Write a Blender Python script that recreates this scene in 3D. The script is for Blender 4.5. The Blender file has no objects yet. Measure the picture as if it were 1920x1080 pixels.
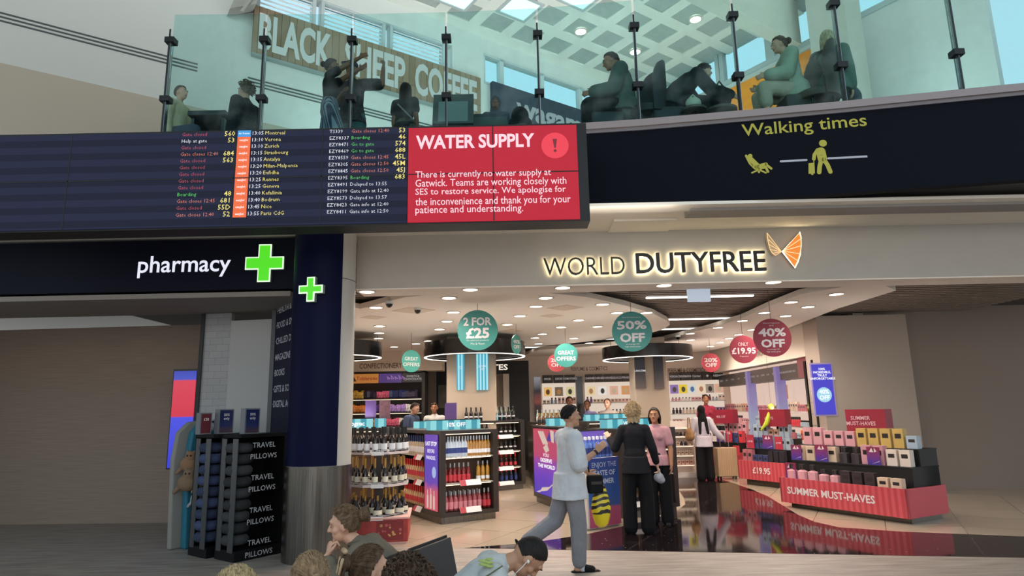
import bpy, bmesh, math, random
from mathutils import Vector, Matrix, Euler
random.seed(7)
D = bpy.data
SC = bpy.context.scene
COL = SC.collection
PI = math.pi

# ------------------------------------------------------------------ camera
FPX = 1200.0
PITCH, ROLL, EYE = math.radians(10.8), math.radians(1.18), 1.65
_f = Vector((0, math.cos(PITCH), math.sin(PITCH)))
_u = Vector((0, -math.sin(PITCH), math.cos(PITCH)))
_r = Vector((1, 0, 0))
CR = _r*math.cos(ROLL) - _u*math.sin(ROLL)
CU = _r*math.sin(ROLL) + _u*math.cos(ROLL)
cam = D.objects.new('camera', D.cameras.new('camera')); COL.objects.link(cam)
cam.data.sensor_width = 36.0
cam.data.lens = FPX/1920*36.0
cam.data.clip_start = 0.05; cam.data.clip_end = 300
cam.matrix_world = Matrix(((CR.x, CU.x, -_f.x, 0), (CR.y, CU.y, -_f.y, 0), (CR.z, CU.z, -_f.z, EYE), (0, 0, 0, 1)))
SC.camera = cam

# ------------------------------------------------------------------ exposure, sky
SC.view_settings.view_transform = 'Standard'
SC.view_settings.look = 'None'
SC.view_settings.gamma = 1
SC.view_settings.use_curve_mapping = False
SC.view_settings.exposure = 0.0
try:
    SC.cycles.use_denoising = True
    SC.cycles.max_bounces = 8; SC.cycles.transparent_max_bounces = 16
    SC.cycles.sample_clamp_indirect = 4.0
    SC.cycles.caustics_reflective = False; SC.cycles.caustics_refractive = False
except Exception: pass
W = D.worlds.new('sky'); SC.world = W; W.use_nodes = True
bg = W.node_tree.nodes['Background']
bg.inputs['Strength'].default_value = 1.0
_wn = W.node_tree.nodes; _wl = W.node_tree.links
_tc = _wn.new('ShaderNodeTexCoord'); _sp = _wn.new('ShaderNodeSeparateXYZ'); _rp = _wn.new('ShaderNodeValToRGB')
_wl.new(_tc.outputs['Generated'], _sp.inputs[0]); _wl.new(_sp.outputs['Z'], _rp.inputs[0]); _wl.new(_rp.outputs[0], bg.inputs['Color'])
_rp.color_ramp.elements[0].position = .12; _rp.color_ramp.elements[0].color = (.84, .85, .84, 1)    # pale haze low down
_rp.color_ramp.elements[1].position = .36; _rp.color_ramp.elements[1].color = (.62, .86, 1.0, 1)    # clear sky above
def area_fill(name, loc, aim, sx, sy, watts, spread=180):  # area lights added as fill, none of them a visible source
    l = D.lights.new(name, 'AREA'); l.shape = 'RECTANGLE'; l.size = sx; l.size_y = sy; l.energy = watts; l.color = (.86, .97, 1); l.spread = math.radians(spread)
    o = D.objects.new(name, l); COL.objects.link(o); o.location = loc; o.rotation_euler = Vector(aim).to_track_quat('-Z', 'Y').to_euler()
area_fill('fill_upper_hall', (0, -6.5, 8.6), (0, 1, .15), 18, 2.5, 160, 30)   # added fill aimed at the upper hall ceiling, no glazing built there
area_fill('fill_hall_side', (-13.5, 12, 7.4), (1, -.05, .12), 6, 3.5, 380)       # added side fill for the upper hall, out of view
area_fill('fill_concourse', (2, -7.6, 3.6), (0, 1, .02), 16, 4, 400)                    # added front fill for fascia and concourse, behind the camera
bpy.data.lights['fill_concourse'].color = (1, .97, .93)
area_fill('fill_soffit', (-1.3, 6.99, 3.72), (0, .2, 1), 6.4, .08, 15)             # added strip hidden behind the departures board to brighten the soffit
bpy.data.lights['fill_soffit'].color = (1, .9, .78)
SHOP_W = 66.0          # watts of each shop downlight

# ------------------------------------------------------------------ pixel helpers: where a sight line meets the place
CAMP = Vector((0, 0, EYE))
def ray(x, y): return _f + CR*((x-960)/FPX) + CU*((540-y)/FPX)
def at(x, y, Y):
    d = ray(x, y); return CAMP + d*(Y/d.y)
def gnd(x, y, z=0.0):
    d = ray(x, y); return CAMP + d*((z-EYE)/d.z)
def hit(x, y, P, n):
    d = ray(x, y); return CAMP + d*((P-CAMP).dot(n)/d.dot(n))

# ------------------------------------------------------------------ materials
def lin(c):
    if isinstance(c, str): c = tuple(int(c[i:i+2], 16) for i in (0, 2, 4))
    return tuple(((v/255)/12.92 if v/255 <= .04045 else ((v/255+.055)/1.055)**2.4) for v in c)
_M = {}
def mat(name, col='808080', rough=.6, metal=0, emit=0, noise=0, nscale=20, bump=0, bscale=60, coat=0, stretch=(1, 1, 1), spec=.5):
    if name in _M: return _M[name]
    m = D.materials.new(name); m.use_nodes = True; _M[name] = m
    nt = m.node_tree; b = nt.nodes['Principled BSDF']
    c = lin(col) + (1,)
    b.inputs['Base Color'].default_value = c
    b.inputs['Roughness'].default_value = rough; b.inputs['Metallic'].default_value = metal
    b.inputs['Specular IOR Level'].default_value = spec
    if coat: b.inputs['Coat Weight'].default_value = coat
    if emit:
        b.inputs['Emission Color'].default_value = c; b.inputs['Emission Strength'].default_value = emit
        b.inputs['Base Color'].default_value = (.02, .02, .02, 1)
    if noise or bump:
        tc = nt.nodes.new('ShaderNodeTexCoord'); mp = nt.nodes.new('ShaderNodeMapping')
        mp.inputs['Scale'].default_value = stretch
        nt.links.new(tc.outputs['Object'], mp.inputs['Vector'])
    if noise:
        n = nt.nodes.new('ShaderNodeTexNoise'); n.inputs['Scale'].default_value = nscale; n.inputs['Detail'].default_value = 4
        nt.links.new(mp.outputs[0], n.inputs['Vector'])
        r = nt.nodes.new('ShaderNodeValToRGB')
        r.color_ramp.elements[0].color = tuple(v*(1-noise) for v in c[:3]) + (1,); r.color_ramp.elements[0].position = .3
        r.color_ramp.elements[1].color = tuple(min(1, v*(1+noise)) for v in c[:3]) + (1,); r.color_ramp.elements[1].position = .7
        nt.links.new(n.outputs['Fac'], r.inputs[0]); nt.links.new(r.outputs[0], b.inputs['Base Color'])
    if bump:
        n = nt.nodes.new('ShaderNodeTexNoise'); n.inputs['Scale'].default_value = bscale; n.inputs['Detail'].default_value = 3
        nt.links.new(mp.outputs[0], n.inputs['Vector'])
        bp = nt.nodes.new('ShaderNodeBump'); bp.inputs['Strength'].default_value = bump; bp.inputs['Distance'].default_value = .02
        nt.links.new(n.outputs['Fac'], bp.inputs['Height']); nt.links.new(bp.outputs[0], b.inputs['Normal'])
    return m
def nodes_mat(name):
    m = D.materials.new(name); m.use_nodes = True; _M[name] = m
    nt = m.node_tree
    return m, nt, nt.nodes['Principled BSDF'], (lambda t: nt.nodes.new(t)), nt.links.new
def tile_mat(name, c1, c2, grout, w, h, rough, rot=0, mortar=.006, off=0.0, axis='XY', spark=0):
    m, nt, b, N, L = nodes_mat(name)
    tc = N('ShaderNodeTexCoord'); mp = N('ShaderNodeMapping'); br = N('ShaderNodeTexBrick')
    L(tc.outputs['Object'], mp.inputs[0])
    mp.inputs['Rotation'].default_value = (0, 0, rot) if axis == 'XY' else (PI/2, 0, 0)
    L(mp.outputs[0], br.inputs['Vector'])
    br.offset = off; br.squash = 1
    br.inputs['Scale'].default_value = 1; br.inputs['Brick Width'].default_value = w; br.inputs['Row Height'].default_value = h
    br.inputs['Mortar Size'].default_value = mortar; br.inputs['Color1'].default_value = lin(c1)+(1,)
    br.inputs['Color2'].default_value = lin(c2)+(1,); br.inputs['Mortar'].default_value = lin(grout)+(1,)
    out = br.outputs['Color']
    if spark:
        v = N('ShaderNodeTexVoronoi'); v.inputs['Scale'].default_value = 9; L(tc.outputs['Object'], v.inputs['Vector'])
        lt = N('ShaderNodeMath'); lt.operation = 'LESS_THAN'; lt.inputs[1].default_value = .06; L(v.outputs['Distance'], lt.inputs[0])
        mx = N('ShaderNodeMix'); mx.data_type = 'RGBA'; L(lt.outputs[0], mx.inputs['Factor']); L(out, mx.inputs['A'])
        mx.inputs['B'].default_value = (.6, .6, .58, 1); out = mx.outputs['Result']
    L(out, b.inputs['Base Color']); b.inputs['Roughness'].default_value = rough
    return m
def stripe_mat(name, c1, c2, scale, direction='X', rough=.5, emit=0, noise=0):
    m, nt, b, N, L = nodes_mat(name)
    tc = N('ShaderNodeTexCoord'); w = N('ShaderNodeTexWave'); w.bands_direction = direction; w.wave_profile = 'SIN'
    w.inputs['Scale'].default_value = scale; w.inputs['Distortion'].default_value = noise
    L(tc.outputs['Object'], w.inputs['Vector'])
    r = N('ShaderNodeValToRGB'); r.color_ramp.elements[0].color = lin(c1)+(1,); r.color_ramp.elements[1].color = lin(c2)+(1,)
    r.color_ramp.elements[0].position = .4; r.color_ramp.elements[1].position = .6
    L(w.outputs['Fac'], r.inputs[0])
    b.inputs['Roughness'].default_value = rough
    if emit:
        b.inputs['Base Color'].default_value = (.02, .02, .02, 1)
        L(r.outputs[0], b.inputs['Emission Color']); b.inputs['Emission Strength'].default_value = emit
    else: L(r.outputs[0], b.inputs['Base Color'])
    return m
def grad_mat(name, stops, z0, z1, emit=0, rough=.4, wob=0):
    """printed artwork whose ink runs through several colours from z0 to z1 (object space)"""
    m, nt, b, N, L = nodes_mat(name)
    tc = N('ShaderNodeTexCoord'); sp = N('ShaderNodeSeparateXYZ'); L(tc.outputs['Object'], sp.inputs[0])
    mr = N('ShaderNodeMapRange'); mr.inputs['From Min'].default_value = z0; mr.inputs['From Max'].default_value = z1
    L(sp.outputs['Z'], mr.inputs['Value']); v = mr.outputs[0]
    if wob:
        n = N('ShaderNodeTexNoise'); n.inputs['Scale'].default_value = 5; L(tc.outputs['Object'], n.inputs['Vector'])
        a = N('ShaderNodeMath'); a.operation = 'MULTIPLY_ADD'; a.inputs[1].default_value = wob; L(n.outputs['Fac'], a.inputs[0]); L(v, a.inputs[2]); v = a.outputs[0]
    r = N('ShaderNodeValToRGB')
    e = r.color_ramp.elements
    e[0].position, e[0].color = stops[0][0], lin(stops[0][1])+(1,)
    e[1].position, e[1].color = stops[-1][0], lin(stops[-1][1])+(1,)
    for p, c in stops[1:-1]:
        q = e.new(p); q.color = lin(c)+(1,)
    L(v, r.inputs[0]); b.inputs['Roughness'].default_value = rough
    if emit:
        b.inputs['Base Color'].default_value = (.02, .02, .02, 1)
        L(r.outputs[0], b.inputs['Emission Color']); b.inputs['Emission Strength'].default_value = emit
    else: L(r.outputs[0], b.inputs['Base Color'])
    return m
def glass_mat(name, tint, refl=.12, haze=0):
    m = D.materials.new(name); m.use_nodes = True; _M[name] = m
    nt = m.node_tree; nt.nodes.clear(); N = nt.nodes.new; L = nt.links.new
    o = N('ShaderNodeOutputMaterial'); t = N('ShaderNodeBsdfTransparent'); g = N('ShaderNodeBsdfGlossy'); mx = N('ShaderNodeMixShader')
    t.inputs[0].default_value = tint+(1,); g.inputs['Roughness'].default_value = .03
    lw = N('ShaderNodeLayerWeight'); lw.inputs['Blend'].default_value = refl
    L(lw.outputs['Fresnel'], mx.inputs[0]); L(t.outputs[0], mx.inputs[1]); L(g.outputs[0], mx.inputs[2])
    s = mx.outputs[0]
    if haze:
        d = N('ShaderNodeBsdfDiffuse'); d.inputs[0].default_value = (.8, .9, .9, 1)
        tc = N('ShaderNodeTexCoord'); n = N('ShaderNodeTexNoise'); n.inputs['Scale'].default_value = 2.2; n.inputs['Detail'].default_value = 6
        L(tc.outputs['Object'], n.inputs['Vector'])
        r = N('ShaderNodeMapRange'); r.inputs['From Min'].default_value = .45; r.inputs['From Max'].default_value = .8; r.inputs['To Max'].default_value = haze
        L(n.outputs['Fac'], r.inputs['Value'])
        m2 = N('ShaderNodeMixShader'); L(r.outputs[0], m2.inputs[0]); L(s, m2.inputs[1]); L(d.outputs[0], m2.inputs[2]); s = m2.outputs[0]
    L(s, o.inputs[0]); return m

# ------------------------------------------------------------------ mesh builder
_TX = {}
def text_mesh(s, size, weight, align, spacing, res, line):
    k = (s, size, weight, align, spacing, res, line)
    if k not in _TX:
        c = D.curves.new('t', 'FONT'); c.body = s; c.size = size; c.offset = weight; c.align_x = align; c.align_y = 'CENTER'
        c.space_character = spacing; c.resolution_u = res; c.space_line = line
        o = D.objects.new('t', c); me = D.meshes.new_from_object(o)
        _TX[k] = ([v.co.copy() for v in me.vertices], [tuple(p.vertices) for p in me.polygons])
        D.objects.remove(o); D.curves.remove(c); D.meshes.remove(me)
    return _TX[k]
class MB:
    def __init__(s): s.v = []; s.f = []; s.m = []
    def add(s, vs, fs, mi=0):
        n = len(s.v); s.v += [tuple(v) for v in vs]
        for f in fs: s.f.append(tuple(i+n for i in f)); s.m.append(mi)
        return s
    def box(s, c, sz, rz=0, mi=0, M=None):
        hx, hy, hz = sz[0]/2, sz[1]/2, sz[2]/2
        vs = [Vector((x*hx, y*hy, z*hz)) for x in (-1, 1) for y in (-1, 1) for z in (-1, 1)]
        R = M if M is not None else Matrix.Rotation(rz, 3, 'Z')
        vs = [R @ v + Vector(c) for v in vs]
        return s.add(vs, [(0, 1, 3, 2), (4, 6, 7, 5), (0, 4, 5, 1), (2, 3, 7, 6), (0, 2, 6, 4), (1, 5, 7, 3)], mi)
    def bb(s, x0, x1, y0, y1, z0, z1, mi=0): return s.box(((x0+x1)/2, (y0+y1)/2, (z0+z1)/2), (x1-x0, y1-y0, z1-z0), 0, mi)
    def quad(s, a, b, c, d, mi=0): return s.add([a, b, c, d], [(0, 1, 2, 3)], mi)
    def prism(s, poly, z0, z1, mi=0):
        n = len(poly)
        ar = sum(poly[i][0]*poly[(i+1) % n][1]-poly[(i+1) % n][0]*poly[i][1] for i in range(n))
        if ar < 0: poly = poly[::-1]
        vs = [(p[0], p[1], z0) for p in poly] + [(p[0], p[1], z1) for p in poly]
        return s.add(vs, [tuple(range(n-1, -1, -1)), tuple(range(n, 2*n))] + [(i, (i+1) % n, n+(i+1) % n, n+i) for i in range(n)], mi)
    def prismy(s, poly, y0, y1, mi=0, M=None):
        """polygon in x,z given depth from y0 (front) to y1"""
        n = len(poly)
        ar = sum(poly[i][0]*poly[(i+1) % n][1]-poly[(i+1) % n][0]*poly[i][1] for i in range(n))
        if ar < 0: poly = poly[::-1]
        vs = [Vector((p[0], y0, p[1])) for p in poly] + [Vector((p[0], y1, p[1])) for p in poly]
        if M is not None: vs = [M @ v for v in vs]
        return s.add(vs, [tuple(range(n)), tuple(range(2*n-1, n-1, -1))] + [((i+1) % n, i, n+i, n+(i+1) % n) for i in range(n)], mi)
    def lathe(s, prof, c=(0, 0, 0), n=16, mi=0, M=None):
        vs = []; k = len(prof)
        for r, z in prof:
            for i in range(n):
                a = 2*PI*i/n; v = Vector((r*math.cos(a), r*math.sin(a), z))
                if M is not None: v = M @ v
                vs.append(v+Vector(c))
        fs = [(j*n+i, j*n+(i+1) % n, (j+1)*n+(i+1) % n, (j+1)*n+i) for j in range(k-1) for i in range(n)]
        closed = prof[0] == prof[-1]
        if prof[0][0] > 1e-6 and not closed: fs.append(tuple(range(n-1, -1, -1)))
        if prof[-1][0] > 1e-6 and not closed: fs.append(tuple(range((k-1)*n, k*n)))
        return s.add(vs, fs, mi)
    def cyl(s, c, r, z0, z1, n=16, mi=0, r2=None): return s.lathe([(r, z0), (r if r2 is None else r2, z1)], c, n, mi)
    def cap(s, p0, p1, r0, r1, lat=None, flat=1.0, n=12, mi=0, k=3):
        """tapered capsule; flat scales the radius across lat"""
        p0, p1 = Vector(p0), Vector(p1); a = p1-p0
        if a.length < 1e-6: a = Vector((0, 0, 1e-4))
        L = a.length; a = a/L
        lat = Vector(lat) if lat is not None else (Vector((1, 0, 0)) if abs(a.x) < .8 else Vector((0, 1, 0)))
        lat = (lat - a*lat.dot(a)).normalized(); dep = a.cross(lat)
        rings = []
        for i in range(k+1):
            t = PI/2*i/k; rings.append((p0 - a*(r0*math.cos(t)*min(1, (flat+1)/2)), max(r0*math.sin(t), r0*.02)))
        for i in range(k+1):
            t = PI/2*i/k; rings.append((p1 + a*(r1*math.sin(t)*min(1, (flat+1)/2)), max(r1*math.cos(t), r1*.02)))
        vs = []
        for c, r in rings:
            for i in range(n):
                t = 2*PI*i/n; vs.append(c + lat*(r*math.cos(t)) + dep*(r*flat*math.sin(t)))
        K = len(rings)
        fs = [(j*n+i, j*n+(i+1) % n, (j+1)*n+(i+1) % n, (j+1)*n+i) for j in range(K-1) for i in range(n)]
        fs += [tuple(range(n-1, -1, -1)), tuple(range((K-1)*n, K*n))]
        return s.add(vs, fs, mi)
    def frus(s, p0, p1, r0, r1, lat, flat=1.0, n=20, mi=0):
        p0, p1 = Vector(p0), Vector(p1); a = (p1-p0).normalized(); lat = Vector(lat); lat = (lat-a*lat.dot(a)).normalized(); dep = a.cross(lat)
        vs = [c+lat*(r*math.cos(2*PI*i/n))+dep*(r*flat*math.sin(2*PI*i/n)) for c, r in ((p0, r0), (p1, r1)) for i in range(n)]
        return s.add(vs, [(i, (i+1) % n, n+(i+1) % n, n+i) for i in range(n)]+[tuple(range(n-1, -1, -1)), tuple(range(n, 2*n))], mi)
    def ell(s, c, rad, M=None, n=16, k=10, mi=0):
        vs = []
        for j in range(k+1):
            t = PI*j/k; rr = max(math.sin(t), .01)
            for i in range(n):
                p = 2*PI*i/n; v = Vector((rad[0]*rr*math.cos(p), rad[1]*rr*math.sin(p), -rad[2]*math.cos(t)))
                if M is not None: v = M @ v
                vs.append(v+Vector(c))
        fs = [(j*n+i, j*n+(i+1) % n, (j+1)*n+(i+1) % n, (j+1)*n+i) for j in range(k) for i in range(n)]
        fs += [tuple(range(n-1, -1, -1)), tuple(range(k*n, k*n+n))]
        return s.add(vs, fs, mi)
    def tube(s, pts, r, n=8, mi=0, r2=None):
        pts = [Vector(p) for p in pts]; K = len(pts); vs = []; ref = None
        for j, p in enumerate(pts):
            d = (pts[min(j+1, K-1)]-pts[max(j-1, 0)]).normalized()
            if ref is None: ref = Vector((0, 0, 1)) if abs(d.z) < .9 else Vector((1, 0, 0))
            a = (ref-d*ref.dot(d)).normalized(); ref = a; b = d.cross(a)
            q = r if r2 is None else r+(r2-r)*j/(K-1)
            for i in range(n): t = 2*PI*i/n; vs.append(p+a*(q*math.cos(t))+b*(q*math.sin(t)))
        fs = [(j*n+i, j*n+(i+1) % n, (j+1)*n+(i+1) % n, (j+1)*n+i) for j in range(K-1) for i in range(n)]
        fs += [tuple(range(n-1, -1, -1)), tuple(range((K-1)*n, K*n))]
        return s.add(vs, fs, mi)
    def text(s, t, size, loc, M=None, weight=0, align='CENTER', mi=0, spacing=1, res=2, line=1, sx=1):
        """lettering standing in the x,z plane and facing -y, before M turns it"""
        vs, fs = text_mesh(t, size, round(weight*size, 5), align, spacing, res, line)
        R = M if M is not None else Matrix.Identity(3)
        return s.add([R @ Vector((v.x*sx, 0, v.y)) + Vector(loc) for v in vs], fs, mi)
    def build(s, name, mats, parent=None, loc=(0, 0, 0), rz=0, smooth=False, bevel=0, remesh=0, soft=0):
        me = D.meshes.new(name); me.from_pydata(s.v, [], s.f)
        if not isinstance(mats, (list, tuple)): mats = [mats]
        for m in mats: me.materials.append(m)
        if len(mats) > 1:
            me.polygons.foreach_set('material_index', s.m)
        if smooth:
            me.shade_smooth()
            if not remesh: me.set_sharp_from_angle(angle=.75)
        me.update()
        o = D.objects.new(name, me); COL.objects.link(o); o.parent = parent; o.location = loc; o.rotation_euler = (0, 0, rz)
        if remesh:
            r = o.modifiers.new('remesh', 'REMESH'); r.mode = 'VOXEL'; r.voxel_size = remesh; r.use_smooth_shade = True
            if soft:
                q = o.modifiers.new('soft', 'SMOOTH'); q.iterations = soft; q.factor = .5
        if bevel:
            b = o.modifiers.new('bevel', 'BEVEL'); b.width = bevel; b.segments = 2; b.limit_method = 'ANGLE'
        return o
def thing(name, label, cat, loc=(0, 0, 0), rz=0, group=None):
    o = D.objects.new(name, None); o.empty_display_size = .1; COL.objects.link(o)
    o.location = loc; o.rotation_euler = (0, 0, rz); return tag(o, label, cat, group)
def tag(o, label, cat, group=None):
    o['label'] = label; o['category'] = cat
    if group: o['group'] = group
    return o
def struct(o): o['kind'] = 'structure'; return o
def lab(o, t): o['label'] = t; return o
def RZ(a): return Matrix.Rotation(a, 3, 'Z')
def copy_thing(root, loc, rz=None, label=None, group=None):
    c = root.copy(); COL.objects.link(c); c.location = loc
    if rz is not None: c.rotation_euler = (0, 0, rz)
    if label: c['label'] = label
    if group: c['group'] = group
    for ch in root.children:
        d = ch.copy(); COL.objects.link(d); d.parent = c
        for g in ch.children:
            e = g.copy(); COL.objects.link(e); e.parent = d
    return c
# ================================================================== lettering fitted to a measured rectangle
def fit(mb, s, x0, x1, z0, z1, y=0, weight=0, M=None, loc=(0, 0, 0), mi=0, res=2, line=1, align='CENTER'):
    vs, fs = text_mesh(s, 1, weight, align, 1, res, line)
    if not vs: return mb
    ax, bx = min(v.x for v in vs), max(v.x for v in vs); ay, by = min(v.y for v in vs), max(v.y for v in vs)
    R = M if M is not None else Matrix.Identity(3)
    out = [R @ Vector((x0+(v.x-ax)/(bx-ax)*(x1-x0), y, z0+(v.y-ay)/(by-ay)*(z1-z0))) + Vector(loc) for v in vs]
    return mb.add(out, fs, mi)
def fitpx(mb, s, xl, xr, yt, yb, Y, weight=0, org=(0, 0, 0), mi=0, lift=.004, res=2, line=1, align='CENTER'):
    xm, ym = (xl+xr)/2, (yt+yb)/2
    x0, x1 = at(xl, ym, Y).x, at(xr, ym, Y).x; z0, z1 = at(xm, yb, Y).z, at(xm, yt, Y).z
    return fit(mb, s, x0-org[0], x1-org[0], z0-org[2], z1-org[2], Y-org[1]-lift, weight, None, (0, 0, 0), mi, res, line, align)
def disc(mb, cx, cz, r, y, n=32, mi=0, rx=None):
    rx = rx or r
    return mb.add([(cx+rx*math.cos(2*PI*i/n), y, cz+r*math.sin(2*PI*i/n)) for i in range(n)], [tuple(range(n))], mi)

# ================================================================== the setting: floors
def line_thr(x): return 8.3 + (x+.65)*(7.55-8.3)/(3.57+.65)
m, nt, b, N, L = nodes_mat('concourse vinyl')
tc = N('ShaderNodeTexCoord'); mp = N('ShaderNodeMapping'); mp.inputs['Rotation'].default_value = (0, 0, .35); mp.inputs['Scale'].default_value = (1.2, 9, 1)
nz = N('ShaderNodeTexNoise'); nz.inputs['Scale'].default_value = 1.6; nz.inputs['Detail'].default_value = 6
L(tc.outputs['Object'], mp.inputs[0]); L(mp.outputs[0], nz.inputs['Vector'])
rp = N('ShaderNodeValToRGB'); rp.color_ramp.elements[0].color = lin('7f726a')+(1,); rp.color_ramp.elements[1].color = lin('a69a90')+(1,)
rp.color_ramp.elements[0].position = .3; rp.color_ramp.elements[1].position = .7
L(nz.outputs['Fac'], rp.inputs[0]); L(rp.outputs[0], b.inputs['Base Color']); b.inputs['Roughness'].default_value = .45
struct(MB().prism([(-16, -8), (16, -8), (16, line_thr(16)), (-2.45, line_thr(-2.45)), (-6.3, 22), (-16, 22)], -.1, 0).build('floor', m))
M_cream = tile_mat('shop cream tile', 'b5a491', 'ad9c88', '8f7d6a', .9, .9, .12, rot=.5, mortar=.006)
M_dark = tile_mat('dark granite tile', '1c1517', '181214', '3a3030', .9, .9, .06, rot=.5, mortar=.008, spark=1)
struct(MB().prism([(-2.45, line_thr(-2.45)), (14, line_thr(14)), (14, 24), (-6.87, 24)], -.1, 0).build('floor_shop', M_cream))
path = [(-.65, 8.305), (3.57, 7.555), (9, 6.59), (9, 7.6), (6.5, 8.2), (5.0, 8.75), (4.36, 9.14), (4.24, 9.6), (4.27, 10.2), (4.42, 11.1), (4.62, 12.3), (4.7, 13.4), (4.7, 14.6), (4.66, 16), (4.55, 17.6),
        (4.3, 17.3), (3.95, 16.2), (3.55, 14.7), (3.25, 13.3), (3.08, 12.3), (2.9, 11.5), (2.55, 10.75), (2.0, 10.05), (1.4, 9.45), (.9, 9.0), (.2, 8.55)]
struct(MB().prism(path, -.05, .002).build('floor_path', M_dark))

# ================================================================== entrance fascia, soffits, shop ceiling
M_fas = mat('fascia paint', 'b9b4ac', .7, noise=.03, nscale=3)
M_sof = mat('soffit paint', 'efe8dd', .8)
M_ceil = mat('ceiling paint', 'f3e8dc', .9)
M_blk = mat('black gloss', '0a0a0c', .18)
M_blkm = mat('black matt', '0d0d10', .55)
M_white = mat('white paint', 'e6e6e4', .6)
M_steel = mat('brushed steel', '6e6a65', .27, .95, noise=.3, nscale=6, stretch=(14, 14, .3))
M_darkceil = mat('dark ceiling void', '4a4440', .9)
struct(MB().bb(-2.06, 12, 8.3, 8.5, 3.262, 3.98).build('wall_front', M_fas))
struct(MB().bb(-2.06, 12, 8.29, 8.78, 3.245, 3.262).build('trim_1', M_ceil))
struct(MB().bb(-12, 12, 7.32, 8.6, 3.98, 4.06).build('ceiling_soffit', M_sof))
struct(MB().bb(1.3, 2.1, 7.75, 8.28, 3.955, 3.979).build('trim_15', M_sof))
t = MB(); t.bb(2.12, 12, 7.2, 7.5, 3.9, 3.979)
struct(t.build('trim_2', mat('bulkhead grey', '8f8c8a', .7)))
struct(MB().bb(-.2, 12, 7.05, 7.32, 3.93, 3.965).build('trim_3', M_sof))
def ceil_poly(pxs, z): return [tuple(gnd(x, y, z).xy) for x, y in pxs]
isl = ceil_poly([(675, 579), (760, 557), (850, 549), (930, 547), (1020, 548.5), (1100, 557), (1170, 572), (1225, 588), (1250, 601), (1256, 609), (1245, 617), (1215, 626), (1150, 635), (1060, 645), (960, 652)], 3.25)
isl += [(isl[-1][0]-1, 18.9), (-5.5, 18.9), (-4.2, 14), (-2.7, 9.2)]
struct(MB().prism(isl, 3.25, 3.33).build('ceiling_island', M_ceil))
isr = ceil_poly([(1640, 527), (1573, 539), (1500, 552), (1440, 575), (1390, 597), (1320, 618), (1240, 637), (1130, 648), (1010, 656)], 3.25) + [(0, 20.5), (5, 20.5)] + \
      ceil_poly([(1345, 655), (1400, 640), (1460, 622), (1573, 578), (1680, 545)], 3.25)
struct(MB().prism(isr, 3.25, 3.33).build('ceiling_right', M_ceil))
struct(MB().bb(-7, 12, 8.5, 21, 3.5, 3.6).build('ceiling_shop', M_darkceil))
t = MB()
for i in range(62):
    y = 8.85+i*.17; t.bb(-2.45-(y-8.62)*.2877+.1, 9, y, y+.08, 3.40, 3.47)
struct(t.build('ceiling_slats', mat('slat brown grey', '8a7c72', .7)))
# shop shell
M_wall = mat('shop wall cream', 'decfc0', .8)
struct(MB().bb(-6, 9, 19.6, 19.8, 0, 3.5).build('wall_back', M_wall))
struct(MB().prism([(-2.45, 8.62), (-2.55, 8.62), (-5.75, 19.7), (-5.65, 19.7)], 0, 3.5).build('wall_left', M_wall))
struct(MB().bb(6.75, 6.95, 12.6, 19.6, 0, 3.5).build('wall_right', M_wall))
struct(MB().bb(6.95, 12, 12.6, 12.8, 0, 3.5).build('wall_side', mat('side wall taupe', '8c7f76', .8)))

# downlights of the shop ceiling
M_lamp = mat('lamp glow', 'fff0e0', .5, emit=9)
M_ring = mat('lamp ring', 'e8ddd0', .5)
DL = [(688, 546.5, 3.245), (882, 542.5, 3.245), (1055, 539, 3.245), (1245, 534.5, 3.245), (1450, 528.5, 3.245)]
DL += [(x, y, 3.25) for x, y in [(842, 558), (1023, 558), (705, 576), (1005, 574), (850, 585), (838, 602), (975, 592), (1085, 600), (712, 611), (711, 624), (710, 634), (824, 617), (951, 608),
       (1052, 613), (1017, 626), (1076, 634), (1157, 586), (1212, 586), (1483, 566), (1515, 575), (1433, 586), (1473, 592), (1392, 601), (1346, 614), (1294, 625), (1410, 618), (1367, 634), (1350, 642), (1295, 637),
       (1273, 644), (1332, 649), (1568, 551), (803, 639), (739, 650), (1003, 633), (930, 640), (1105, 643), (1180, 645), (1240, 647), (1010, 644), (780, 644), (862, 646), (1440, 606), (1385, 627), (1130, 570), (1120, 612)]]  # the tail of this list is extra downlights added to brighten the shop
proto = None
for i, (x, y, z) in enumerate(DL):
    p = gnd(x, y, z)
    if proto is None:
        proto = thing('ceiling_downlight', 'round recessed downlight in the strip over the shop entrance', 'ceiling light', p, 0, 'downlights over the entrance')
        MB().lathe([(.095, 0), (.12, -.004), (.125, -.012), (.1, -.012), (.095, -.004)], n=20).build('rim', M_ring, proto)
        MB().cyl((0, 0, 0), .095, -.006, -.002, 20).build('diffuser', M_lamp, proto)
        c = proto
    else:
        c = copy_thing(proto, p)
    if i >= 5:
        c['group'] = 'downlights of the shop ceiling'; c['label'] = 'round recessed downlight in the cream ceiling inside the shop'
    ld = D.lights.new('lamp', 'SPOT'); ld.energy = SHOP_W; ld.spot_size = 2.7; ld.spot_blend = .6; ld.shadow_soft_size = .09; ld.color = (1, .86, .73)
    lo = D.objects.new('lamp', ld); COL.objects.link(lo); lo.location = p-Vector((0, 0, .03))
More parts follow.
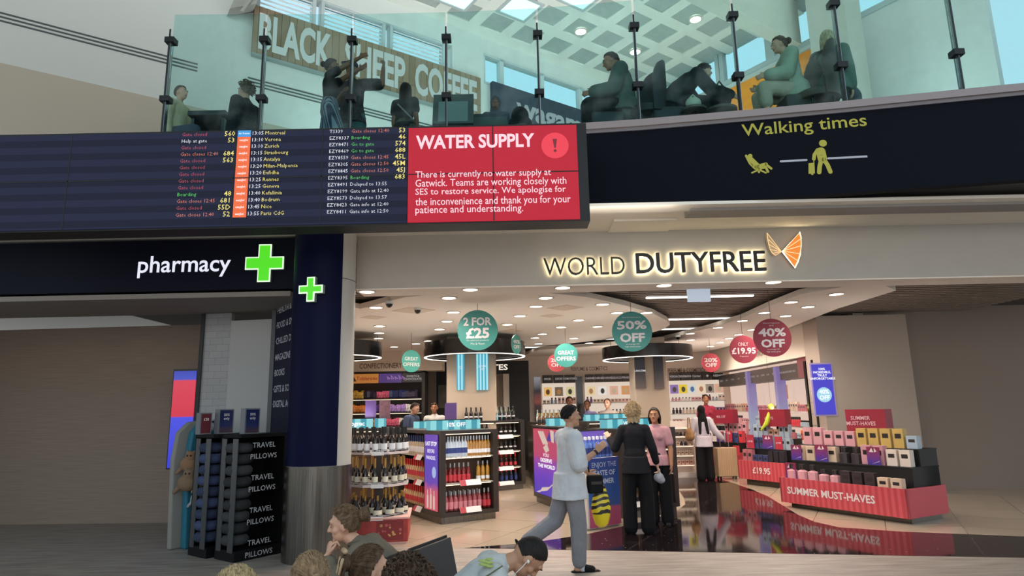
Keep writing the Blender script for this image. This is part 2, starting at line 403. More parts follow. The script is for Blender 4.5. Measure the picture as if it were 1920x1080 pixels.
# linear lights among the slats
M_lin = mat('tube glow', 'fffaf0', .5, emit=4)
def linear(xa, xb, y, z, lbl, tube_y=None):
    a, b2 = gnd(xa, y, z), gnd(xb, y, z); Y = (a.y+b2.y)/2; L_ = b2.x-a.x
    r = thing('linear_light', lbl, 'ceiling light', ((a.x+b2.x)/2, Y, z))
    MB().bb(-L_/2, L_/2, -.035, .035, .01, .05).build('housing', M_white, r)
    MB().bb(-L_/2, L_/2, -.03, .03, -.01, .01).build('diffuser', M_lin, r)
linear(1214, 1408, 556.5, 3.38, 'long white linear light behind the hanging panel, nearest of the tubes')
linear(1252, 1370, 598, 3.38, 'white linear light among the slats, second row back from the entrance')
linear(1222, 1306, 617, 3.38, 'white linear light among the slats to the right of the 50 percent disc')
linear(1117, 1175, 635.5, 3.38, 'short white linear light left of the 50 percent disc')
linear(985, 1045, 651, 3.38, 'white linear light running from the far black ring to the great offers disc')

# ================================================================== illuminated shop name on the fascia
wd = thing('shop_sign', 'backlit shop name in black capitals on the grey entrance fascia', 'sign', tuple(at(1190, 500, 8.3)))
o3 = tuple(wd.location)
M_halo, nt, b, N, L = nodes_mat('halo warm white')   # LEDs that face the wall only
gm = N('ShaderNodeNewGeometry'); ml = N('ShaderNodeMath'); ml.operation = 'MULTIPLY'; ml.inputs[1].default_value = 15; L(gm.outputs['Backfacing'], ml.inputs[0])
b.inputs['Base Color'].default_value = (.02, .02, .02, 1); b.inputs['Emission Color'].default_value = lin('ffe9b4')+(1,); L(ml.outputs[0], b.inputs['Emission Strength'])
M_let = mat('letter black', '141210', .4)
a = MB(); fitpx(a, 'WORLD', 1019, 1170, 484, 517, 8.3, -.004, o3, lift=.06, res=4); a.build('lettering', M_let, wd); a = MB(); fitpx(a, 'DUTYFREE', 1191, 1433, 474, 512, 8.3, .012, o3, lift=.06, res=4)
a.build('lettering', M_let, wd)
a = MB(); fitpx(a, 'WORLD', 1019, 1170, 484, 517, 8.3, -.02, o3, lift=.03, res=3); fitpx(a, 'DUTYFREE', 1191, 1433, 474, 512, 8.3, .004, o3, lift=.03, res=3)
lab(a.build('halo', M_halo, wd), 'warm white glow behind the letters')
lg = thing('wing_logo', 'backlit orange and white fan wing emblem at the right end of the grey fascia', 'sign', tuple(at(1463, 473, 8.3)))
def lp(x, y, lift=.06):
    p = at(x, y, 8.3); return Vector((p.x, 8.3-lift, p.z))-lg.location
arc = [(1495, 439), (1498, 450), (1498.5, 463), (1496, 478), (1492, 491), (1486, 503)]
arl = [(1435, 439), (1436, 450), (1438, 460), (1441, 470), (1445, 477), (1451, 481)]
hub = lp(1464, 473)
MB().add([hub]+[lp(*q) for q in arc], [(0, i+1, i+2) for i in range(5)]).build('right_wing', mat('wing orange', 'f58a2c', .5, emit=1.0), lg)
a = MB()
for q in arc: a.tube([lp(1464, 473, .066), lp(*q, .066)], .004, 5)
a.tube([lp(*q, .066) for q in arc], .006, 5)
a.build('right_wing_ribs', mat('rib cream', 'ffe6b8', .5, emit=1.2), lg)
a = MB()
for q in arl: a.tube([lp(1462, 474), lp(*q)], .004, 5)
a.tube([lp(*q) for q in arl], .005, 5)
a.build('left_wing', mat('rib orange', 'f4c48c', .5, emit=1.3), lg)
MB().add([lp(1464, 473, .03)]+[lp(x+3, y+(1 if y > 470 else -3), .03) for x, y in arc], [(0, i+1, i+2) for i in range(5)]).build('halo', M_halo, lg)
MB().add([lp(1464, 474, .03)]+[lp(x-2, y, .03) for x, y in arl], [(0, i+2, i+1) for i in range(5)]).add([lp(1464, 474, .045)]+[lp(x, y, .045) for x, y in arl], [(0, i+2, i+1) for i in range(5)]).build('left_wing_back', mat('wing backing cream', 'c9bfa8', .6, emit=.0), lg)

# hanging double panel seen from behind, under the fascia
hp = thing('hanging_display', 'pale blue-white box sign hanging under the entrance soffit', 'hanging sign', tuple(at(1310, 553, 8.75)))
p0, p1 = at(1290, 566, 8.75), at(1330, 540, 8.75)
MB().bb(-(p1.x-p0.x)/2, (p1.x-p0.x)/2, -.03, .03, p0.z-hp.location.z, p1.z-hp.location.z).build('panel', mat('panel glow', 'c3cfe0', .3, emit=.75), hp)
MB().bb(-.12, .12, -.05, .05, p1.z-hp.location.z, 3.25-hp.location.z).build('bracket', mat('bracket grey', '8c8a8a', .5), hp)

# ================================================================== departures board with the notice
BY = 6.6
def bx(x, y=320): return at(x, y, BY).x
def bz(x, y): return at(x, y, BY).z
BX0, BX1 = -6.2, bx(1103)
BZ0, BZ1 = bz(1104, 413), bz(1100, 229)
bd = thing('departures_board', 'wide black video wall listing departures beside a red water supply notice', 'display board', (0, BY, 0))
MB().bb(BX0, BX1, .02, .32, BZ0, BZ1).build('housing', M_blkm, bd)
RX0, RX1 = bx(765, 330), bx(1084.5, 330)
SZ0, SZ1 = bz(925, 413.5), bz(925, 237)
m, nt, b, N, L = nodes_mat('flight rows'); tc = N('ShaderNodeTexCoord'); sp = N('ShaderNodeSeparateXYZ'); L(tc.outputs['Object'], sp.inputs[0])
rowz0 = bz(515, 249.5); rowdz = (bz(515, 249.5)-bz(515, 400))/12
ma = N('ShaderNodeMath'); ma.operation = 'MULTIPLY_ADD'; ma.inputs[1].default_value = 1/(2*rowdz); ma.inputs[2].default_value = -rowz0/(2*rowdz)+.25+50
fr = N('ShaderNodeMath'); fr.operation = 'FRACT'; gt = N('ShaderNodeMath'); gt.operation = 'GREATER_THAN'; gt.inputs[1].default_value = .5
L(sp.outputs['Z'], ma.inputs[0]); L(ma.outputs[0], fr.inputs[0]); L(fr.outputs[0], gt.inputs[0])
mx = N('ShaderNodeMix'); mx.data_type = 'RGBA'; mx.inputs['A'].default_value = lin('272c47')+(1,); mx.inputs['B'].default_value = lin('1c2136')+(1,); L(gt.outputs[0], mx.inputs['Factor'])
b.inputs['Base Color'].default_value = (.01, .01, .012, 1); L(mx.outputs['Result'], b.inputs['Emission Color']); b.inputs['Emission Strength'].default_value = .8; b.inputs['Roughness'].default_value = .7; b.inputs['Specular IOR Level'].default_value = .12
fl = MB().bb(BX0+.06, RX0-.012, 0, .03, SZ0, SZ1).build('flight_screen', m, bd)
rs = MB().bb(RX0, RX1, 0, .03, SZ0, SZ1).build('notice_screen', mat('notice red', 'c22338', .7, emit=.95, spec=.1), bd)
lab(rs, 'red notice screen')
t = MB()
for x in (128, 438, 603, 925): X = bx(x, 325); t.bb(X-.006, X+.006, -.003, 0, SZ0, SZ1)
zs = bz(700, 328.5)
t.bb(BX0+.06, RX1, -.003, 0, zs-.006, zs+.006)
t.build('panel_seams', M_blkm, bd)
ROWS = [('Gate closed', 'r', '560', '13:05', 'Montreal', 'TS339', 'Gate closes 12:40', 'o', '53'), ('Help at gate', 'w', '53', '13:10', 'Verona', 'EZY8337', 'Boarding', 'g', '46'),
        ('Gate closed', 'r', '', '13:10', 'Zurich', 'EZY8471', 'Go to gate', 'g', '574'), ('Gate closes 12:40', 'o', '684', '13:15', 'Strasbourg', 'EZY8469', 'Go to gate', 'g', '688'),
        ('Gate closed', 'r', '563', '13:15', 'Antalya', 'EZY8559', 'Gate closes 12:45', 'o', '45L'), ('Gate closed', 'r', '', '13:20', 'Milan-Malpensa', 'EZY8305', 'Gate closes 12:50', 'o', '45M'),
        ('Gate closed', 'r', '', '13:20', 'Enfidha', 'EZY8845', 'Gate closes 12:50', 'o', '45J'), ('Gate closed', 'r', '', '13:25', 'Rennes', 'EZY8395', 'Boarding', 'g', '683'),
        ('Gate closed', 'r', '', '13:25', 'Geneva', 'EZY8491', 'Delayed to 13:55', 'w', ''), ('Boarding', 'g', '48', '13:40', 'Kefallinia', 'EZY8199', 'Gate info at 12:40', 'w', ''),
        ('Gate closes 12:45', 'o', '681', '13:40', 'Bodrum', 'EZY8573', 'Delayed to 13:57', 'w', ''), ('Gate closed', 'r', '55D', '13:45', 'Nice', 'EZY8423', 'Gate info at 12:40', 'w', ''),
        ('Gate closes 12:40', 'o', '52', '13:55', 'Paris CdG', 'EZY8411', 'Gate info at 12:50', 'w', '')]
cs, cg, ca0, ca1, ct, cd, cf, cst, cg2 = bx(341.5, 251), bx(441.5, 251), bx(446, 251), bx(470.5, 251), bx(472, 251), bx(497, 251), bx(618, 248), bx(659, 248), bx(761, 248)
SCR = {k: (nm, mat('screen '+nm, c, .5, emit=em)) for k, c, em, nm in (('w', 'f2f4ff', 1.0, 'white_text'), ('y', 'f2e27a', 1.0, 'yellow_text'), ('g', '5fe06a', .9, 'green_text'), ('r', 'e0586a', .75, 'red_text'), ('o', 'f58d72', .85, 'orange_text'), ('p', 'ffffff', 1.0, 'airline_text'))}
M_tag = [mat('tag blue', '3c9be0', .5, emit=1.0), mat('tag orange', 'f36b35', .5, emit=1.0)]
def tl(k, s, x, z, size, align='LEFT', w=0):
    if s: MB().text(s, size, (x, -.004, z), None, w, align, 0, 1, 1).build('screen_text', SCR[k][1], fl)
for i, R in enumerate(ROWS):
    z = rowz0-i*rowdz; S = .058
    tl(R[1], R[0], cs, z, S, w=-.01); tl('y', R[2], cg, z, .08, 'RIGHT', .005); tl('w', R[3], ct, z, S+.003, w=-.004); tl('y', R[4], cd, z, S+.003, w=-.004)
    tl('w', R[5], cf, z, S, w=-.01); tl(R[7], R[6], cst, z, S, w=-.01); tl('y', R[8], cg2, z, .078, 'RIGHT', .005)
    MB().bb(ca0, ca1, -.002, .001, z-rowdz*.49, z+rowdz*.49).build('airline_tag', M_tag[i > 0], fl)
    MB().text('easyJet' if i else 'Air Transat', .034 if i else .026, ((ca0+ca1)/2, -.006, z), None, .02, 'CENTER', 0, 1, 1).build('airline_text', SCR['p'][1], fl)
n = MB()
fitpx(n, 'WATER SUPPLY', 780, 1002, 252, 278, BY, .03, (0, BY, 0), res=3); n.build('heading_text', mat('screen notice', 'ffd8e2', .5, emit=1.0), rs); n = MB()
lines = [('There is currently no water supply at', 1033, 320, 335, 779), ('Gatwick. Teams are working closely with', 1062, 335, 352, 779), ('SES to restore service. We apologise for', 1061, 352, 366.5, 779),
         ('the inconvenience and thank you for your', 1070, 369.5, 387, 779), ('patience and understanding.', 981, 386, 402.5, 779)]
for s, xr, yt, yb, xl in lines: fitpx(n, s, xl, xr, yt-1, yb, BY, .004, (0, BY, 0), res=2)
n.build('notice_text', mat('screen notice', 'ffd8e2', .5, emit=1.0), rs)
c = at(1040.5, 273, BY); n = MB(); disc(n, c.x, c.z, at(1040, 249, BY).z-c.z, -.005)
n.build('notice_disc', mat('disc red', 'ee3348', .5, emit=1.0), rs)
n = MB(); n.add([(c.x-.024, -.008, c.z+.075), (c.x+.024, -.008, c.z+.075), (c.x+.009, -.008, c.z-.03), (c.x-.009, -.008, c.z-.03)], [(0, 3, 2, 1)]); disc(n, c.x, c.z-.062, .017, -.008, 16)
n.build('exclamation_mark', mat('mark dark red', '7c1220', .5, emit=.8), rs)

# ================================================================== navy wall with the walking times, ledge, balustrade
M_navy = mat('navy vinyl', '080c18', .8, spec=.15)
RL = [(-16, 7.0), (-6, 7.3), (-3.07, 7.36), (-1.97, 7.4), (-.77, 7.4), (.39, 7.36), (1.59, 7.23), (2.76, 7.05), (3.9, 6.86), (9, 5.9), (16, 4.6)]
def rail_y(x):
    for (a, b1), (c1, d) in zip(RL, RL[1:]):
        if a <= x <= c1: return b1+(d-b1)*(x-a)/(c1-a)
def strip(dy0, dy1, z0, z1, xa=-16, xb=16):
    top = [(x, y+dy0) for x, y in RL if xa <= x <= xb]; bot = [(x, y+dy1) for x, y in RL if xa <= x <= xb]
    return MB().prism(top+bot[::-1], z0, z1)
struct(strip(0, .12, 3.97, 4.97).build('wall_navy', M_navy))
struct(strip(-.05, .14, 4.97, 5.055).build('trim_4', mat('ledge taupe', '968c8e', .6)))
struct(strip(-.02, .03, 4.93, 4.97).build('trim_5', mat('ledge strip grey', '7d787c', .6)))  # plain grey strip just below the ledge
# the walking time pictograms: flat vinyl on the wall
wa = math.atan2(6.86-7.05, 3.9-2.76); wp = Vector((2.76, 7.05, 0)); wn = Vector((math.sin(wa), -math.cos(wa), 0))
def wl(x, y, lift=.003):
    p = hit(x, y, wp+wn*lift, wn); return p
wt = thing('walking_time_sign', 'olive lettering, resting figure and walking traveller on the navy wall', 'sign', tuple(wl(1480, 290, 0)), wa)
iw = RZ(-wa)
def wloc(x, y, lift=.003): return iw @ (wl(x, y, lift)-wt.location)
M_ol = mat('olive vinyl', 'b5ae3e', .5)
def wtext(mb, s, xl, xr, yt, yb, w):
    a, b1 = wloc(xl, (yt+yb)/2), wloc(xr, (yt+yb)/2-(xr-xl)*.075)
    xm = (xl+xr)/2; c0, c1 = wloc(xm, yb-(xr-xl)*.0375), wloc(xm, yt-(xr-xl)*.0375)
    return fit(mb, s, a.x, b1.x, c0.z, c1.z, -.004, w, res=3)
t = MB(); wtext(t, 'Walking times', 1391, 1625, 232, 262, .008); t.build('lettering', M_ol, wt)
def poly_on(mb, pts, lift=.004): mb.add([wloc(x, y, lift) for x, y in pts], [tuple(range(len(pts)-1, -1, -1))])
def thick(mb, pts, w, lift=.004):
    ps = [wloc(x, y, lift) for x, y in pts]
    for a, b1 in zip(ps, ps[1:]):
        d = (b1-a); d.y = 0; d.normalize(); s = Vector((-d.z, 0, d.x))*w; mb.quad(a-s, b1-s, b1+s, a+s)
    for p in ps: disc(mb, p.x, p.z, w, p.y-.0004, 14)
t = MB()
q = wloc(1406.5, 292.5); disc(t, q.x, q.z, .026, q.y)
thick(t, [(1408, 300), (1418, 310), (1424, 314)], .035); thick(t, [(1418, 313), (1436, 308)], .022); thick(t, [(1436, 308), (1446, 316)], .014)
thick(t, [(1399, 292), (1406, 306), (1416, 316), (1436, 314), (1440, 322)], .014); thick(t, [(1423, 316), (1423, 323)], .012); thick(t, [(1410, 324), (1423, 318), (1436, 324)], .01)
t.build('resting_figure', M_ol, wt)
t = MB()
q = wloc(1543, 268.5); disc(t, q.x, q.z, .042, q.y)
thick(t, [(1539, 284), (1542, 298)], .05); thick(t, [(1533, 281), (1527, 290), (1526, 298)], .02); thick(t, [(1540, 300), (1537, 311), (1536, 323)], .024); thick(t, [(1545, 299), (1552, 310), (1557, 322)], .024)
poly_on(t, [(1516, 306), (1527, 305), (1528, 325), (1516, 326)]); thick(t, [(1526, 298), (1526, 306)], .005); q = wloc(1523, 326); disc(t, q.x, q.z, .014, q.y)
t.build('walking_figure', M_ol, wt)
t = MB(); thick(t, [(1464, 302.5), (1512, 300)], .012, .003); thick(t, [(1553, 297), (1640, 292.5)], .012, .003); t.build('timeline', mat('vinyl pale', 'b8b8c4', .5), wt)

ba = thing('glass_balustrade', 'clear glass balustrade with slim steel posts along the upper floor edge', 'balustrade', (0, 7.3, 5.05))
PX = [(-4.25, 0), (-3.07, 0), (-1.97, 0), (-.77, 0), (.39, 0), (1.59, 0), (2.76, 0), (3.9, 0), (5.1, 0), (6.3, 0)]
PT = [(x, rail_y(x)+.03) for x, _ in PX]
tops = [at(347, 29, 7.4).z, at(490, 28, 7.4).z, at(663, 27, 7.43).z, at(836, 22, 7.43).z, at(1008, 13, 7.39).z, at(1187, -2, 7.26).z, at(1372, -22, 7.08).z]
M_gl = glass_mat('balustrade glass', (.79, .935, .925), .10, .10)
M_post = mat('post steel', '8f9a9e', .3, .8)
M_pdark = mat('post dark edge', '23282c', .4, .3)
for (xa, ya), (xb, yb) in zip(PT, PT[1:]):
    an = math.atan2(yb-ya, xb-xa); ln = math.hypot(xb-xa, yb-ya)
    GH = at(663, 27, 7.43).z-5.055
    MB().box((0, 0, GH/2), (ln-.03, .012, GH)).build('glass_panel', M_gl, ba, ((xa+xb)/2, (ya+yb)/2-7.3, .004), an)
for x, y in PT:
    p = MB().bb(-.012, .012, -.035, .035, 0, 1.33).build('post', M_post, ba, (x, y-7.3, .004))
    MB().bb(-.016, .004, -.041, -.035, .02, 1.42).build('post_edge', M_pdark, p)
    for z in (.47, 1.27): MB().bb(-.058, .058, -.06, .05, z-.035, z+.035).build('clamp', mat('clamp black', '15161a', .4, .2), p, (0, 0, 0)).location = (0, 0, 0)

# ================================================================== upper hall: rotated about 35 degrees to the shop front
AA = math.atan2(.575, .82); d1 = Vector((math.cos(AA), math.sin(AA), 0)); nA = Vector((d1.y, -d1.x, 0)); d2 = Vector((-d1.y, d1.x, 0))
A0 = at(464, 102, 10.0); A0.z = 0
def sA(x, y):
    p = hit(x, y, A0, nA); return (p-A0).dot(d1), p.z
Cn = A0 + d1*9.81
ZC = 9.68
FL = 4.9
struct(MB().prism([(-16, 7.14), (-6, 7.44), (.4, 7.5), (2.76, 7.18), (9, 6.04), (16, 4.74), (16, 22), (-16, 22)], 4.1, FL).build('floor_upper', mat('upper floor', '7d7a76', .5)))
M_hall = mat('hall wall pale', 'cfd3d0', .8)
def wallA(name, m, *boxes):
    t = MB()
    for s0, s1, z0, z1, y0, y1 in boxes: t.bb(s0, s1, y0, y1, z0, z1)
    return struct(t.build(name, m, None, A0, AA))
wallA('wall_upper_back', M_hall, (-9, 4.78, FL, 8.66, 0, .2), (-9, .1, 8.66, 9.9, 0, .2), (4.0, 4.78, 7.7, 9.9, -.03, .2), (4.78, 9.95, FL, 8.62, 0, .2), (4.78, 9.95, 9.3, 9.9, 0, .2), (.1, 4.0, 9.2, 9.9, -.05, .2))
wallA('trim_6', mat('strip dark', '4d5557', .6), *[(s0, s1, z, z+.022, -.012, 0) for z in (7.17, 7.23, 7.29) for s0, s1 in ((-9, -.75), (.03, 4.3))])
wallA('trim_7', mat('dado sand', 'b9b0a2', .7), (-9, 4.7, FL, 6.55, -.015, 0))
# windows of the back wall
M_frame = mat('window frame', 'b9c4c6', .5)
M_pane = glass_mat('window pane', (.93, 1, 1), .05)
bars = [4.78, sA(940, 120)[0], sA(1016, 150)[0], sA(1088, 175)[0], 8.75, 9.8]
for i, (s0, s1) in enumerate(zip(bars, bars[1:])):
    w = thing('window_%d' % (i+1), 'tall clear window', 'window', A0, AA); w['kind'] = 'structure'; del w['category']; del w['label']
    MB().bb(s0, s0+.05, -.02, .12, 8.62, 9.3).bb(s1-.05, s1, -.02, .12, 8.62, 9.3).bb(s0, s1, -.02, .12, 8.6, 8.65).bb(s0, s1, -.02, .12, 9.26, 9.31).build('window_frame', M_frame, w)
    MB().bb(s0+.05, s1-.05, .06, .07, 8.65, 9.26).build('window_glass', M_pane, w)
# louvred window bays over the timber sign
M_louv = mat('louvre white', 'eceff2', .5)
lv = [(.12, sA(588, 40)[0]), (sA(604, 40)[0], sA(719, 80)[0]), (sA(733, 80)[0], sA(832, 110)[0])]
for i, (s0, s1) in enumerate(lv):
    w = thing('window_%d' % (i+6), '-', '-', A0, AA); w['kind'] = 'structure'; del w['category']; del w['label']
    MB().bb(s0-.03, s0+.03, -.03, .15, 8.66, 9.2).bb(s1-.03, s1+.03, -.03, .15, 8.66, 9.2).bb(s0, s1, -.03, .15, 9.17, 9.23).build('window_frame', M_frame, w)
    t = MB()
    for k in range(6):
        z = 8.72+k*.085; t.box(((s0+s1)/2, .05, z), (s1-s0, .012, .085), M=Matrix.Rotation(-.75, 3, 'X'))
    t.build('louvre', M_louv, w)
    MB().bb(s0, s1, .13, .14, 8.66, 9.2).build('window_glass', M_pane, w)
# timber coffee sign
m, nt, b, N, L = nodes_mat('sign planks')
tc = N('ShaderNodeTexCoord'); br = N('ShaderNodeTexBrick'); mp = N('ShaderNodeMapping'); mp.inputs['Rotation'].default_value = (0, PI/2, 0)
mp2 = N('ShaderNodeMapping'); mp2.inputs['Rotation'].default_value = (PI/2, 0, PI/2)
L(tc.outputs['Object'], mp2.inputs[0]); L(mp2.outputs[0], br.inputs['Vector'])
br.inputs['Scale'].default_value = 1; br.inputs['Brick Width'].default_value = 2; br.inputs['Row Height'].default_value = .13; br.inputs['Mortar Size'].default_value = .004; br.offset = .3
br.inputs['Color1'].default_value = lin('806c56')+(1,); br.inputs['Color2'].default_value = lin('988670')+(1,); br.inputs['Mortar'].default_value = lin('3f3a32')+(1,)
L(br.outputs['Color'], b.inputs['Base Color']); b.inputs['Roughness'].default_value = .7
cs_ = thing('coffee_sign', 'long timber plank sign with big white capitals on the upper hall wall', 'sign', A0, AA)
MB().bb(.05, 4.66, -.09, -.03, 7.74, 8.64).build('board', m, cs_)
t = MB()
for s, xa, ya, xb, yb in (('BLACK', 483, 62, 619, 100), ('SHEEP', 643, 110, 756, 140), ('COFFEE', 774, 150, 890, 185)):
    fit(t, s, sA(xa, ya)[0], sA(xb, yb)[0], 7.83, 8.53, -.10, .035, res=3)
t.build('lettering', mat('sign letter white', 'dfe9e6', .5, emit=.6), cs_)
MB().bb(.05, 4.66, -.1, -.02, 7.70, 7.74).build('bottom_rail', mat('rail grey', '8f9998', .5), cs_)
# noodle bar sign
ws = thing('noodle_bar_sign', 'slanting dark navy sign board with white lower case letters under the windows', 'sign', A0, AA)
s0, z0 = sA(918, 156)
MB().bb(s0, 9.4, -.12, -.02, 7.3, z0).build('board', mat('slate navy', '2c3848', .6, noise=.25, nscale=12), ws)
t = MB(); sw0, _ = sA(962, 200); sw1, _ = sA(1047, 215); z1_ = sA(966, 196)[1]; fit(t, 'wagamama', sw0, sw0+(sw1-sw0)*2.35, z1_-.52, z1_, -.125, .03, res=3)
t.build('lettering', mat('sign letter pale', 'dde6ea', .5, emit=.4), ws)
# side wall of the upper hall, from the far corner back towards us
BA = AA-PI/2
def wallB(name, m, *boxes):
    t = MB()
    for s0, s1, z0, z1, y0, y1 in boxes: t.bb(s0, s1, y0, y1, z0, z1)
    return struct(t.build(name, m, None, Cn, BA))
wallB('wall_upper_right', M_hall, (-.2, 7.5, FL, 8.95, 0, .2), (-.2, 7.5, 9.82, 10, 0, .2), (4.75, 5.2, FL, 10, -.1, .2))
wallB('trim_8', M_frame, (0, 7.5, 8.86, 8.97, -.04, 0))
wallB('trim_9', mat('orange panel', 'f5952a', .6, noise=.12, nscale=8), (.3, 4.6, 7.2, 8.74, -.03, 0))
for i, (s0, s1) in enumerate(((.05, 2.3), (2.42, 3.6), (3.7, 4.75), (5.2, 7.4))):
    w = thing('window_%d' % (i+9), '-', '-', Cn, BA); w['kind'] = 'structure'; del w['category']; del w['label']
    MB().bb(s0-.05, s0+.05, -.03, .12, 8.95, 9.82).bb(s1-.05, s1+.05, -.03, .12, 8.95, 9.82).build('window_frame', M_frame, w)
    MB().bb(s0+.05, s1-.05, .06, .07, 8.95, 9.82).build('window_glass', M_pane, w)
# coffered ceiling
M_cof = mat('coffer panel grey', 'b2bab6', .85, noise=.05, nscale=8); M_rib = mat('ceiling rib', 'eceee6', .85)
GX, GY, GP = -5.05-.4, -.6+.4, .8
t = MB(); t.bb(-17, .15, -9.2, .15, .03, .1)
struct(t.build('ceiling', M_cof, None, (Cn.x, Cn.y, ZC), AA))
t = MB()
wr = .13
for k in range(-14, 7): x = GX+k*GP; t.bb(x-wr, x+wr, -9.2, -.2, 0, .03)
for j in range(0, 12):
    y = GY-j*.815; t.bb(-17, .15, y-wr, y+wr, .001, .03)
t.bb(-17, .15, -.24, .15, -.002, .03)
struct(t.build('ceiling_ribs', M_rib, None, (Cn.x, Cn.y, ZC), AA))
M_up = mat('upper lamp glow', 'fff6ea', .5, emit=14)
for (x, y) in ((1089, 60), (1304, 37), (1191, 98)):
    p = gnd(x, y, ZC-.01)
    w = thing('ceiling_downlight', 'bright round downlight in the coffered ceiling of the upper hall', 'ceiling light', p, 0, 'downlights of the upper hall')
    MB().lathe([(.11, .03), (.14, .02), (.14, 0), (.11, 0), (.11, .03)], n=20).build('rim', M_ring, w); MB().cyl((0, 0, 0), .11, .001, .02, 20).build('diffuser', M_up, w)
# skylights
M_sky = glass_mat('skylight glass', (.9, .97, .97), .08)
# boxed beam, slanting post, column
bz0 = ZC-.95
pts = [gnd(1240, -22, bz0), gnd(1478, 95, bz0), gnd(1503, 83, bz0), gnd(1312, -20, bz0)]
struct(MB().prism([tuple(p.xy) for p in pts], bz0, ZC).build('trim_10', mat('beam sand', 'c9cabf', .8)))
struct(wallB('trim_11', mat('pillar sand', 'b7b8ae', .8), (5.0, 5.7, FL, 9.75, -.9, -.3)))
t = MB()
q_ = [sA(*p_) for p_ in ((424, 33), (448, -22), (482, -22), (473, 24))]
t.prismy(q_, -.3, -.04); q_ = [sA(*p_) for p_ in ((441, 40), (486, -22), (492, -22), (448, 40))]
t.prismy(q_, -.34, -.29)
struct(t.build('trim_12', mat('raking post', '9fa19c', .7), None, A0, AA))

# skylight panes among the coffers: their daylight is put in as a glow
for i, (px, py) in enumerate(((975, 14), (1090, -8), (1205, -30), (860, -8))):
    p = gnd(px, py, ZC); l_ = iwA = None
    w = thing('window_%d' % (i+20), '-', '-', (p.x, p.y, ZC), AA); w['kind'] = 'structure'; del w['category']; del w['label']
    MB().bb(-.36, .36, -.36, -.3, -.03, .02).bb(-.36, .36, .3, .36, -.03, .02).bb(-.36, -.3, -.3, .3, -.03, .02).bb(.3, .36, -.3, .3, -.03, .02).build('window_frame', M_frame, w)
    MB().bb(-.3, .3, -.3, .3, -.012, -.004).build('window_glass', mat('lantern day glow', 'c8f4f0', .3, emit=1.6), w)

up = None  # unseen floor lamps, added to brighten the coffered ceiling
for i, (x, y) in enumerate(((-2.6, 10.0), (-.6, 10.7), (1.0, 12.2), (2.4, 11.4), (3.4, 13.0), (4.6, 10.6), (6.6, 9.2))):
    if up is None:
        up = thing('added_uplighter', 'added slim floor lamp, out of sight, throwing light up to the coffered ceiling', 'floor lamp', (x, y, FL), 0, 'added uplighters of the upper hall')
        MB().cyl((0, 0, 0), .16, 0, .03, 20).build('foot', M_blkm, up); MB().cyl((0, 0, 0), .018, .03, .8, 10).build('pole', M_blkm, up)
        MB().lathe([(.02, .8), (.2, .92), (.21, .92), (.03, .79)], n=24).build('bowl', M_steel, up); MB().cyl((0, 0, 0), .17, .895, .905, 24).build('diffuser', mat('uplight glow', 'eafcfa', .5, emit=4), up)
    else: copy_thing(up, (x, y, FL))
    l = D.lights.new('added_uplight', 'AREA'); l.shape = 'DISK'; l.size = .34; l.energy = 24; l.color = (.9, 1, .97)
    o = D.objects.new('added_uplight', l); COL.objects.link(o); o.location = (x, y, FL+.93); o.rotation_euler = (PI, 0, 0)
# ================================================================== column, pharmacy front
M_colw = mat('column paint', 'b7b5b0', .5)
M_navg = mat('navy gloss wrap', '050a2e', .5, spec=.1)
cx, cy, cr = -2.36, 7.93, .375
col = thing('column', 'round column wrapped navy on its left with a brushed steel foot, between chemist and shop', 'column', (cx, cy, 0))
MB().cyl((0, 0, 0), cr, 1.05, 3.98, 40).build('shaft', M_colw, col, smooth=True)
MB().cyl((0, 0, 0), cr+.012, 0, 1.05, 40).cyl((0, 0, 0), cr+.016, 1.03, 1.055, 40).build('steel_foot', M_steel, col, smooth=True)
t = MB(); a0, a1 = math.radians(150), math.radians(318); K = 24; r = cr+.008
vs = [((r if q else cr-.01)*math.cos(a0+(a1-a0)*i/K), (r if q else cr-.01)*math.sin(a0+(a1-a0)*i/K), z) for z in (1.06, 3.975) for q in (0, 1) for i in range(K+1)]
n1 = K+1; fs = [(n1+i, n1+i+1, 3*n1+i+1, 3*n1+i) for i in range(K)] + [(2*n1+i, 3*n1+i, 3*n1+i+1, 2*n1+i+1) for i in range(K)] + [(0, n1, 3*n1, 2*n1), (K, 2*n1+K, 3*n1+K, n1+K)]
t.add(vs, fs); lab(t.build('navy_wrap', M_navg, col, smooth=True), 'navy vinyl wrap')
MB().lathe([(cr+.002, 0), (cr+.006, .004), (cr+.002, .008)], (0, 0, 3.28), 40).build('joint_ring', M_steel, col)
def cross(mb, cx, cz, L_, w, y0, y1):
    mb.prismy([(cx-w, cz-L_), (cx+w, cz-L_), (cx+w, cz-w), (cx+L_, cz-w), (cx+L_, cz+w), (cx+w, cz+w), (cx+w, cz+L_), (cx-w, cz+L_), (cx-w, cz+w), (cx-L_, cz+w), (cx-L_, cz-w), (cx-w, cz-w)], y0, y1)
M_grn = mat('cross green', '52e020', .4, emit=1.0)
M_grnw = mat('cross rim', 'd8ffd0', .4, emit=1.3)
def cross_sign(lbl, px, py, Y, half, w, dep, rz):
    p = at(px, py, Y); o = thing('pharmacy_cross', lbl, 'sign', tuple(p), rz)
    t = MB(); cross(t, 0, 0, half, w, .012, dep); t.build('case', mat('cross case', '7d8a86', .4), o)
    t = MB(); cross(t, 0, 0, half-.004, w-.004, .004, .012); t.build('rim', M_grnw, o)
    t = MB(); cross(t, 0, 0, half-.02, w-.02, -.004, .004); lab(t.build('lit_face', M_grn, o), 'bright green face')
    return o
cross_sign('small green chemist cross fixed to the round column', 582, 542, 7.47, .152, .052, .07, -.12)
cross_sign('big green chemist cross at the end of the navy fascia', 495.5, 493, 8.14, .255, .088, .06, 0)
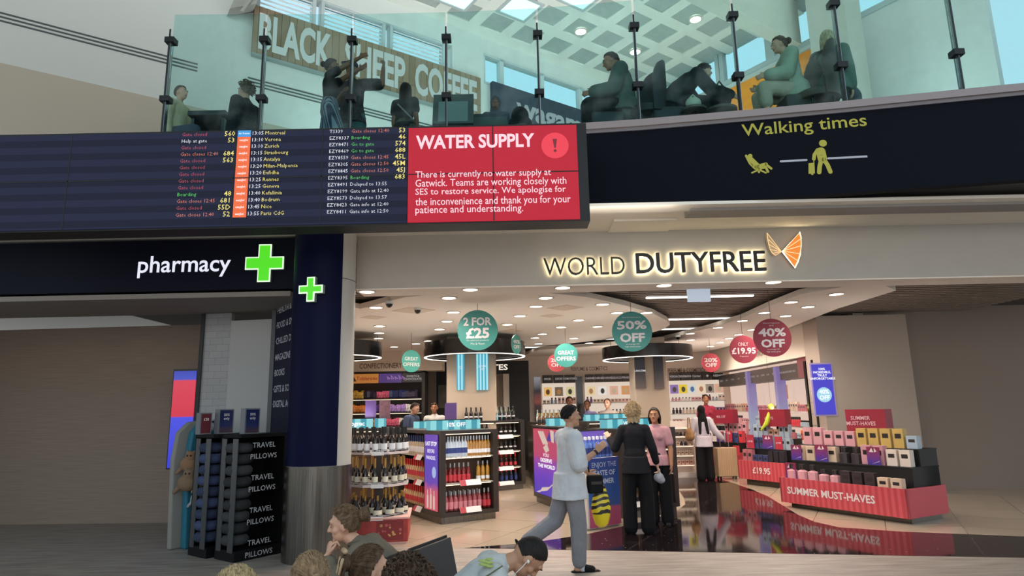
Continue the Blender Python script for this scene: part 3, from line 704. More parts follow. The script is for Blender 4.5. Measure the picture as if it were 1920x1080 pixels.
ph = thing('pharmacy_fascia', 'navy illuminated shop fascia with white lower case lettering, left of the column', 'sign', (0, 8.2, 0))
q0, q1 = at(455, 543, 8.2), at(455, 447.5, 8.2)
MB().bb(-9.5, at(562, 495, 8.2).x, 0, .18, q0.z, q1.z).build('box', mat('navy fascia', '060a20', .5, spec=.15), ph)
xm = at(433, 495, 8.2).x; x0 = at(347, 497, 8.2).x
t = MB(); fit(t, 'pharmacy', xm-(xm-x0)*2.02, xm, at(400, 519, 8.2).z, at(400, 478, 8.2).z, -.006, .012, res=4)
t.build('lettering', mat('letter white glow', 'eef0ff', .5, emit=.95), ph)
t = MB(); t.bb(-9.5, -2.9, 8.22, 9.6, 3.175, 3.24); struct(t.build('ceiling_chemist', mat('chemist soffit', '8f8882', .8)))
# chemist walls
M_gtile = tile_mat('grey metro tile', '98989a', '9e9ea0', '868688', .2, .1, .18, axis='XZ', off=.5, mortar=.004)
M_gpan = mat('light grey panel', 'b0b0b0', .6)
def wallseg(name, m, a, b1, z0, z1, th=.08):
    a, b1 = Vector(a[:2]), Vector(b1[:2]); d = (b1-a); L_ = d.length; an = math.atan2(d.y, d.x)
    return struct(MB().bb(0, L_, 0, th, z0, z1).build(name, m, None, (a.x, a.y, 0), an))
pL, pM, pR = at(378, 700, 9.55), at(428, 700, 9.5), at(508, 700, 9.4)
wallseg('wall_chemist', M_gtile, pL, pM, 0, 3.17)
wallseg('wall_chemist_panel', M_gpan, pM, pR, 0, 3.05)
wallseg('trim_13', mat('frame black', '08080a', .4), (pL.x-.05, pL.y-.03), (pL.x+.0, pL.y-.03), 0, 3.17)
wallseg('wall_chemist_brown', mat('taupe boards', '8f7d70', .7, noise=.12, nscale=5, stretch=(.4, .4, 14)), (-9.5, 10.9), (pL.x+.6, 10.6), 0, 3.17)
wallseg('wall_chemist_end', M_gpan, (-9.5, 9.0), (-9.5, 10.9), 0, 3.2)
la, lb = at(511, 720, 9.3), at(558, 720, 8.42)
wallseg('trim_14', mat('post grey', '5a5b60', .5), (la.x-.07, la.y+.03), (la.x, la.y), 0, 3.17, .1)
ls = thing('department_list', 'tall navy panel listing chemist departments in white capitals', 'sign', (la.x, la.y, 0), math.atan2(lb.y-la.y, lb.x-la.x))
LL = (lb-la).xy.length
MB().bb(0, LL+.06, 0, .05, 0, 3.1).build('panel', mat('list navy', '0c1230', .5, spec=.15), ls)
t = MB()
dn = Vector((lb.y-la.y, la.x-lb.x, 0)).normalized()
for s, y in (('HEALTH & BEAUTY', 578), ('FOOD & SNACKS', 606), ('CHILLED DRINKS', 636), ('MAGAZINES', 667), ('BOOKS', 697), ('GIFTS & SOUVENIRS', 728), ('DIGITAL ACCESS', 757)):
    p = hit(535, y, Vector((la.x, la.y, 0)), dn)
    full = len(s)*.0715; vs, fs = text_mesh('·'+s, 1, .01, 'LEFT', 1, 2, 1)
    keep = [f for f in fs if max(vs[i].x for i in f)*.13*1.05 < LL-.04]
    t = MB().add([Vector((.05+v.x*.13*1.05, -.004, p.z+v.y*.13)) for v in vs], keep); t.build('lettering', mat('list white', 'c9cad6', .5), ls)
sc = thing('advert_screen', 'tall blue and red digital advert screen inside the chemist', 'screen', tuple(at(330, 880, 9.9)))
p0, p1 = at(330, 885, 9.9), at(371, 695, 9.9)
MB().bb(-.16, p1.x-sc.location.x, .012, .08, 0, p1.z-sc.location.z+.03).build('frame', M_blk, sc)
z1 = p1.z-sc.location.z
t = grad_mat('advert blue', [(0, '3038d8'), (.52, '4850e8'), (.53, 'd83048'), (.9, 'e04058'), (.91, '4a56c8'), (1, '3a46b8')], 0, z1, emit=.9)
MB().bb(-.14, p1.x-sc.location.x-.02, 0, .012, .02, z1).build('picture', t, sc)
# ------------------------------------------------------------------ travel pillow stands, plush figures
M_sb = mat('stand black', '09090b', .6, spec=.2)
M_acr = mat('acrylic grey', '3c3f42', .3)
pc, pr = gnd(438, 1056), gnd(527, 1037)
prz = math.atan2(pr.y-pc.y, pr.x-pc.x)
def pillow_mesh(seed):
    r_ = random.Random(seed); t = MB(); pts = []
    for i in range(13):
        a = math.radians(-130+260*i/12); pts.append((.1*math.sin(a), .1*math.cos(a)-.02, 0))
    t.tube(pts, .06, 10); t.ell(pts[0], (.06, .06, .06)); t.ell(pts[-1], (.06, .06, .06)); return t
M_pil = [mat('pillow '+c, c, .9, bump=.4, bscale=90) for c in ('2c3752', '3a476a', '38393c', '28292c')]
def pillow_stand(lbl, org, rz, w, d, h, cols, grp, plb):
    st = thing('display_stand', lbl, 'display stand', org, rz)
    MB().bb(0, w, 0, d, 0, .12).bb(w-.03, w, 0, d, .12, h).bb(0, w, d-.03, d, .12, h).bb(0, w, 0, d, h-.04, h).build('carcass', M_sb, st)
    MB().bb(-.012, -.004, .03, .14, .1, h-.05).bb(-.012, -.004, d-.14, d-.04, .1, h-.05).build('acrylic_guard', M_acr, st)
    t = MB()
    for k in range(2): t.bb(.3, w-.03, .03, d-.03, .14+k*(h-.2)/2, .15+k*(h-.2)/2)
    t.build('shelf', M_sb, st)
    return st
S1 = pillow_stand('black stand of grey neck pillows with lettered side, nearest the column', (pc.x, pc.y, 0), prz, .62, .42, 1.43, 2, '', '')
t = MB()
for y in (845, 905, 965, 1025):
    p = hit(500-(y-845)*.03, y, Vector((pc.x, pc.y, 0)), Vector((math.sin(prz), -math.cos(prz), 0))); z = p.z
    t = MB(); t.text('TRAVEL', .085, (.31, -.004, z+.07), None, .01, 'CENTER', 0, 1.05); t.text('PILLOWS', .085, (.31, -.004, z-.06), None, .01, 'CENTER', 0, 1.05); t.build('lettering', mat('stand white', 'b4b6ba', .5), S1)
o2 = Vector((pc.x, pc.y, 0)) + RZ(prz) @ Vector((-.06, .5, 0))
S2 = pillow_stand('black stand of blue neck pillows behind the grey pillow stand', tuple(o2), prz, .62, .42, 1.43, 0, '', '')
pilp = None
for st, ci, nm, lb_ in ((S1, 2, 'grey neck pillows', 'grey plush neck pillow stacked in the stand beside the column'), (S2, 0, 'blue neck pillows', 'blue plush neck pillow stacked in the stand behind the grey pillows')):
    for k in range(9):
        M_ = M_pil[ci+k % 2]
        o = pillow_mesh(k).build('neck_pillow', M_, None, smooth=True)
        o.location = st.matrix_basis @ Vector((.10, .21+.008*(k % 3-1), .22+k*.131)); o.rotation_euler = (0, 0, prz+PI/2+.1*(k % 2))
        tag(o, lb_, 'pillow', nm)
        MB().box((.02, -.14, .0), (.05, .004, .03), .3).build('price_tag', M_white, o)
def poster_box(lbl, px, py, Y, w, h, m, txt):
    p = at(px, py, Y); o = thing('poster_box', lbl, 'poster', tuple(p), prz)
    MB().bb(-w/2-.015, w/2+.015, .004, .1, 0, h+.015).build('frame', mat('poster frame', '6f7278', .4), o)
    MB().bb(-w/2, w/2, 0, .004, .015, h).build('print', m, o)
    t = MB(); t.text(txt, .045, (0, -.003, h*.72), None, .004); t.build('lettering', M_white, o)
    return o
M_pos = grad_mat('poster navy art', [(0, '15182c'), (.35, '4a3a48'), (.6, '26325e'), (1, '1c2650')], 0, .28, wob=.5, rough=.3)
M_pred = mat('poster maroon', '5a1c28', .4)
pz = 1.432
def onstand(st, x, y): return st.matrix_basis @ Vector((x, y, pz))
for st, x, y, w, h, m_, tx_, lb_ in ((S1, .2, .1, .17, .29, M_pos, '50%\nonly', 'dark blue framed poster on top of the grey pillow stand'), (S2, .22, .12, .17, .29, M_pos, '50%\nonly', 'dark blue framed poster on top of the blue pillow stand'), (S2, -.0, .2, .12, .25, M_pred, '£20', 'maroon £20 card on top of the blue pillow stand')):
    p = onstand(st, x, y); o = poster_box(lb_, 500, 800, 8, w, h, m_, tx_); o.location = p
# tall plush towel rail with animals, left of the stands
pk = thing('plush_rack', 'tall teal surfboard shaped rack hung with animal plush cushions, left of the black stands', 'display stand', tuple(gnd(378, 1025)), prz)
pk.location.z = 0
poly = [(-.22, 0), (.2, 0), (.22, .3), (.2, .9), (.24, 1.3), (.2, 1.52), (.06, 1.6), (-.1, 1.58), (-.22, 1.45), (-.26, 1.1), (-.24, .5)]
t = MB(); t.prismy(poly, 0, .12); lab(t.build('board', mat('rack teal', '1f6c84', .6, noise=.1), pk, bevel=.02), 'teal body')
t = MB(); t.prismy([(x*1.1-.1, z*1.0) for x, z in poly], .13, .22); t.build('backing', mat('rack pale', '8c8a84', .7), pk, bevel=.02)
for (x, z, c, nm) in ((-.02, 1.2, '9a9440', 'lion'), (.0, .62, 'b59a72', 'bear'), (-.02, .3, '8d8378', 'pug')):
    h_ = MB().ell((x, -.02, z), (.13, .05, .12)).build('animal_face', mat('plush '+c, c, .95, bump=.5, bscale=80), pk, smooth=True)
    MB().ell((x, -.07, z-.03), (.055, .03, .045)).ell((x-.05, -.062, z+.03), (.014, .01, .014)).ell((x+.05, -.062, z+.03), (.014, .01, .014)).build('muzzle', mat('plush dark', '2a2420', .8), h_, smooth=True)
for (px, py, Y, rad, c, lb_) in ((355, 870, 8.45, .12, '8a6a50', 'brown plush toy hanging at the left picture edge'), (352, 905, 8.4, .13, '7c6650', 'fawn plush toy below the brown one at the left edge'), (385, 905, 8.35, .12, 'a58c60', 'golden plush toy hung on the teal rack'), (372, 935, 8.35, .1, '9a9a9e', 'grey plush seal below the golden toy'), (398, 800, 8.5, .07, 'b0a8ae', 'small white and purple plush on top of the teal rack')):
    p = at(px, py, Y); h_ = MB().ell((0, 0, 0), (rad, rad*.7, rad*.85)).ell((rad*.2, -rad*.2, rad*.8), (rad*.6, rad*.5, rad*.55)).ell((rad*.6, -.1*rad, rad*1.2), (rad*.2, rad*.15, rad*.25)).ell((-rad*.2, -.1*rad, rad*1.25), (rad*.2, rad*.15, rad*.25)).cap((-rad*.6, 0, -.2*rad), (-rad*1.2, -.1*rad, -rad*.9), rad*.25, rad*.2).cap((rad*.6, 0, -.2*rad), (rad*1.1, -.1*rad, -rad*.9), rad*.25, rad*.2).build('plush_toy', mat('plush '+c, c, .95, bump=.5, bscale=80), None, tuple(p), smooth=True, remesh=.012, soft=3)
    tag(h_, lb_, 'plush toy'); MB().ell((rad*.05, -rad*.66, rad*.9), (.012, .01, .014)).ell((rad*.4, -rad*.66, rad*.9), (.012, .01, .014)).build('eyes', mat('plush dark', '2a2420', .8), h_)

# ================================================================== hanging discs
def hdisc(lbl, px, py, Y, rad, col, lines, rz=0, col2=None):
    p = at(px, py, Y); o = thing('hanging_disc', lbl, 'hanging sign', tuple(p), rz)
    M_ = mat('disc '+col, col, .5); Mi = mat('disc print', 'd9d3d6', .6)
    MB().lathe([(rad, -.006), (rad, .006)], n=48, M=Matrix.Rotation(PI/2, 3, 'X')).build('disc', M_, o)
    t = MB()
    for s, hw, z0, z1, w in lines:
        for sg in (1, -1): fit(t, s, -hw*rad, hw*rad, z0*rad, z1*rad, -.008, w, RZ(0 if sg > 0 else PI), res=2)
    t.build('lettering', Mi, o)
    MB().tube([(0, 0, rad), (0, 0, (3.41 if px > 1150 and Y < 12 else 3.25)-p.z)], .004, 5).build('wire', mat('wire', '5a4a44', .5), o)
    return o
TEAL, RED = '30847e', '8e2339'
hdisc('large teal hanging disc reading 2 for £25', 895.5, 619, 9.6, .305, TEAL, [('2 FOR', .7, .22, .64, .03), ('£25', .58, -.42, .12, .035), ('On selected products', .55, -.56, -.46, 0), ('Mix & Match', .34, -.72, -.62, 0)])
hdisc('large teal hanging disc reading 50% off', 1185, 621.5, 9.6, .302, TEAL, [('Selected spirits up to', .46, .66, .75, 0), ('50%', .74, .1, .54, .03), ('OFF', .62, -.54, -.08, .035), ('vs average UK', .34, -.68, -.6, 0), ('high street price', .38, -.81, -.72, 0)])
hdisc('largest crimson hanging disc reading 40% off', 1448, 633, 9.8, .293, RED, [('Selected fragrances', .44, .72, .8, 0), ('up to', .12, .58, .67, 0), ('40%', .72, .05, .5, .03), ('OFF', .62, -.52, -.08, .035), ('vs average UK', .32, -.66, -.58, 0), ('high street price', .36, -.79, -.7, 0)])
hdisc('crimson hanging disc reading only £19.95', 1394, 655, 11.5, .25, RED, [('ONLY', .36, .24, .5, 0), ('£19.95', .86, -.34, .12, .03), ('Fragrance', .3, -.56, -.46, 0)])
hdisc('teal hanging disc reading great offers beside a red disc, right of the first ring', 1061, 666, 13, .24, TEAL, [('GREAT', .68, .06, .38, .02), ('OFFERS', .82, -.46, -.12, .02)])
hdisc('teal hanging disc reading great offers by the confectionery letters', 771, 677, 13, .228, '469e93', [('GREAT', .7, .04, .36, .02), ('OFFERS', .86, -.46, -.14, .02)], .75)
hdisc('red hanging disc half hidden by the teal great offers disc', 1044, 680, 16, .225, 'b0424c', [('20%', .7, .06, .5, .03), ('OFF', .62, -.46, -.04, .03)])
hdisc('red hanging disc reading 20% off beside the perfume letters', 1333, 680, 15.5, .228, 'b43a4a', [('20%', .7, .06, .5, .03), ('OFF', .62, -.46, -.04, .03)])
hdisc('small teal disc turned nearly edge on, reading 40% off', 968, 646, 12, .18, TEAL, [('40%', .7, .1, .5, .03), ('OFF', .62, -.46, -.04, .03)], 1.05)

# ================================================================== columns inside the shop with black halo rings
M_ccol = mat('shop column cream', 'b8a795', .8)
M_teal = stripe_mat('teal light stripes', '2f9fb4', '8fe0e6', 1.5, 'X', emit=.85)
def ring(lbl, cx_, cy_, r, z, h):
    o = thing('ceiling_ring', lbl, 'pendant ring', (cx_, cy_, z))
    MB().lathe([(r-.03, 0), (r, 0), (r, h), (r-.03, h), (r-.03, 0)], n=56).build('band', M_blk, o, smooth=True)
    MB().lathe([(r-.055, -.012), (r-.004, -.012), (r-.004, .0), (r-.055, .0), (r-.055, -.012)], n=56).build('light_rim', mat('rim glow', 'fff4e4', .5, emit=2.2), o)
    MB().lathe([(.02, .03), (r-.04, .03), (r-.04, .04), (.02, .04)], n=40).build('soffit', M_blkm, o)
    t = MB()
    for a in (0.4, 2.5, 4.6): t.tube([(r*.9*math.cos(a), r*.9*math.sin(a), h), (r*.9*math.cos(a), r*.9*math.sin(a), 3.25-z)], .006, 5)
    t.build('hanger', M_steel, o)
def scol(lbl, cx_, cy_, w, d, rz): 
    o = thing('column', lbl, 'column', (cx_, cy_, 0), rz); MB().bb(-w/2, w/2, -d/2, d/2, 0, 3.25).build('shaft', M_ccol, o, bevel=.02); return o
pA = at(885, 700, 14.2); scol('square cream column behind the teal banners, under the first black ring', pA.x, 14.2, 1.05, .7, 0)
ring('black hanging ring around the cream column with teal banners', at(889, 650, 14).x, 14.2, 1.12, 2.82, .3)
pB = at(1214, 700, 15.2); scol('square cream column with dark banners, under the right black ring', pB.x, 15.2, .75, .7, 0)
ring('black hanging ring over the perfume aisle, right of the teal 50% disc', at(1216, 660, 15).x, 15.2, 1.05, 2.77, .28)
pC = at(640, 660, 13.2); ring('black hanging ring cut by the column at left', pC.x, 13.2, .82, 2.78, .3)
scol('square cream column under the left black ring', pC.x-.1, 13.2, .6, .6, 0)
def banner(lbl, px0, px1, py0, py1, Y, m, txt=None):
    a, b1 = at(px0, (py0+py1)/2, Y), at(px1, (py0+py1)/2, Y); z1, z0 = at((px0+px1)/2, py0, Y).z, at((px0+px1)/2, py1, Y).z
    o = thing('banner', lbl, 'banner', ((a.x+b1.x)/2, Y, z0)); w = b1.x-a.x; h = z1-z0
    MB().bb(-w/2, w/2, 0, .06, 0, h).build('panel', m, o)
    if txt:
        t = MB(); t.text(txt, w*.24, (0, -.005, h*.55), None, .01); t.build('lettering', mat('print white', 'f4f4f8', .5, emit=.8), o)
M_tban = stripe_mat('teal banner stripes', '38a4c4', 'a4e8f0', 4.6, 'X', emit=.95)
banner('left teal striped light banner on the cream column', 856, 870, 656, 731, 13.78, M_tban, '2 FOR\n£20')
banner('right teal striped light banner on the cream column', 893, 915, 656, 731, 13.78, M_tban, '2 FOR\n£25')
M_bdark = grad_mat('banner dark art', [(0, '6a5a58'), (.2, '4c4648'), (.45, '2c2c36'), (1, '2a2c34')], 0, 1, rough=.4)
banner('dark banner with a white word on the left of the right hand column', 1191, 1210, 668, 729, 14.78, M_bdark, 'LANCÔME')
banner('dark banner on the right side of the right hand column', 1227, 1244, 668, 729, 14.78, M_bdark, None)
# dome cameras and ceiling hatches
for px, py, lb_ in ((730, 565, 'dark dome camera on the ceiling, nearest the column'), (783, 577, 'small dome camera on the ceiling right of the first'), (1271, 629, 'small dome camera above the perfume aisle')):
    p = gnd(px, py, 3.25); o = thing('dome_camera', lb_, 'camera', tuple(p))
    MB().cyl((0, 0, 0), .06, -.04, 0, 16).build('base', M_white, o); MB().ell((0, 0, -.04), (.05, .05, .055)).build('dome', M_blk, o, smooth=True)
for i, (px, py, s_) in enumerate(((775, 582, .5), (700, 595, .32), (1060, 577, .42), (1035, 592, .3), (960, 620, .35))):
    p = gnd(px, py, 3.25); struct(MB().box((0, 0, -.003), (s_, s_, .004), .78).build('trim_%d' % (20+i), mat('hatch cream', 'dccab8', .9), None, tuple(p)))
# ================================================================== bottles
def gl(c, r=.12): return mat('glass '+c, c, r, coat=.3)
def bottle(profile, body, cap_m, label_m, lab0, lab1, capz):
    """body mesh with a neck, plus cap and label as its parts; returns the prototype (unlinked copies are made from it)"""
    o = MB().lathe(profile, n=14).build('bottle', body, None, smooth=True)
    rr = max(r for r, z in profile)
    if label_m: MB().lathe([(rr+.001, lab0), (rr+.001, lab1)], n=14).build('bottle_label', label_m, o, smooth=True)
    nk = profile[-1]
    MB().lathe([(.0001, nk[1]-capz), (nk[0]+.004, nk[1]-capz), (nk[0]+.004, nk[1]+.012), (.0001, nk[1]+.012)], n=12).build('bottle_cap', cap_m, o, smooth=True)
    return o
def prof(h, r, nr, sh): return [(.0001, 0), (r*.92, 0), (r, .008), (r, h*sh), (r*.8, h*(sh+.06)), (nr*1.25, h*(sh+.15)), (nr, h*(sh+.2)), (nr, h)]
M_gold = mat('cap gold', 'b98f4a', .3, .6); M_redc = mat('cap red', 'c0262a', .35); M_blackc = mat('cap black', '121214', .4); M_silver = mat('cap silver', 'b9bcc2', .25, .8); M_bluec = mat('cap blue', '23356e', .4)
M_lbl = mat('label cream', 'e4dcc6', .6); M_lblw = mat('label white', 'ececf0', .6); M_lblr = mat('label red', 'c03844', .6); M_lblp = mat('label pink', 'd88a96', .6); M_lblb = mat('label blue', '2c3f80', .6); M_lbld = mat('label dark', '20242e', .6)
BT = {}
def bt(key, *a):
    BT[key] = bottle(*a); BT[key]['_used'] = 0; return BT[key]
bt('cognac_black', prof(.30, .04, .013, .56), gl('1c0d08'), M_blackc, M_lblw, .03, .11, .08)
bt('cognac_gold', prof(.32, .04, .012, .44), gl('1a0e0a'), M_gold, M_lbl, .03, .10, .11)
bt('cognac_wide', [(.0001, 0), (.055, 0), (.06, .02), (.058, .08), (.03, .14), (.013, .17), (.012, .25)], gl('160a08'), M_gold, M_lbl, .03, .085, .05)
bt('vodka', prof(.29, .036, .014, .64), gl('c2cede', .08), M_silver, M_lblb, .05, .13, .03)
bt('whisky', prof(.29, .036, .014, .62), gl('a8793a', .1), M_silver, M_lblw, .04, .10, .05)
bt('red_gin', prof(.28, .036, .014, .62), gl('701519', .12), M_silver, M_lblr, .03, .12, .05)
bt('pink_gin', prof(.27, .037, .015, .6), gl('a34d54', .12), M_silver, M_lblp, .03, .13, .05)
bt('amber_rum', prof(.29, .034, .013, .66), gl('b07f2c', .1), M_silver, M_lblw, .03, .08, .04)
bt('vermouth_red', prof(.29, .037, .014, .56), gl('c9a680', .12), M_redc, M_lblr, .05, .13, .11)
bt('vermouth_white', prof(.29, .037, .014, .56), gl('c9b79e', .12), M_bluec, M_lblw, .04, .13, .11)
bt('dark_liqueur', prof(.27, .036, .013, .6), gl('17161c', .12), M_blackc, M_lblw, .07, .10, .09)
bt('orange_liqueur', prof(.27, .036, .013, .6), gl('2a120e', .12), M_redc, M_lblr, .03, .10, .09)
bt('red_neck', prof(.27, .036, .013, .58), gl('1b2540', .12), M_redc, M_lblb, .03, .12, .11)
bt('blue_vodka', prof(.28, .038, .014, .62), gl('5c7cc8', .08), M_lblw, M_lblb, .04, .14, .03)
bt('clear_gin', prof(.28, .036, .014, .62), gl('a8b8a6', .08), M_silver, M_lblw, .04, .13, .04)
bt('green_gin', prof(.27, .036, .014, .62), gl('3c5a44', .1), M_blackc, M_lblw, .04, .12, .04)
bt('copper', prof(.26, .038, .014, .6), gl('6a4a34', .12), M_gold, M_lbld, .04, .12, .05)
def put_row(key, R0, rz, xs, y, z, label, group, jit=.004):
    for x in xs:
        p = Vector(R0) + RZ(rz) @ Vector((x+random.uniform(-jit, jit), y+random.uniform(-jit, jit), z))
        pr_ = BT[key]
        if not pr_['_used']: o = pr_; o.location = p; o.rotation_euler = (0, 0, rz); pr_['_used'] = 1
        else: o = copy_thing(pr_, p, rz+random.uniform(-.3, .3))
        tag(o, label, 'bottle', group)
def lin_(a, b1, n): return [a+(b1-a)*(i+.5)/n for i in range(n)]

# ================================================================== gondolas
M_gon = mat('gondola brown black', '2c2624', .35); M_gin = mat('gondola inside walnut', '6f5848', .6)
M_tick = mat('ticket white', 'e6e2e4', .5); M_tickr = mat('ticket red', 'b03444', .5); M_led = mat('shelf light', 'ffe2c0', .5, emit=2.8)
M_shelf = mat('shelf grey', 'b4b0aa', .4)
def ticket(par, x, y, z, w, red=True, rz=0):
    M = RZ(rz) @ Matrix.Rotation(-.5, 3, 'X'); t = MB(); t.box((x, y, z), (w, .004, .09), M=M); 
    o = t.build('price_ticket', M_tick, par)
    if red: MB().box(Vector((x, y, z))+RZ(rz) @ Vector((-w*.36, -.004, 0)), (w*.27, .004, .09), M=M).build('offer_patch', M_tickr, o)
def gondola(lbl, org, rz, w, d, h, lv, front=(.1, .1), lid=None, light=None, left=None, depth=.42):
    """front bay faces local -y, left bay (if any) faces local -x"""
    g = thing('shop_gondola', lbl, 'shop shelving', org, rz)
    MB().bb(.04, w-.04, .04, d-.04, 0, .1).build('plinth', M_steel, g)
    f0, f1 = front; t = MB()
    t.bb(0, w, 0, d, .1, .16).bb(0, w, 0, d, h-.05, h).bb(0, f0, 0, depth, .16, h-.05).bb(w-f1, w, 0, d, .16, h-.05)
    if left: l0, l1, ld = left; t.bb(0, ld, 0 if f0 == 0 else depth, l0, .16, h-.05).bb(0, ld, l1, d, .16, h-.05).bb(ld, w-f1, l0, d, .16, h-.05)
    else: t.bb(0, w-f1, depth, d, .16, h-.05)
    t.build('carcass', M_gon, g)
    MB().bb(f0, w-f1, depth-.012, depth-.001, .16, h-.05).build('back_panel', M_gin, g)
    for z in lv[1:]: 
        s = MB().bb(f0, w-f1, .02, depth-.012, z-.02, z).build('shelf', M_shelf, g); MB().bb(f0+.02, w-f1-.02, .05, .07, z-.03, z-.0205).build('shelf_light', M_led, s)
    MB().bb(f0+.02, w-f1-.02, .05, .07, h-.062, h-.051).build('shelf_light', M_led, g)
    if light:
        x0, x1, y0, y1, zh, s = light
        b_ = MB().bb(x0, x1, y0, y1, h+.002, h+zh).build('lightbox', M_teal, g)
        MB().bb(x0-.01, x1+.01, y0-.01, y1+.01, h+zh, h+zh+.012).build('lightbox_lid', M_blk, b_)
        l = D.lights.new('fill_over_lightbox', 'AREA'); l.shape = 'RECTANGLE'; l.size = x1-x0-.04; l.size_y = y1-y0-.03; l.energy = 10.5*(x1-x0); l.color = (1, .93, .84)  # added upward fill for the shop ceiling, the lid itself has no lamp
        lo = D.objects.new('fill_over_lightbox', l); COL.objects.link(lo); lo.location = Vector(org)+RZ(rz) @ Vector(((x0+x1)/2, (y0+y1)/2, h+zh+.016)); lo.rotation_euler = (PI, 0, -rz)
        if s: t = MB(); t.text(s, zh*.62, ((x0+x1)/2, y0-.004, h+zh*.5), None, .02); t.build('lettering', mat('print white glow', 'ffffff', .5, emit=1.1), b_)
    return g
GA, gz = (-1.13, 9.94, 0), math.radians(31)
za, zb, zc_ = .17, .575, .965
ga = gondola('walnut and black gondola with a purple advert on its corner, nearest spirits unit', GA, gz, 1.0, 1.75, 1.36, [za, zb, zc_], (.09, .09), None, (.05, .95, .5, .66, .15, '10% OFF'), (.62, 1.7, .3))
for z in (za, zb, zc_): 
    if z > za: MB().bb(.02, .3, .64, 1.68, z-.02, z).build('shelf', M_shelf, ga)
    ticket(ga, -.01, .85, z-.03, .3, True, -PI/2)
MB().bb(-.004, .0, .06, .58, .17, 1.31).build('advert_backing', M_blk, ga)
M_adv = grad_mat('advert paradise', [(0, 'e0566a'), (.3, 'd85a78'), (.42, '6a44c0'), (.7, '5a44cc'), (1, '6c3fc2')], .18, 1.3, emit=.75, wob=.12)
ad = MB().bb(-.014, -.004, .08, .56, .18, 1.3).build('advert_picture', M_adv, ga)
t = MB(); ML = RZ(-PI/2)
t.text('LAST STOP', .088, (-.017, .32, 1.16), ML, .015).text('BEFORE', .078, (-.017, .32, 1.05), ML, 0).text('PARADISE.', .078, (-.017, .32, .95), ML, 0)
t.build('lettering', mat('print white glow', 'ffffff', .5, emit=1.1), ad)
t = MB(); 
for (y, z, w, h_, q) in ((.44, .2, .06, .27, 0), (.32, .2, .06, .3, 0), (.2, .2, .06, .27, 0)):
    t.bb(-.017, -.0145, y-w/2, y+w/2, z, z+h_*.7); t.bb(-.017, -.0145, y-w/6, y+w/6, z+h_*.7, z+h_)
t.build('printed_bottles', mat('print cream', 'f0d8c8', .5, emit=.7), ad)
t = MB(); vs = [(-.017, .2+.075*math.cos(2*PI*i/24), .74+.085*math.sin(2*PI*i/24)) for i in range(24)]; t.add(vs, [tuple(range(23, -1, -1))]); t.build('printed_disc', mat('print pale blue', 'a9c4f0', .5, emit=.8), ad)
put_row('vodka', GA, gz, lin_(.1, .5, 8), .12, zc_, 'clear vodka bottle on the top shelf of the nearest gondola end', 'clear bottles on the top shelf')
put_row('whisky', GA, gz, lin_(.5, .91, 8), .12, zc_, 'golden bottle on the top shelf of the nearest gondola end', 'golden bottles on the top shelf')
put_row('red_gin', GA, gz, lin_(.1, .56, 6), .12, zb, 'red bottle on the middle shelf of the nearest gondola end', 'red bottles on the middle shelf')
put_row('amber_rum', GA, gz, lin_(.66, .91, 3), .12, zb, 'amber bottle at the right of the middle shelf, nearest gondola end', 'amber bottles on the middle shelf')
put_row('pink_gin', GA, gz, lin_(.1, .75, 8), .11, za, 'pink bottle on the bottom shelf of the nearest gondola end', 'pink bottles on the bottom shelf')
put_row('pink_gin', GA, gz, lin_(.12, .77, 8), .21, za, 'pink bottle on the bottom shelf of the nearest gondola end', 'pink bottles on the bottom shelf')
put_row('red_gin', GA, gz, lin_(.76, .91, 2), .11, za, 'red bottle at the right end of the bottom shelf, nearest gondola end', 'red bottles on the bottom shelf')
for z, x in ((zb-.03, .5), (za-.02, .5)): ticket(ga, x, -.01, z+.03, .36)
t = MB()
for i in range(9): t.bb(.1+i*.088, .17+i*.088, .012, .016, zc_-.02, zc_-.002)
t.build('price_strip', M_tick, ga)
for z, k, lb_ in ((zc_, 'vermouth_white', 'top'), (zb, 'vermouth_red', 'middle'), (za, 'vermouth_red', 'bottom')):
    for yy in (.09,):
        for y in lin_(.66, 1.68, 11):
            p = Vector(GA)+RZ(gz) @ Vector((yy, y, z)); pr_ = BT[k]
            if not pr_['_used']: o = pr_; o.location = p; pr_['_used'] = 1
            else: o = copy_thing(pr_, p)
            tag(o, '%s vermouth bottle on the %s shelf left of the purple advert' % ('blue capped' if k == 'vermouth_white' else 'red capped', lb_), 'bottle', lb_+' shelf vermouth bottles')
# second gondola
GB = (-1.05, 13.4, 0); gbz = math.radians(33)
gb = gondola('dark gondola of liqueurs behind the nearest one, five tiers high', GB, gbz, 1.5, 1.9, 1.44, [.17, .47, .8, 1.12], (.09, .1), None, (.2, 1.3, .6, .76, .13, None), None)
for z, k, c in ((.17, 'red_neck', 'red necked blue bottle on the bottom shelf of the second gondola'), (.47, 'orange_liqueur', 'brown red capped bottle on the second shelf up of the second gondola'), (.8, 'dark_liqueur', 'black bottle on the third shelf up of the second gondola'), (1.12, 'dark_liqueur', 'black bottle on the top shelf of the second gondola')):
    put_row(k, GB, gbz, lin_(.1, 1.38, 11), .12, z, c, 'bottles on one shelf of the second gondola at height %d' % int(z*100))
    ticket(gb, .95, -.01, z-.02, .5)
put_row('dark_liqueur', GB, gbz, lin_(.12, 1.4, 11), .2, 1.442, 'silver topped black bottle standing along the top of the second gondola', 'bottles on top of the second gondola')
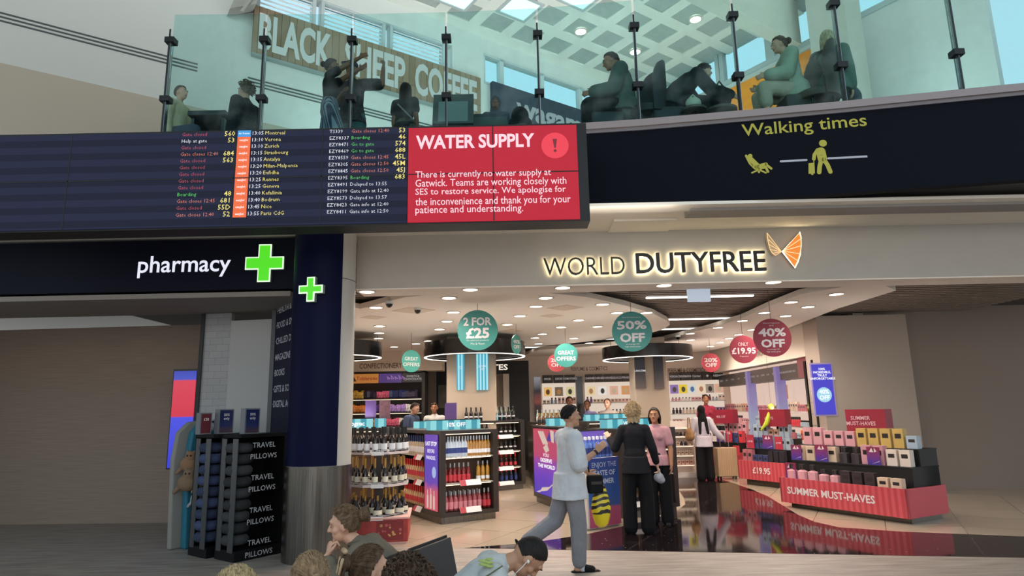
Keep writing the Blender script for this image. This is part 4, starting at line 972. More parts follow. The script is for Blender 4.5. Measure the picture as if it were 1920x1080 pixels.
# purple advert unit by the walking man
GC = (.74, 10.96, 0)
gc = gondola('black gondola with a pink to purple advert screen, right of the second gondola', GC, math.radians(18), .42, 1.35, 1.36, [.17, .62, 1.0], (.05, .05), None, (.05, .4, .6, .75, .13, None), None)
MB().bb(-.004, 0, .02, 1.3, .16, 1.33).build('advert_backing', M_blk, gc)
M_adv2 = grad_mat('advert deserve', [(0, '4632c8'), (.35, '7a3fd0'), (.55, 'a848b0'), (.62, 'd0487a'), (1, 'd84864')], .18, 1.3, emit=.72, wob=.06)
ad = MB().bb(-.014, -.004, .06, 1.26, .18, 1.31).build('advert_picture', M_adv2, gc)
t = MB(); t.text('YOU', .085, (-.017, .62, .86), ML, 0, sx=1.6).text('DESERVE', .09, (-.017, .62, .77), ML, .02, sx=1.6).text('THE WORLD', .09, (-.017, .62, .67), ML, .02, sx=1.6); t.build('lettering', mat('print white glow', 'ffffff', .5, emit=1.1), ad)
def pl(mb, pts): mb.add([(-.018, y, z) for y, z in pts], [tuple(range(len(pts)))])
t = MB()
for k in range(3): pl(t, [(1.0-k*.1, 1.26+.0*k), (.93-k*.1, 1.28), (.68-k*.09, 1.06), (.74-k*.09, 1.03)])
pl(t, [(.38, 1.3), (.2, 1.28), (.22, 1.08), (.34, 1.1)]); pl(t, [(.75, .99), (.55, 1.06), (.45, .95), (.62, .9)])
pl(t, [(1.15, .2), (1.0, .2), (.85, .3), (.5, .34), (.25, .44), (.1, .46), (.1, .43), (.3, .4), (.6, .27), (.8, .24)])
t.build('printed_shapes', mat('print cream', 'f0d8c8', .5, emit=.7), ad)
t = MB(); pl(t, [(.56, 1.12), (.42, 1.28), (.36, 1.1)]); pl(t, [(.21, 1.28), (.12, 1.22), (.2, 1.06)]); t.build('printed_triangles', mat('print indigo', '3a34b0', .5, emit=.7), ad)
# kiosk with the tall printed front
KC = (1.02, 9.27, 0); kz = math.atan2(.36, .47)
kk = thing('promotion_kiosk', 'promotion plinth with a deep blue printed front and rows of blue bottles on top', 'display stand', KC, kz)
KW = .6
MB().bb(-.03, KW+.02, .02, .33, .02, .955).bb(-.08, KW+.02, .06, .36, 0, .1).build('body', mat('kiosk white', 'cfc6c0', .5), kk, bevel=.005)
M_kp = grad_mat('taste of summer print', [(0, 'b0486a'), (.28, 'c05878'), (.32, '3a5a9a'), (.5, '2b56a4'), (1, '22408e')], .04, .95, wob=.08)
kp = MB().bb(0, KW, 0, .02, .03, .955).build('printed_front', M_kp, kk)
t = MB(); t.text('ENJOY THE', .098, (KW/2, -.004, .86), None, -.005).text('TASTE OF', .098, (KW/2, -.004, .745), None, .02).text('SUMMER', .098, (KW/2, -.004, .63), None, .02); t.build('lettering', mat('print pale', 'c8d4ea', .5), kp)
MB().bb(-.05, KW+.05, .29, .33, .957, 1.34).build('screen_frame', M_blk, kk)
MB().bb(-.03, KW+.03, .28, .29, .99, 1.32).build('screen_picture', grad_mat('kiosk screen', [(0, '3a3cc0'), (.5, '5a46d0'), (1, '7a5ad0')], 1, 1.32, emit=.7, wob=.3), kk)
for yy in (.1, .2): put_row('blue_vodka', KC, kz, lin_(.02, KW-.02, 7), yy, .957, 'blue bottle standing on top of the promotion plinth', 'blue bottles on the plinth')
# gondola right of the kiosk, mostly behind the two women
GD = (1.62, 10.1, 0)
gd = gondola('dark gondola right of the blue promotion plinth, behind the two talking women', GD, math.radians(28), 1.1, .85, 1.33, [.17, .62, 1.0], (.06, .08), None, (.05, 1.0, .4, .6, .14, 'VODKA'), None)
put_row('clear_gin', GD, math.radians(28), lin_(.08, 1.0, 9), .12, .62, 'clear bottle on the middle shelf behind the two women', 'clear bottles behind the women')
put_row('copper', GD, math.radians(28), lin_(.08, 1.0, 9), .12, .17, 'brown bottle on the bottom shelf behind the two women', 'brown bottles behind the women')
ticket(gd, .25, -.01, .2, .25)
# round tiered cognac stand beside the column
CS = (-1.86, 8.98, 0)
cs2 = thing('tiered_stand', 'three tier white cognac stand on a red printed box, beside the round column', 'display stand', CS, .12)
M_rb = mat('red box print', 'a03430', .5, noise=.25, nscale=9)
MB().bb(-.42, .42, -.4, .4, .03, .31).build('red_box', M_rb, cs2, bevel=.01)
MB().bb(-.44, .44, -.42, .42, .31, .33).bb(-.4, .4, -.38, .38, 0, .03).build('box_edge', mat('edge pink', 'd8a8a0', .5), cs2)
t = MB()
t.bb(.02, .36, -.403, -.401, .05, .29, 0)
for i in range(16): r_ = random.uniform(.008, .02); disc(t, random.uniform(.05, .33), random.uniform(.07, .27), r_, -.405, 10, mi=1 if i % 2 else 2)
t.build('print_motifs', [mat('print maroon', '7e1f22', .5), mat('print gold', 'c89a5c', .5), mat('print rose', 'b8525a', .5)], cs2)
t = MB(); t.text('ME', .09, (-.28, -.404, .2), None, .02); t.build('lettering', mat('print pinkish', 'e8c0b8', .5), cs2)
MB().bb(-.035, .035, -.035, .035, .33, 1.3).build('pole', M_gon, cs2)
def octo(r): return [(r*math.cos(PI/8+i*PI/4), r*math.sin(PI/8+i*PI/4)) for i in range(8)]
for z in (.335, .735, 1.145):
    s = MB().prism(octo(.43), z-.03, z).build('shelf_tier', mat('tier pinkish white', 'd0c2c2', .4), cs2)
    MB().tube([(x, y, z+.02) for x, y in octo(.425)+octo(.425)[:1]], .006, 6).build('rail', M_silver, s)
    MB().box((.02, -.405, z-.015), (.16, .006, .05)).build('price_ticket', M_tick, s)
random.seed(3)
for z, k, lb_, rr_, n_ in ((1.145, 'cognac_black', 'black capped cognac bottle on the top tier of the white stand', (.36, .26), (20, 9)), (.735, 'cognac_gold', 'gold necked cognac bottle on the middle tier of the white stand', (.34,), (16,)), (.335, 'cognac_wide', 'squat dark cognac bottle on the lowest tier of the white stand', (.34,), (13,)), (.335, 'cognac_gold', 'tall gold necked bottle at the back of the lowest tier of the white stand', (.2,), (7,))):
    for r_, n in zip(rr_, n_):
        for i in range(n):
            a = 2*PI*i/n+.2*r_; p = Vector(CS)+Vector((r_*math.cos(a), r_*math.sin(a), z)); pr_ = BT[k]
            if not pr_['_used']: o = pr_; o.location = p; pr_['_used'] = 1
            else: o = copy_thing(pr_, p, a)
            tag(o, lb_, 'bottle', {'cognac_black': 'bottles on the top tier', 'cognac_gold': 'bottles on the middle tier', 'cognac_wide': 'bottles on the lowest tier'}[k] if not (k == 'cognac_gold' and z < .5) else 'tall bottles on the lowest tier')
# gondola with the cognac header behind the stand
GE = (-3.55, 11.6, 0)
ge = gondola('dark gondola behind the cognac stand with a teal header reading cognac', GE, .05, 1.25, 1.0, 1.38, [.17, .6, 1.0], (.08, .08), None, (.45, .98, .1, .25, .17, 'cognac'), None)
MB().bb(1.03, 1.22, .1, .25, 1.39, 1.55).build('lightbox', M_teal, ge)
put_row('dark_liqueur', GE, .1, lin_(.1, 1.15, 10), .12, 1.0, 'dark bottle on the top shelf under the teal cognac header', 'bottles under the cognac header')
for px, lb_ in ((678, 'left purple price card on a post by the cognac header'), (706, 'tall brown printed card right of the purple price card')):
    p = at(px, 775, 11.25); o = thing('price_card', lb_, 'sign', (p.x, 11.95, 1.383)); MB().bb(-.1, .1, 0, .02, .16, .5).build('card', mat('card purple', '4a3470', .5) if px == 678 else mat('card brown', '6a4a5a', .5, noise=.3), o); MB().bb(-.01, .01, .005, .015, 0, .16).build('post', M_steel, o)
# gondola of white spirits behind A with teal header, where the two men stand behind
GF = (-2.2, 13.0, 0)
gf = gondola('low dark gondola between the man with a rucksack and the cognac stand', GF, gz, .9, 1.2, 1.32, [.17, .6, 1.0], (.08, .08), None, (.3, .85, .1, .25, .14, None), None)
put_row('clear_gin', GF, gz, lin_(.1, .82, 7), .12, 1.0, 'clear bottle on the top shelf of the low gondola near the man with a rucksack', 'bottles of the low gondola')
p = at(845, 776, 13.2); o = thing('price_card', 'dark purple price card on a post in front of the cream column', 'sign', (p.x, 13.2, 0)); MB().bb(-.12, .12, 0, .02, 1.4, 1.82).build('card', mat('card purple', '4a3470', .5), o); MB().bb(-.01, .01, .005, .015, 0.01, 1.4).bb(-.12, .12, -.1, .12, 0, .012).build('post', M_steel, o)
# far gondolas across the middle of the shop
def far(lbl, px, Y, w, h, rows, light=True, rz=.15):
    p = at(px, 800, Y); org = (p.x, Y, 0)
    g = gondola(lbl, org, rz, w, .9, h, [.17, .55, .92], (.06, .06), None, (.05, w-.05, .25, .4, .14, None) if light else None, None)
    for i, (z, k) in enumerate(rows):
        if z < 0: continue
        put_row(k, org, rz, lin_(.08, w-.08, int(w/.11)), .11 if z < h else .12, z, ['bottle on the upper shelf, ', 'bottle standing on top, '][z >= h]+lbl, 'row %d of the ' % i+lbl)
far('far gondola left of the walking man', 1000, 15.8, 1.2, 1.35, [(.92, 'green_gin'), (1.353, 'clear_gin')], False)
far('far gondola right of the walking man', 1100, 14.0, 1.1, 1.38, [(.92, 'copper')])
far('far gondola before the cream column', 855, 16.4, 1.6, 1.45, [(1.453, 'clear_gin')], False)
far('farthest teal headed gondola in mid shop', 1098, 16.2, 1.4, 1.3, [(.92, 'clear_gin')])
far('short gondola behind the second gondola', 1003, 14.6, .7, 1.3, [(1.303, 'copper'), (.92, 'amber_rum')], False)

# ================================================================== confectionery wall unit
CY = 17.0
def cxp(px): return at(px, 740, CY).x
X0, X1 = cxp(640), cxp(797)
cu = thing('wall_shelving', 'confectionery wall unit with orange, purple and dark header panels', 'shop shelving', (X0, CY, 0)); CW = X1-X0
MB().bb(CW-.08, CW, -.05, .6, 0, 2.72).bb(0, CW, .55, .6, 0, 2.72).bb(0, CW, -.05, .6, 2.68, 2.72).bb(0, CW, -.05, .6, 0, .15).build('carcass', M_gon, cu)
for z in (.55, .95, 1.3, 1.66, 2.02): s = MB().bb(0, CW-.08, .0, .55, z-.03, z).build('shelf', M_gon, cu); MB().bb(0, CW-.1, .02, .05, z-.04, z-.031).build('shelf_light', M_led, s)
hx = [at(x, 710, CY).x-X0 for x in (650, 711, 754, 792)]
for i, (c, tx_, col_) in enumerate((('d98a3c', 'Toblerone', 'b8301c'), ('5b3a8c', '', ''), ('2a2426', 'SWEETS &\nCHOCOLATE', 'e8e0e0'))):
    hh = MB().bb(hx[i]+.01, hx[i+1]-.01, -.06, -.02, 2.42, 2.66).build('header_panel', mat('header '+c, c, .5, emit=.55 if i < 2 else .3), cu)
    if tx_: t = MB(); t.text(tx_, .13 if i == 0 else .075, (hx[i]*(.36 if i == 0 else .45)+hx[i+1]*(.64 if i == 0 else .55), -.064, 2.54), None, .02); t.build('lettering', mat('header ink '+col_, col_, .5, emit=.4), hh)
    if i == 0: t = MB(); t.add([(hx[0]+.12, -.064, 2.47), (hx[0]+.28, -.064, 2.47), (hx[0]+.2, -.064, 2.6)], [(0, 1, 2)]); t.build('mountain_mark', mat('mark brown', '5a2a18', .5), hh)
    if i == 1: 
        t = MB()
        for q in range(5): t.tube([(hx[1]+.25+q*.1, -.065, 2.5), (hx[1]+.22+q*.1, -.065, 2.58+.03*(q % 2)), (hx[1]+.3+q*.1, -.065, 2.52)], .015, 5)
        t.build('script_mark', mat('mark lilac', 'c08ae0', .5, emit=.5), hh)
wl_ = thing('wall_letters', 'brown capitals over the sweet shelves', 'sign', (0, 0, 0))
MB().bb(X0-.4, X1+.45, CY-.02, CY+.6, 2.72, 3.25).build('bulkhead', M_wall, wl_)
t = MB(); fit(t, 'CONFECTIONERY', cxp(672)+.02, cxp(755)-.02, 2.8, 2.94, CY-.03, .012); t.build('lettering', mat('letter brown', '6a5548', .5), wl_)
lab(wl_, 'cream bulkhead with brown capitals over the sweet shelves')
pouch = MB()
pouch.add([(x*(.075 if abs(z-.1) < .09 else .085), y*(.035 if .02 < z < .18 else .006), z) for z in (0, .03, .1, .17, .2) for x, y in ((-1, -1), (1, -1), (1, 1), (-1, 1))], [(j*4+i, j*4+(i+1) % 4, j*4+4+(i+1) % 4, j*4+4+i) for j in range(4) for i in range(4)]+[(3, 2, 1, 0), (16, 17, 18, 19)])
ppro = {}
pc_ = {'gold': 'd8a23c', 'purple': '5a3a94', 'pink': 'c8587a', 'dark': '2c2440', 'orange': 'd87830', 'white': 'e0d6d0', 'navy': '26305e', 'lilac': '9a78c0'}
random.seed(5)
for z, seq, nm in ((2.02, ['gold']*6+['dark']*4+['pink']*4+['navy']*5+['dark']*4, 'second highest'), (1.66, ['orange']*7+['gold']*3+['purple']*5+['lilac']*5+['white']*4, 'third highest'), (1.3, ['gold']*8+['orange']*5+['pink']*5+['white']*6, 'fourth highest')):
    zone = (CW-.25)
    for i, c in enumerate(seq):
        for row in (0, 1):
            p = Vector((X0+.06+zone*(i+.5)/len(seq)+random.uniform(-.01, .01), CY+.08+row*.13, z+.001))
            if c not in ppro: o = pouch.build('sweet_pouch', mat('pouch '+c, pc_[c], .35, noise=.75, nscale=16), None, smooth=True); ppro[c] = o
            else: o = ppro[c].copy(); COL.objects.link(o)
            o.location = p; o.rotation_euler = (random.uniform(-.12, .05), 0, random.uniform(-.35, .35)); q_ = random.uniform(.82, 1.12); o.scale = (random.uniform(.5, .58), 1, q_)
            tag(o, '%s sweet pouch on the %s shelf of the confectionery unit' % (c, nm), 'sweet bag', '%s pouches on the %s shelf' % (c, nm))
# dark tobacco room behind the cream column
KY = 18.4
kb = thing('kiosk_room', 'black walled tobacco area with white letters, right of the cream column', 'shop unit', (0, 0, 0))
a, b1 = at(818, 720, KY).x, at(992, 720, KY).x; zt = at(950, 677, KY).z; zl = at(950, 701, KY).z
MB().bb(a, b1, KY, KY+.15, zl, zt).bb(at(955, 740, KY).x, b1, KY+.02, KY+.1, 0, zl).bb(a, at(850, 740, KY).x, KY, KY+.1, 0, zl).build('black_facade', M_blkm, kb)
MB().bb(at(850, 740, KY).x, at(955, 740, KY).x, KY+.5, KY+.6, 0, zl).build('inner_wall', mat('kiosk inner', 'b9ac98', .7), kb)
MB().bb(at(944, 740, KY).x, at(955, 740, KY).x, KY-.02, KY+.1, 0, zl).build('cream_post', M_wall, kb)
t = MB(); xe = at(991, 689, KY).x-.72; fit(t, 'CIGARETTES', xe-1.45, at(952, 689, KY).x, at(940, 694, KY).z, at(940, 683, KY).z, KY-.01, .02)
t.build('lettering', mat('letters glow', 'fff0e0', .5, emit=1.0), kb)
MB().bb(at(822, 760, KY).x, at(852, 760, KY).x, KY-.05, KY-.01, at(838, 765, KY).z, at(838, 722, KY).z).build('poster', mat('poster grey', '5c5854', .6, noise=.3, nscale=5), kb)

# ================================================================== perfume walls at the back
PY = 19.5
def perfume_bay(lbl, pxa, pxb, n, logos, pics, Y=PY, dz=0):
    a, b1 = at(pxa, 710, Y).x, at(pxb, 710, Y).x; w = b1-a
    g = thing('perfume_bay', lbl, 'shop shelving', (a, Y, 0))
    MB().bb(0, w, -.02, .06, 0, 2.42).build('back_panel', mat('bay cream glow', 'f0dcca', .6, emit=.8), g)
    for i in range(n):
        h_ = MB().bb(w*i/n+.012, w*(i+1)/n-.012, -.14, 0, 2.42, 2.66).build('header_panel', mat('header umber', '3a302c', .5), g)
        t = MB(); t.text(logos[i % len(logos)], .085, (w*(i+.5)/n, -.145, 2.54), None, .02); t.build('lettering', mat('header print', 'e8e0e0', .5, emit=.35), h_)
    for i, c in enumerate(pics):
        f = MB().bb(w*(i+.5)/len(pics)-.12, w*(i+.5)/len(pics)+.12, -.06, -.02, 2.04, 2.3).build('lit_picture', mat('picture '+c, c, .5, emit=.85, noise=.0), g)
        MB().ell((w*(i+.5)/len(pics), -.06, 2.16), (.06, .004, .08)).build('picture_motif', mat('motif '+c, {'e8b868': '7a4a20', '6a5a48': 'd8904a', 'd8cc98': '4a4638', 'e8d0a0': 'd89868', 'ece4dc': '3a3430', 'e0a890': 'f0d8b0', 'd89058': 'f0c890', 'e8c830': '4a4420', 'd8d8d0': '5a88c0', 'f0d8b8': 'd89870', '9a8a78': '3a3028'}.get(c, '5a4a40'), .5, emit=.5), f)
    for z in (.5, .8, 1.12, 1.45, 1.82): MB().bb(0, w, -.35 if z < 1.5 else -.2, -.02, z-.025, z).build('shelf', M_shelf, g)
    MB().bb(0, w, -.38, -.02, 0, .3).build('base', M_white, g)
    return g, a, w
boxes = {}
bcol = ['d8c0a8', 'e8d8cc', '3a3034', 'c89a84', 'b8707a', '8a6a9a', '5a5a60', 'e0b0a0', 'c8a860', 'a8b8c8', 'f0e6e0', '7a3a44', '2a2a34', 'd8a0a8']
def product(kind, c, p, rz, w, d, h, label, group):
    k = (kind, c, round(w, 3), round(d, 3), round(h, 3))
    if k not in boxes:
        t = MB()
        if kind == 'box': t.bb(-w/2, w/2, -d/2, d/2, 0, h).bb(-w*.3, w*.3, -d/2-.001, -d/2, h*.5, h*.75, 1)
        else: t.lathe([(.0001, 0), (w/2, 0), (w/2, h*.62), (w*.22, h*.68), (w*.22, h*.72)], n=10).lathe([(w*.28, h*.72), (w*.28, h), (.0001, h)], n=10, mi=1)
        o = t.build('gift_box' if kind == 'box' else 'perfume_bottle', [mat('pack '+c, c, .4), mat('pack print', 'e6dccf' if kind == 'box' else '2c2626', .4)], None); boxes[k] = o
    else: o = boxes[k].copy(); COL.objects.link(o)
    o.location = p; o.rotation_euler = (0, 0, rz)
    tag(o, label, 'box' if kind == 'box' else 'perfume', group); return o
random.seed(11)
CN = {'d8c0a8': 'tan', 'e8d8cc': 'cream', '3a3034': 'dark brown', 'c89a84': 'copper', 'b8707a': 'rose', '8a6a9a': 'mauve', '5a5a60': 'grey', 'e0b0a0': 'peach', 'c8a860': 'gold', 'a8b8c8': 'pale blue', 'f0e6e0': 'white', '7a3a44': 'wine red', '2a2a34': 'black', 'd8a0a8': 'pink', 'e86a2c': 'orange', 'd8cc40': 'yellow', '3c4a78': 'navy', 'd0404c': 'red'}
def shelf_goods(R0, rz, w, zs, n, y, where, hs=(.1, .17), pal=bcol):
    for q, z in enumerate(zs):
        i = 0
        while i < n:
            c = random.choice(pal); run = random.randint(2, 5); kind = random.choice(('box', 'bottle')); h = random.choice(hs); bw = w/n*.78
            for _ in range(min(run, n-i)):
                p = Vector(R0)+RZ(rz) @ Vector((w*(i+.5)/n, y, z+.001))
                product(kind, c, p, rz, bw, .06, h, '%s %s on the %s shelf, %s' % (CN[c], 'carton' if kind == 'box' else 'bottle', ['lowest', 'second', 'third', 'fourth', 'fifth', 'sixth'][q], where), '%s %s, shelf %d, %s' % (CN[c], kind, q+1, where)); i += 1
for lbl, a, b1, n, lg_, pics in (('perfume bay with three dark headers left of the slim dark pillar', 1016, 1078, 3, ['DIOR', 'DIOR', 'TOM FORD'], ['e8b868', '6a5a48', 'd8cc98']),
                                 ('perfume bay with five dark headers beside the dark bannered column', 1096, 1182, 5, ['CHANEL', 'CHANEL', 'CHANEL', 'GUCCI', 'PRADA'], ['e8d0a0', 'ece4dc', 'e0a890', 'd89058']),
                                 ('perfume bay with five dark headers right of the bannered column', 1254, 1354, 5, ['VERSACE', 'ARMANI', 'Cartier', '◆', 'HERMES'], ['8a6ab0', 'e8c830', 'd8d8d0', 'f0d8b8', '9a8a78', 'e0a890'])):
    g, x_, w_ = perfume_bay(lbl, a, b1, n, lg_, pics)
    shelf_goods((x_, PY, 0), 0, w_, (1.12, 1.45, 1.82), int(w_/.1), -.12, ('left' if a < 1050 else 'middle' if a < 1200 else 'right hand')+' perfume bay on the back wall')
pn = thing('pilaster', 'slim dark glossy pillar between the two perfume bays', 'pillar', (at(1086, 740, PY).x, PY-.1, 0)); MB().bb(-.1, .1, -.04, .15, 0, 2.6).build('panel', M_blk, pn)
pn = thing('wall_poster', 'tall poster with a red portrait print at the left end of the perfume wall', 'poster', (at(1008, 740, PY).x, 19.56, 1.2)); MB().bb(-.1, .1, -.02, .04, 0, 1.42).build('panel', grad_mat('poster red art', [(0, '3a2a30'), (.4, '4a3030'), (.5, 'c05a50'), (.75, '30303c'), (1, 'c8c8d0')], .1, 1.4, emit=.35, wob=.1), pn)
for tx_, xa, xb, ya, yb, lb_ in (('PERFUME & COSMETICS', 1070, 1139, 687.5, 695, 'dark capitals on the cream wall over the middle perfume bay'), ('PERFUME & COSMETICS', 1252, 1322, 690, 698.5, 'dark capitals on the cream wall left of the red 20% disc')):
    o = thing('wall_letters', lb_, 'sign', (0, 19.6, 0)); t = MB(); fitpx(t, tx_, xa, xb, ya, yb, 19.6, .01, (0, 19.6, 0)); t.build('lettering', mat('letter brown', '6a5548', .5), o)
# ------------------------------------------------------------------ right hand wall of skincare, running back along the aisle
RWX = 6.1
def ry(px): return 1200*RWX/(px-960)
rb = -PI/2
for bi, (ya, yb, lbl, red) in enumerate(((14.75, 13.05, 'nearest skincare bay on the right wall, under a half red header', True), (16.6, 14.95, 'middle skincare bay on the right wall between two lilac columns', False), (19.2, 16.75, 'farthest skincare bay on the right wall, next to the perfume bay', False))):
    g = thing('skincare_bay', lbl, 'shop shelving', (RWX, ya, 0), rb); w = ya-yb
    MB().bb(0, w, .3, .6, 0, 2.62).build('back_panel', mat('bay pink glow', 'efcfbe', .6, emit=.8), g)
    MB().bb(0, w*(.55 if red else 1), -.02, .3, 2.2, 2.52).build('header_panel', mat('header umber', '3a302c', .5), g)
    if red: MB().bb(w*.55, w, -.02, .3, 2.2, 2.6).build('red_header', mat('header rose red', 'c04a52', .5, emit=.4), g)
    t = MB()
    for i in range(5): t.text(('CLINIQUE', 'Kiehl\'s', 'ORIGINS', 'NARS', 'MAC')[i], .06, (w*(.5 if red else 1)*(i+.5)/5, -.024, 2.36), None, .02)
    t.build('lettering', mat('header print', 'e8e0e0', .5, emit=.35), g)
    for i, c in enumerate((('a8bcd0', 'd8b060', '3a3a40'), ('e09a78', 'e0a888', 'd88a68'), ('c8a090', 'e8e0d8', 'b08070'))[bi]): MB().bb(w*.58+i*.16, w*.58+i*.16+.14, .26, .3, 1.78, 2.1).build('lit_picture', mat('picture '+c, c, .5, emit=.7), g)
    for k, z in enumerate((.35, .62, .9, 1.18, 1.5)): MB().bb(0, w, -.1+.05*k, .3, z-.025, z).build('shelf', mat('shelf white', 'f0e4de', .4), g)
    MB().bb(0, w, -.1, .3, 0, .2).build('base', M_white, g)
    shelf_goods((RWX, ya, 0), rb, w, (.35, .62, .9, 1.18), 17, .04, lbl.split(' on the')[0], (.13, .2), ['f0e6e0', 'e8d8cc', 'e0b0a0', 'd8a0a8', 'd0404c', 'e86a2c' if bi == 0 else 'd8a0a8', 'd8cc40' if bi == 0 else 'c89a84', 'a8b8c8'])
    shelf_goods((RWX, ya, 0), rb, w, (1.5,), 14, .12, 'counter top of the '+lbl.split(' on the')[0], (.14, .2), ['c89a84', '5a5a60', 'b8707a', 'd8c0a8'])
for y, lb_ in ((14.85, 'nearer lilac printed column strip on the right wall'), (16.68, 'farther lilac printed column strip on the right wall')):
    o = thing('column_strip', lb_, 'banner', (RWX-.1, y, 0), rb); MB().bb(-.08, .08, 0, .2, 0, 2.5).build('panel', grad_mat('lilac strip '+str(y), [(0, 'd06a70'), (.3, 'c8a0c8'), (.55, 'b8c8e0'), (.8, 'b0a0d8'), (1, '9c86c8')], 0, 2.5, emit=.55, wob=.2), o)
struct(MB().bb(RWX-.1, 6.75, 12.95, 19.6, 2.62, 3.32).build('wall_bulkhead', M_wall))
o = thing('wall_letters', 'faint dark capitals on the bulkhead over the right wall shelves', 'sign', (RWX-.1, 15.6, 2.8), rb); t = MB(); t.text('SKINCARE', .2, (0, -.005, .08), None, .01); t.build('lettering', mat('letter taupe', '8a7466', .5), o)
# pilaster with the blue screen
struct(MB().bb(5.86, 7.6, 12.3, 12.9, 0, 3.32).build('wall_pilaster', mat('pilaster grey', 'a89a8e', .6)))
o = thing('advert_screen', 'tall violet blue screen with a pale disc on the right hand pillar', 'screen', tuple(at(1548, 765, 12.28)))
a, b1 = at(1530, 724, 12.28), at(1567, 724, 12.28); w = b1.x-a.x; h = at(1548, 683, 12.28).z-o.location.z
MB().bb(-w/2-.03, w/2+.03, .005, .04, -.15, h+.03).build('frame', mat('frame lilac', 'a89ac0', .4), o)
sp_ = MB().bb(-w/2, w/2, -.004, .005, -.12, h).build('picture', mat('screen violet', '4038d0', .4, emit=.85), o)
t = MB(); disc(t, 0, h*.3, .14, -.008); t.build('pale_disc', mat('disc pale cyan', 'a4d8ec', .5, emit=.95), sp_)
t = MB(); t.text('100%\nINCREDIBLE,\nTRULY\nUNFORGETTABLE', .06, (0, -.008, h*.78), None, .02); t.text('40%\nOFF', .11, (0, -.011, h*.3), None, .02); t.build('lettering', mat('print white glow', 'ffffff', .5, emit=1.1), sp_)
o = thing('side_rack', 'narrow dark rack of small packs at the near end of the right wall', 'shop shelving', (5.82, 13.0, 0), rb)
MB().bb(0, .08, 0, .25, 0, 2.5).bb(.34, .4, 0, .25, 0, 2.5).bb(0, .4, .2, .25, 0, 2.5).bb(0, .4, 0, .25, 0, .2).build('frame', M_blk, o)
o.location = (5.84, 13.0, 0)
t = MB()
for k in range(9): t.bb(.09, .33, .02, .2, .35+k*.22, .36+k*.22)
t.build('shelf', M_gon, o)
# low cosmetics gondola, end on, in the middle distance
o = thing('cosmetics_gondola', 'low white gondola of make-up with a dark lilac lit end, behind the woman in pink', 'shop shelving', (2.95, 15.6, 0), .05)
MB().bb(0, 1.3, .3, .6, 0, 1.3).bb(1.3, 1.4, 0, .6, 0, 1.36).bb(0, 1.4, 0, .6, 0, .12).build('carcass', mat('carcass white', 'e8dcd6', .5), o)
MB().bb(1.38, 1.44, -.03, .6, .1, 1.34).build('end_panel', mat('end dark', '3a3440', .4), o)
for z in (.3, .52, .74, .96, 1.16): s = MB().bb(0, 1.3, .02, .3, z-.02, z).build('shelf', mat('shelf white', 'f0e4de', .4), o); MB().bb(.02, 1.28, .04, .06, z-.03, z-.021).build('shelf_light', M_led, s)
shelf_goods((2.95, 15.6, 0), .05, 1.28, (.3, .52, .74, .96), 13, .1, 'low cosmetics gondola', (.09, .13), ['d0404c', 'e0b0a0', '2a2a34', '3a3034', 'd8c0a8', 'f0e6e0'])

for (x, y, z, sx_, w_) in ((3.6, 16.05, 1.38, 1.2, 12), (5.35, 16.2, 1.6, .7, 8)):  # added upward fill above counter and table, no lamp stands there
    l = D.lights.new('fill_over_counter', 'AREA'); l.shape = 'RECTANGLE'; l.size = sx_; l.size_y = .1; l.energy = w_; l.color = (1, .92, .84)
    lo = D.objects.new('fill_over_counter', l); COL.objects.link(lo); lo.location = (x, y, z); lo.rotation_euler = (PI, 0, 0)
# ================================================================== red striped promotion tables
M_rstr = stripe_mat('red stripes', 'b8404a', 'cc5660', 3.4, 'X', .45)
M_card = grad_mat('card sunset', [(0, '2c3a98'), (.3, '5a3a9a'), (.6, '7a3a80'), (1, '8a3050')], 0, .26, wob=.25, rough=.35)
M_cardr = mat('card red', 'b8344a', .45)
def promo_card(lbl, p, rz, w, h, m, txt=None):
    o = thing('promotion_card', lbl, 'sign', tuple(p), rz); MB().bb(-w/2, w/2, 0, .012, 0, h).build('card', m, o)
    if txt: t = MB(); t.text(txt, w*.26, (0, -.003, h*.5), None, .01); t.build('lettering', mat('print white', 'f4f4f8', .5, emit=.25), o)
    else:
        t = MB(); t.add([(-.3*w, -.003, h*.72), (-.08*w, -.003, h*.95), (.05*w, -.003, h*.7)], [(0, 2, 1)]); t.add([(.08*w, -.003, h*.7), (.14*w, -.003, h*.96), (.3*w, -.003, h*.76)], [(0, 2, 1)]); t.add([(-.2*w, -.003, h*.05), (.45*w, -.003, h*.2), (.45*w, -.003, h*.24)], [(0, 1, 2)]); t.build('print_shapes', mat('print cream flat', 'e8dcd8', .5), o)
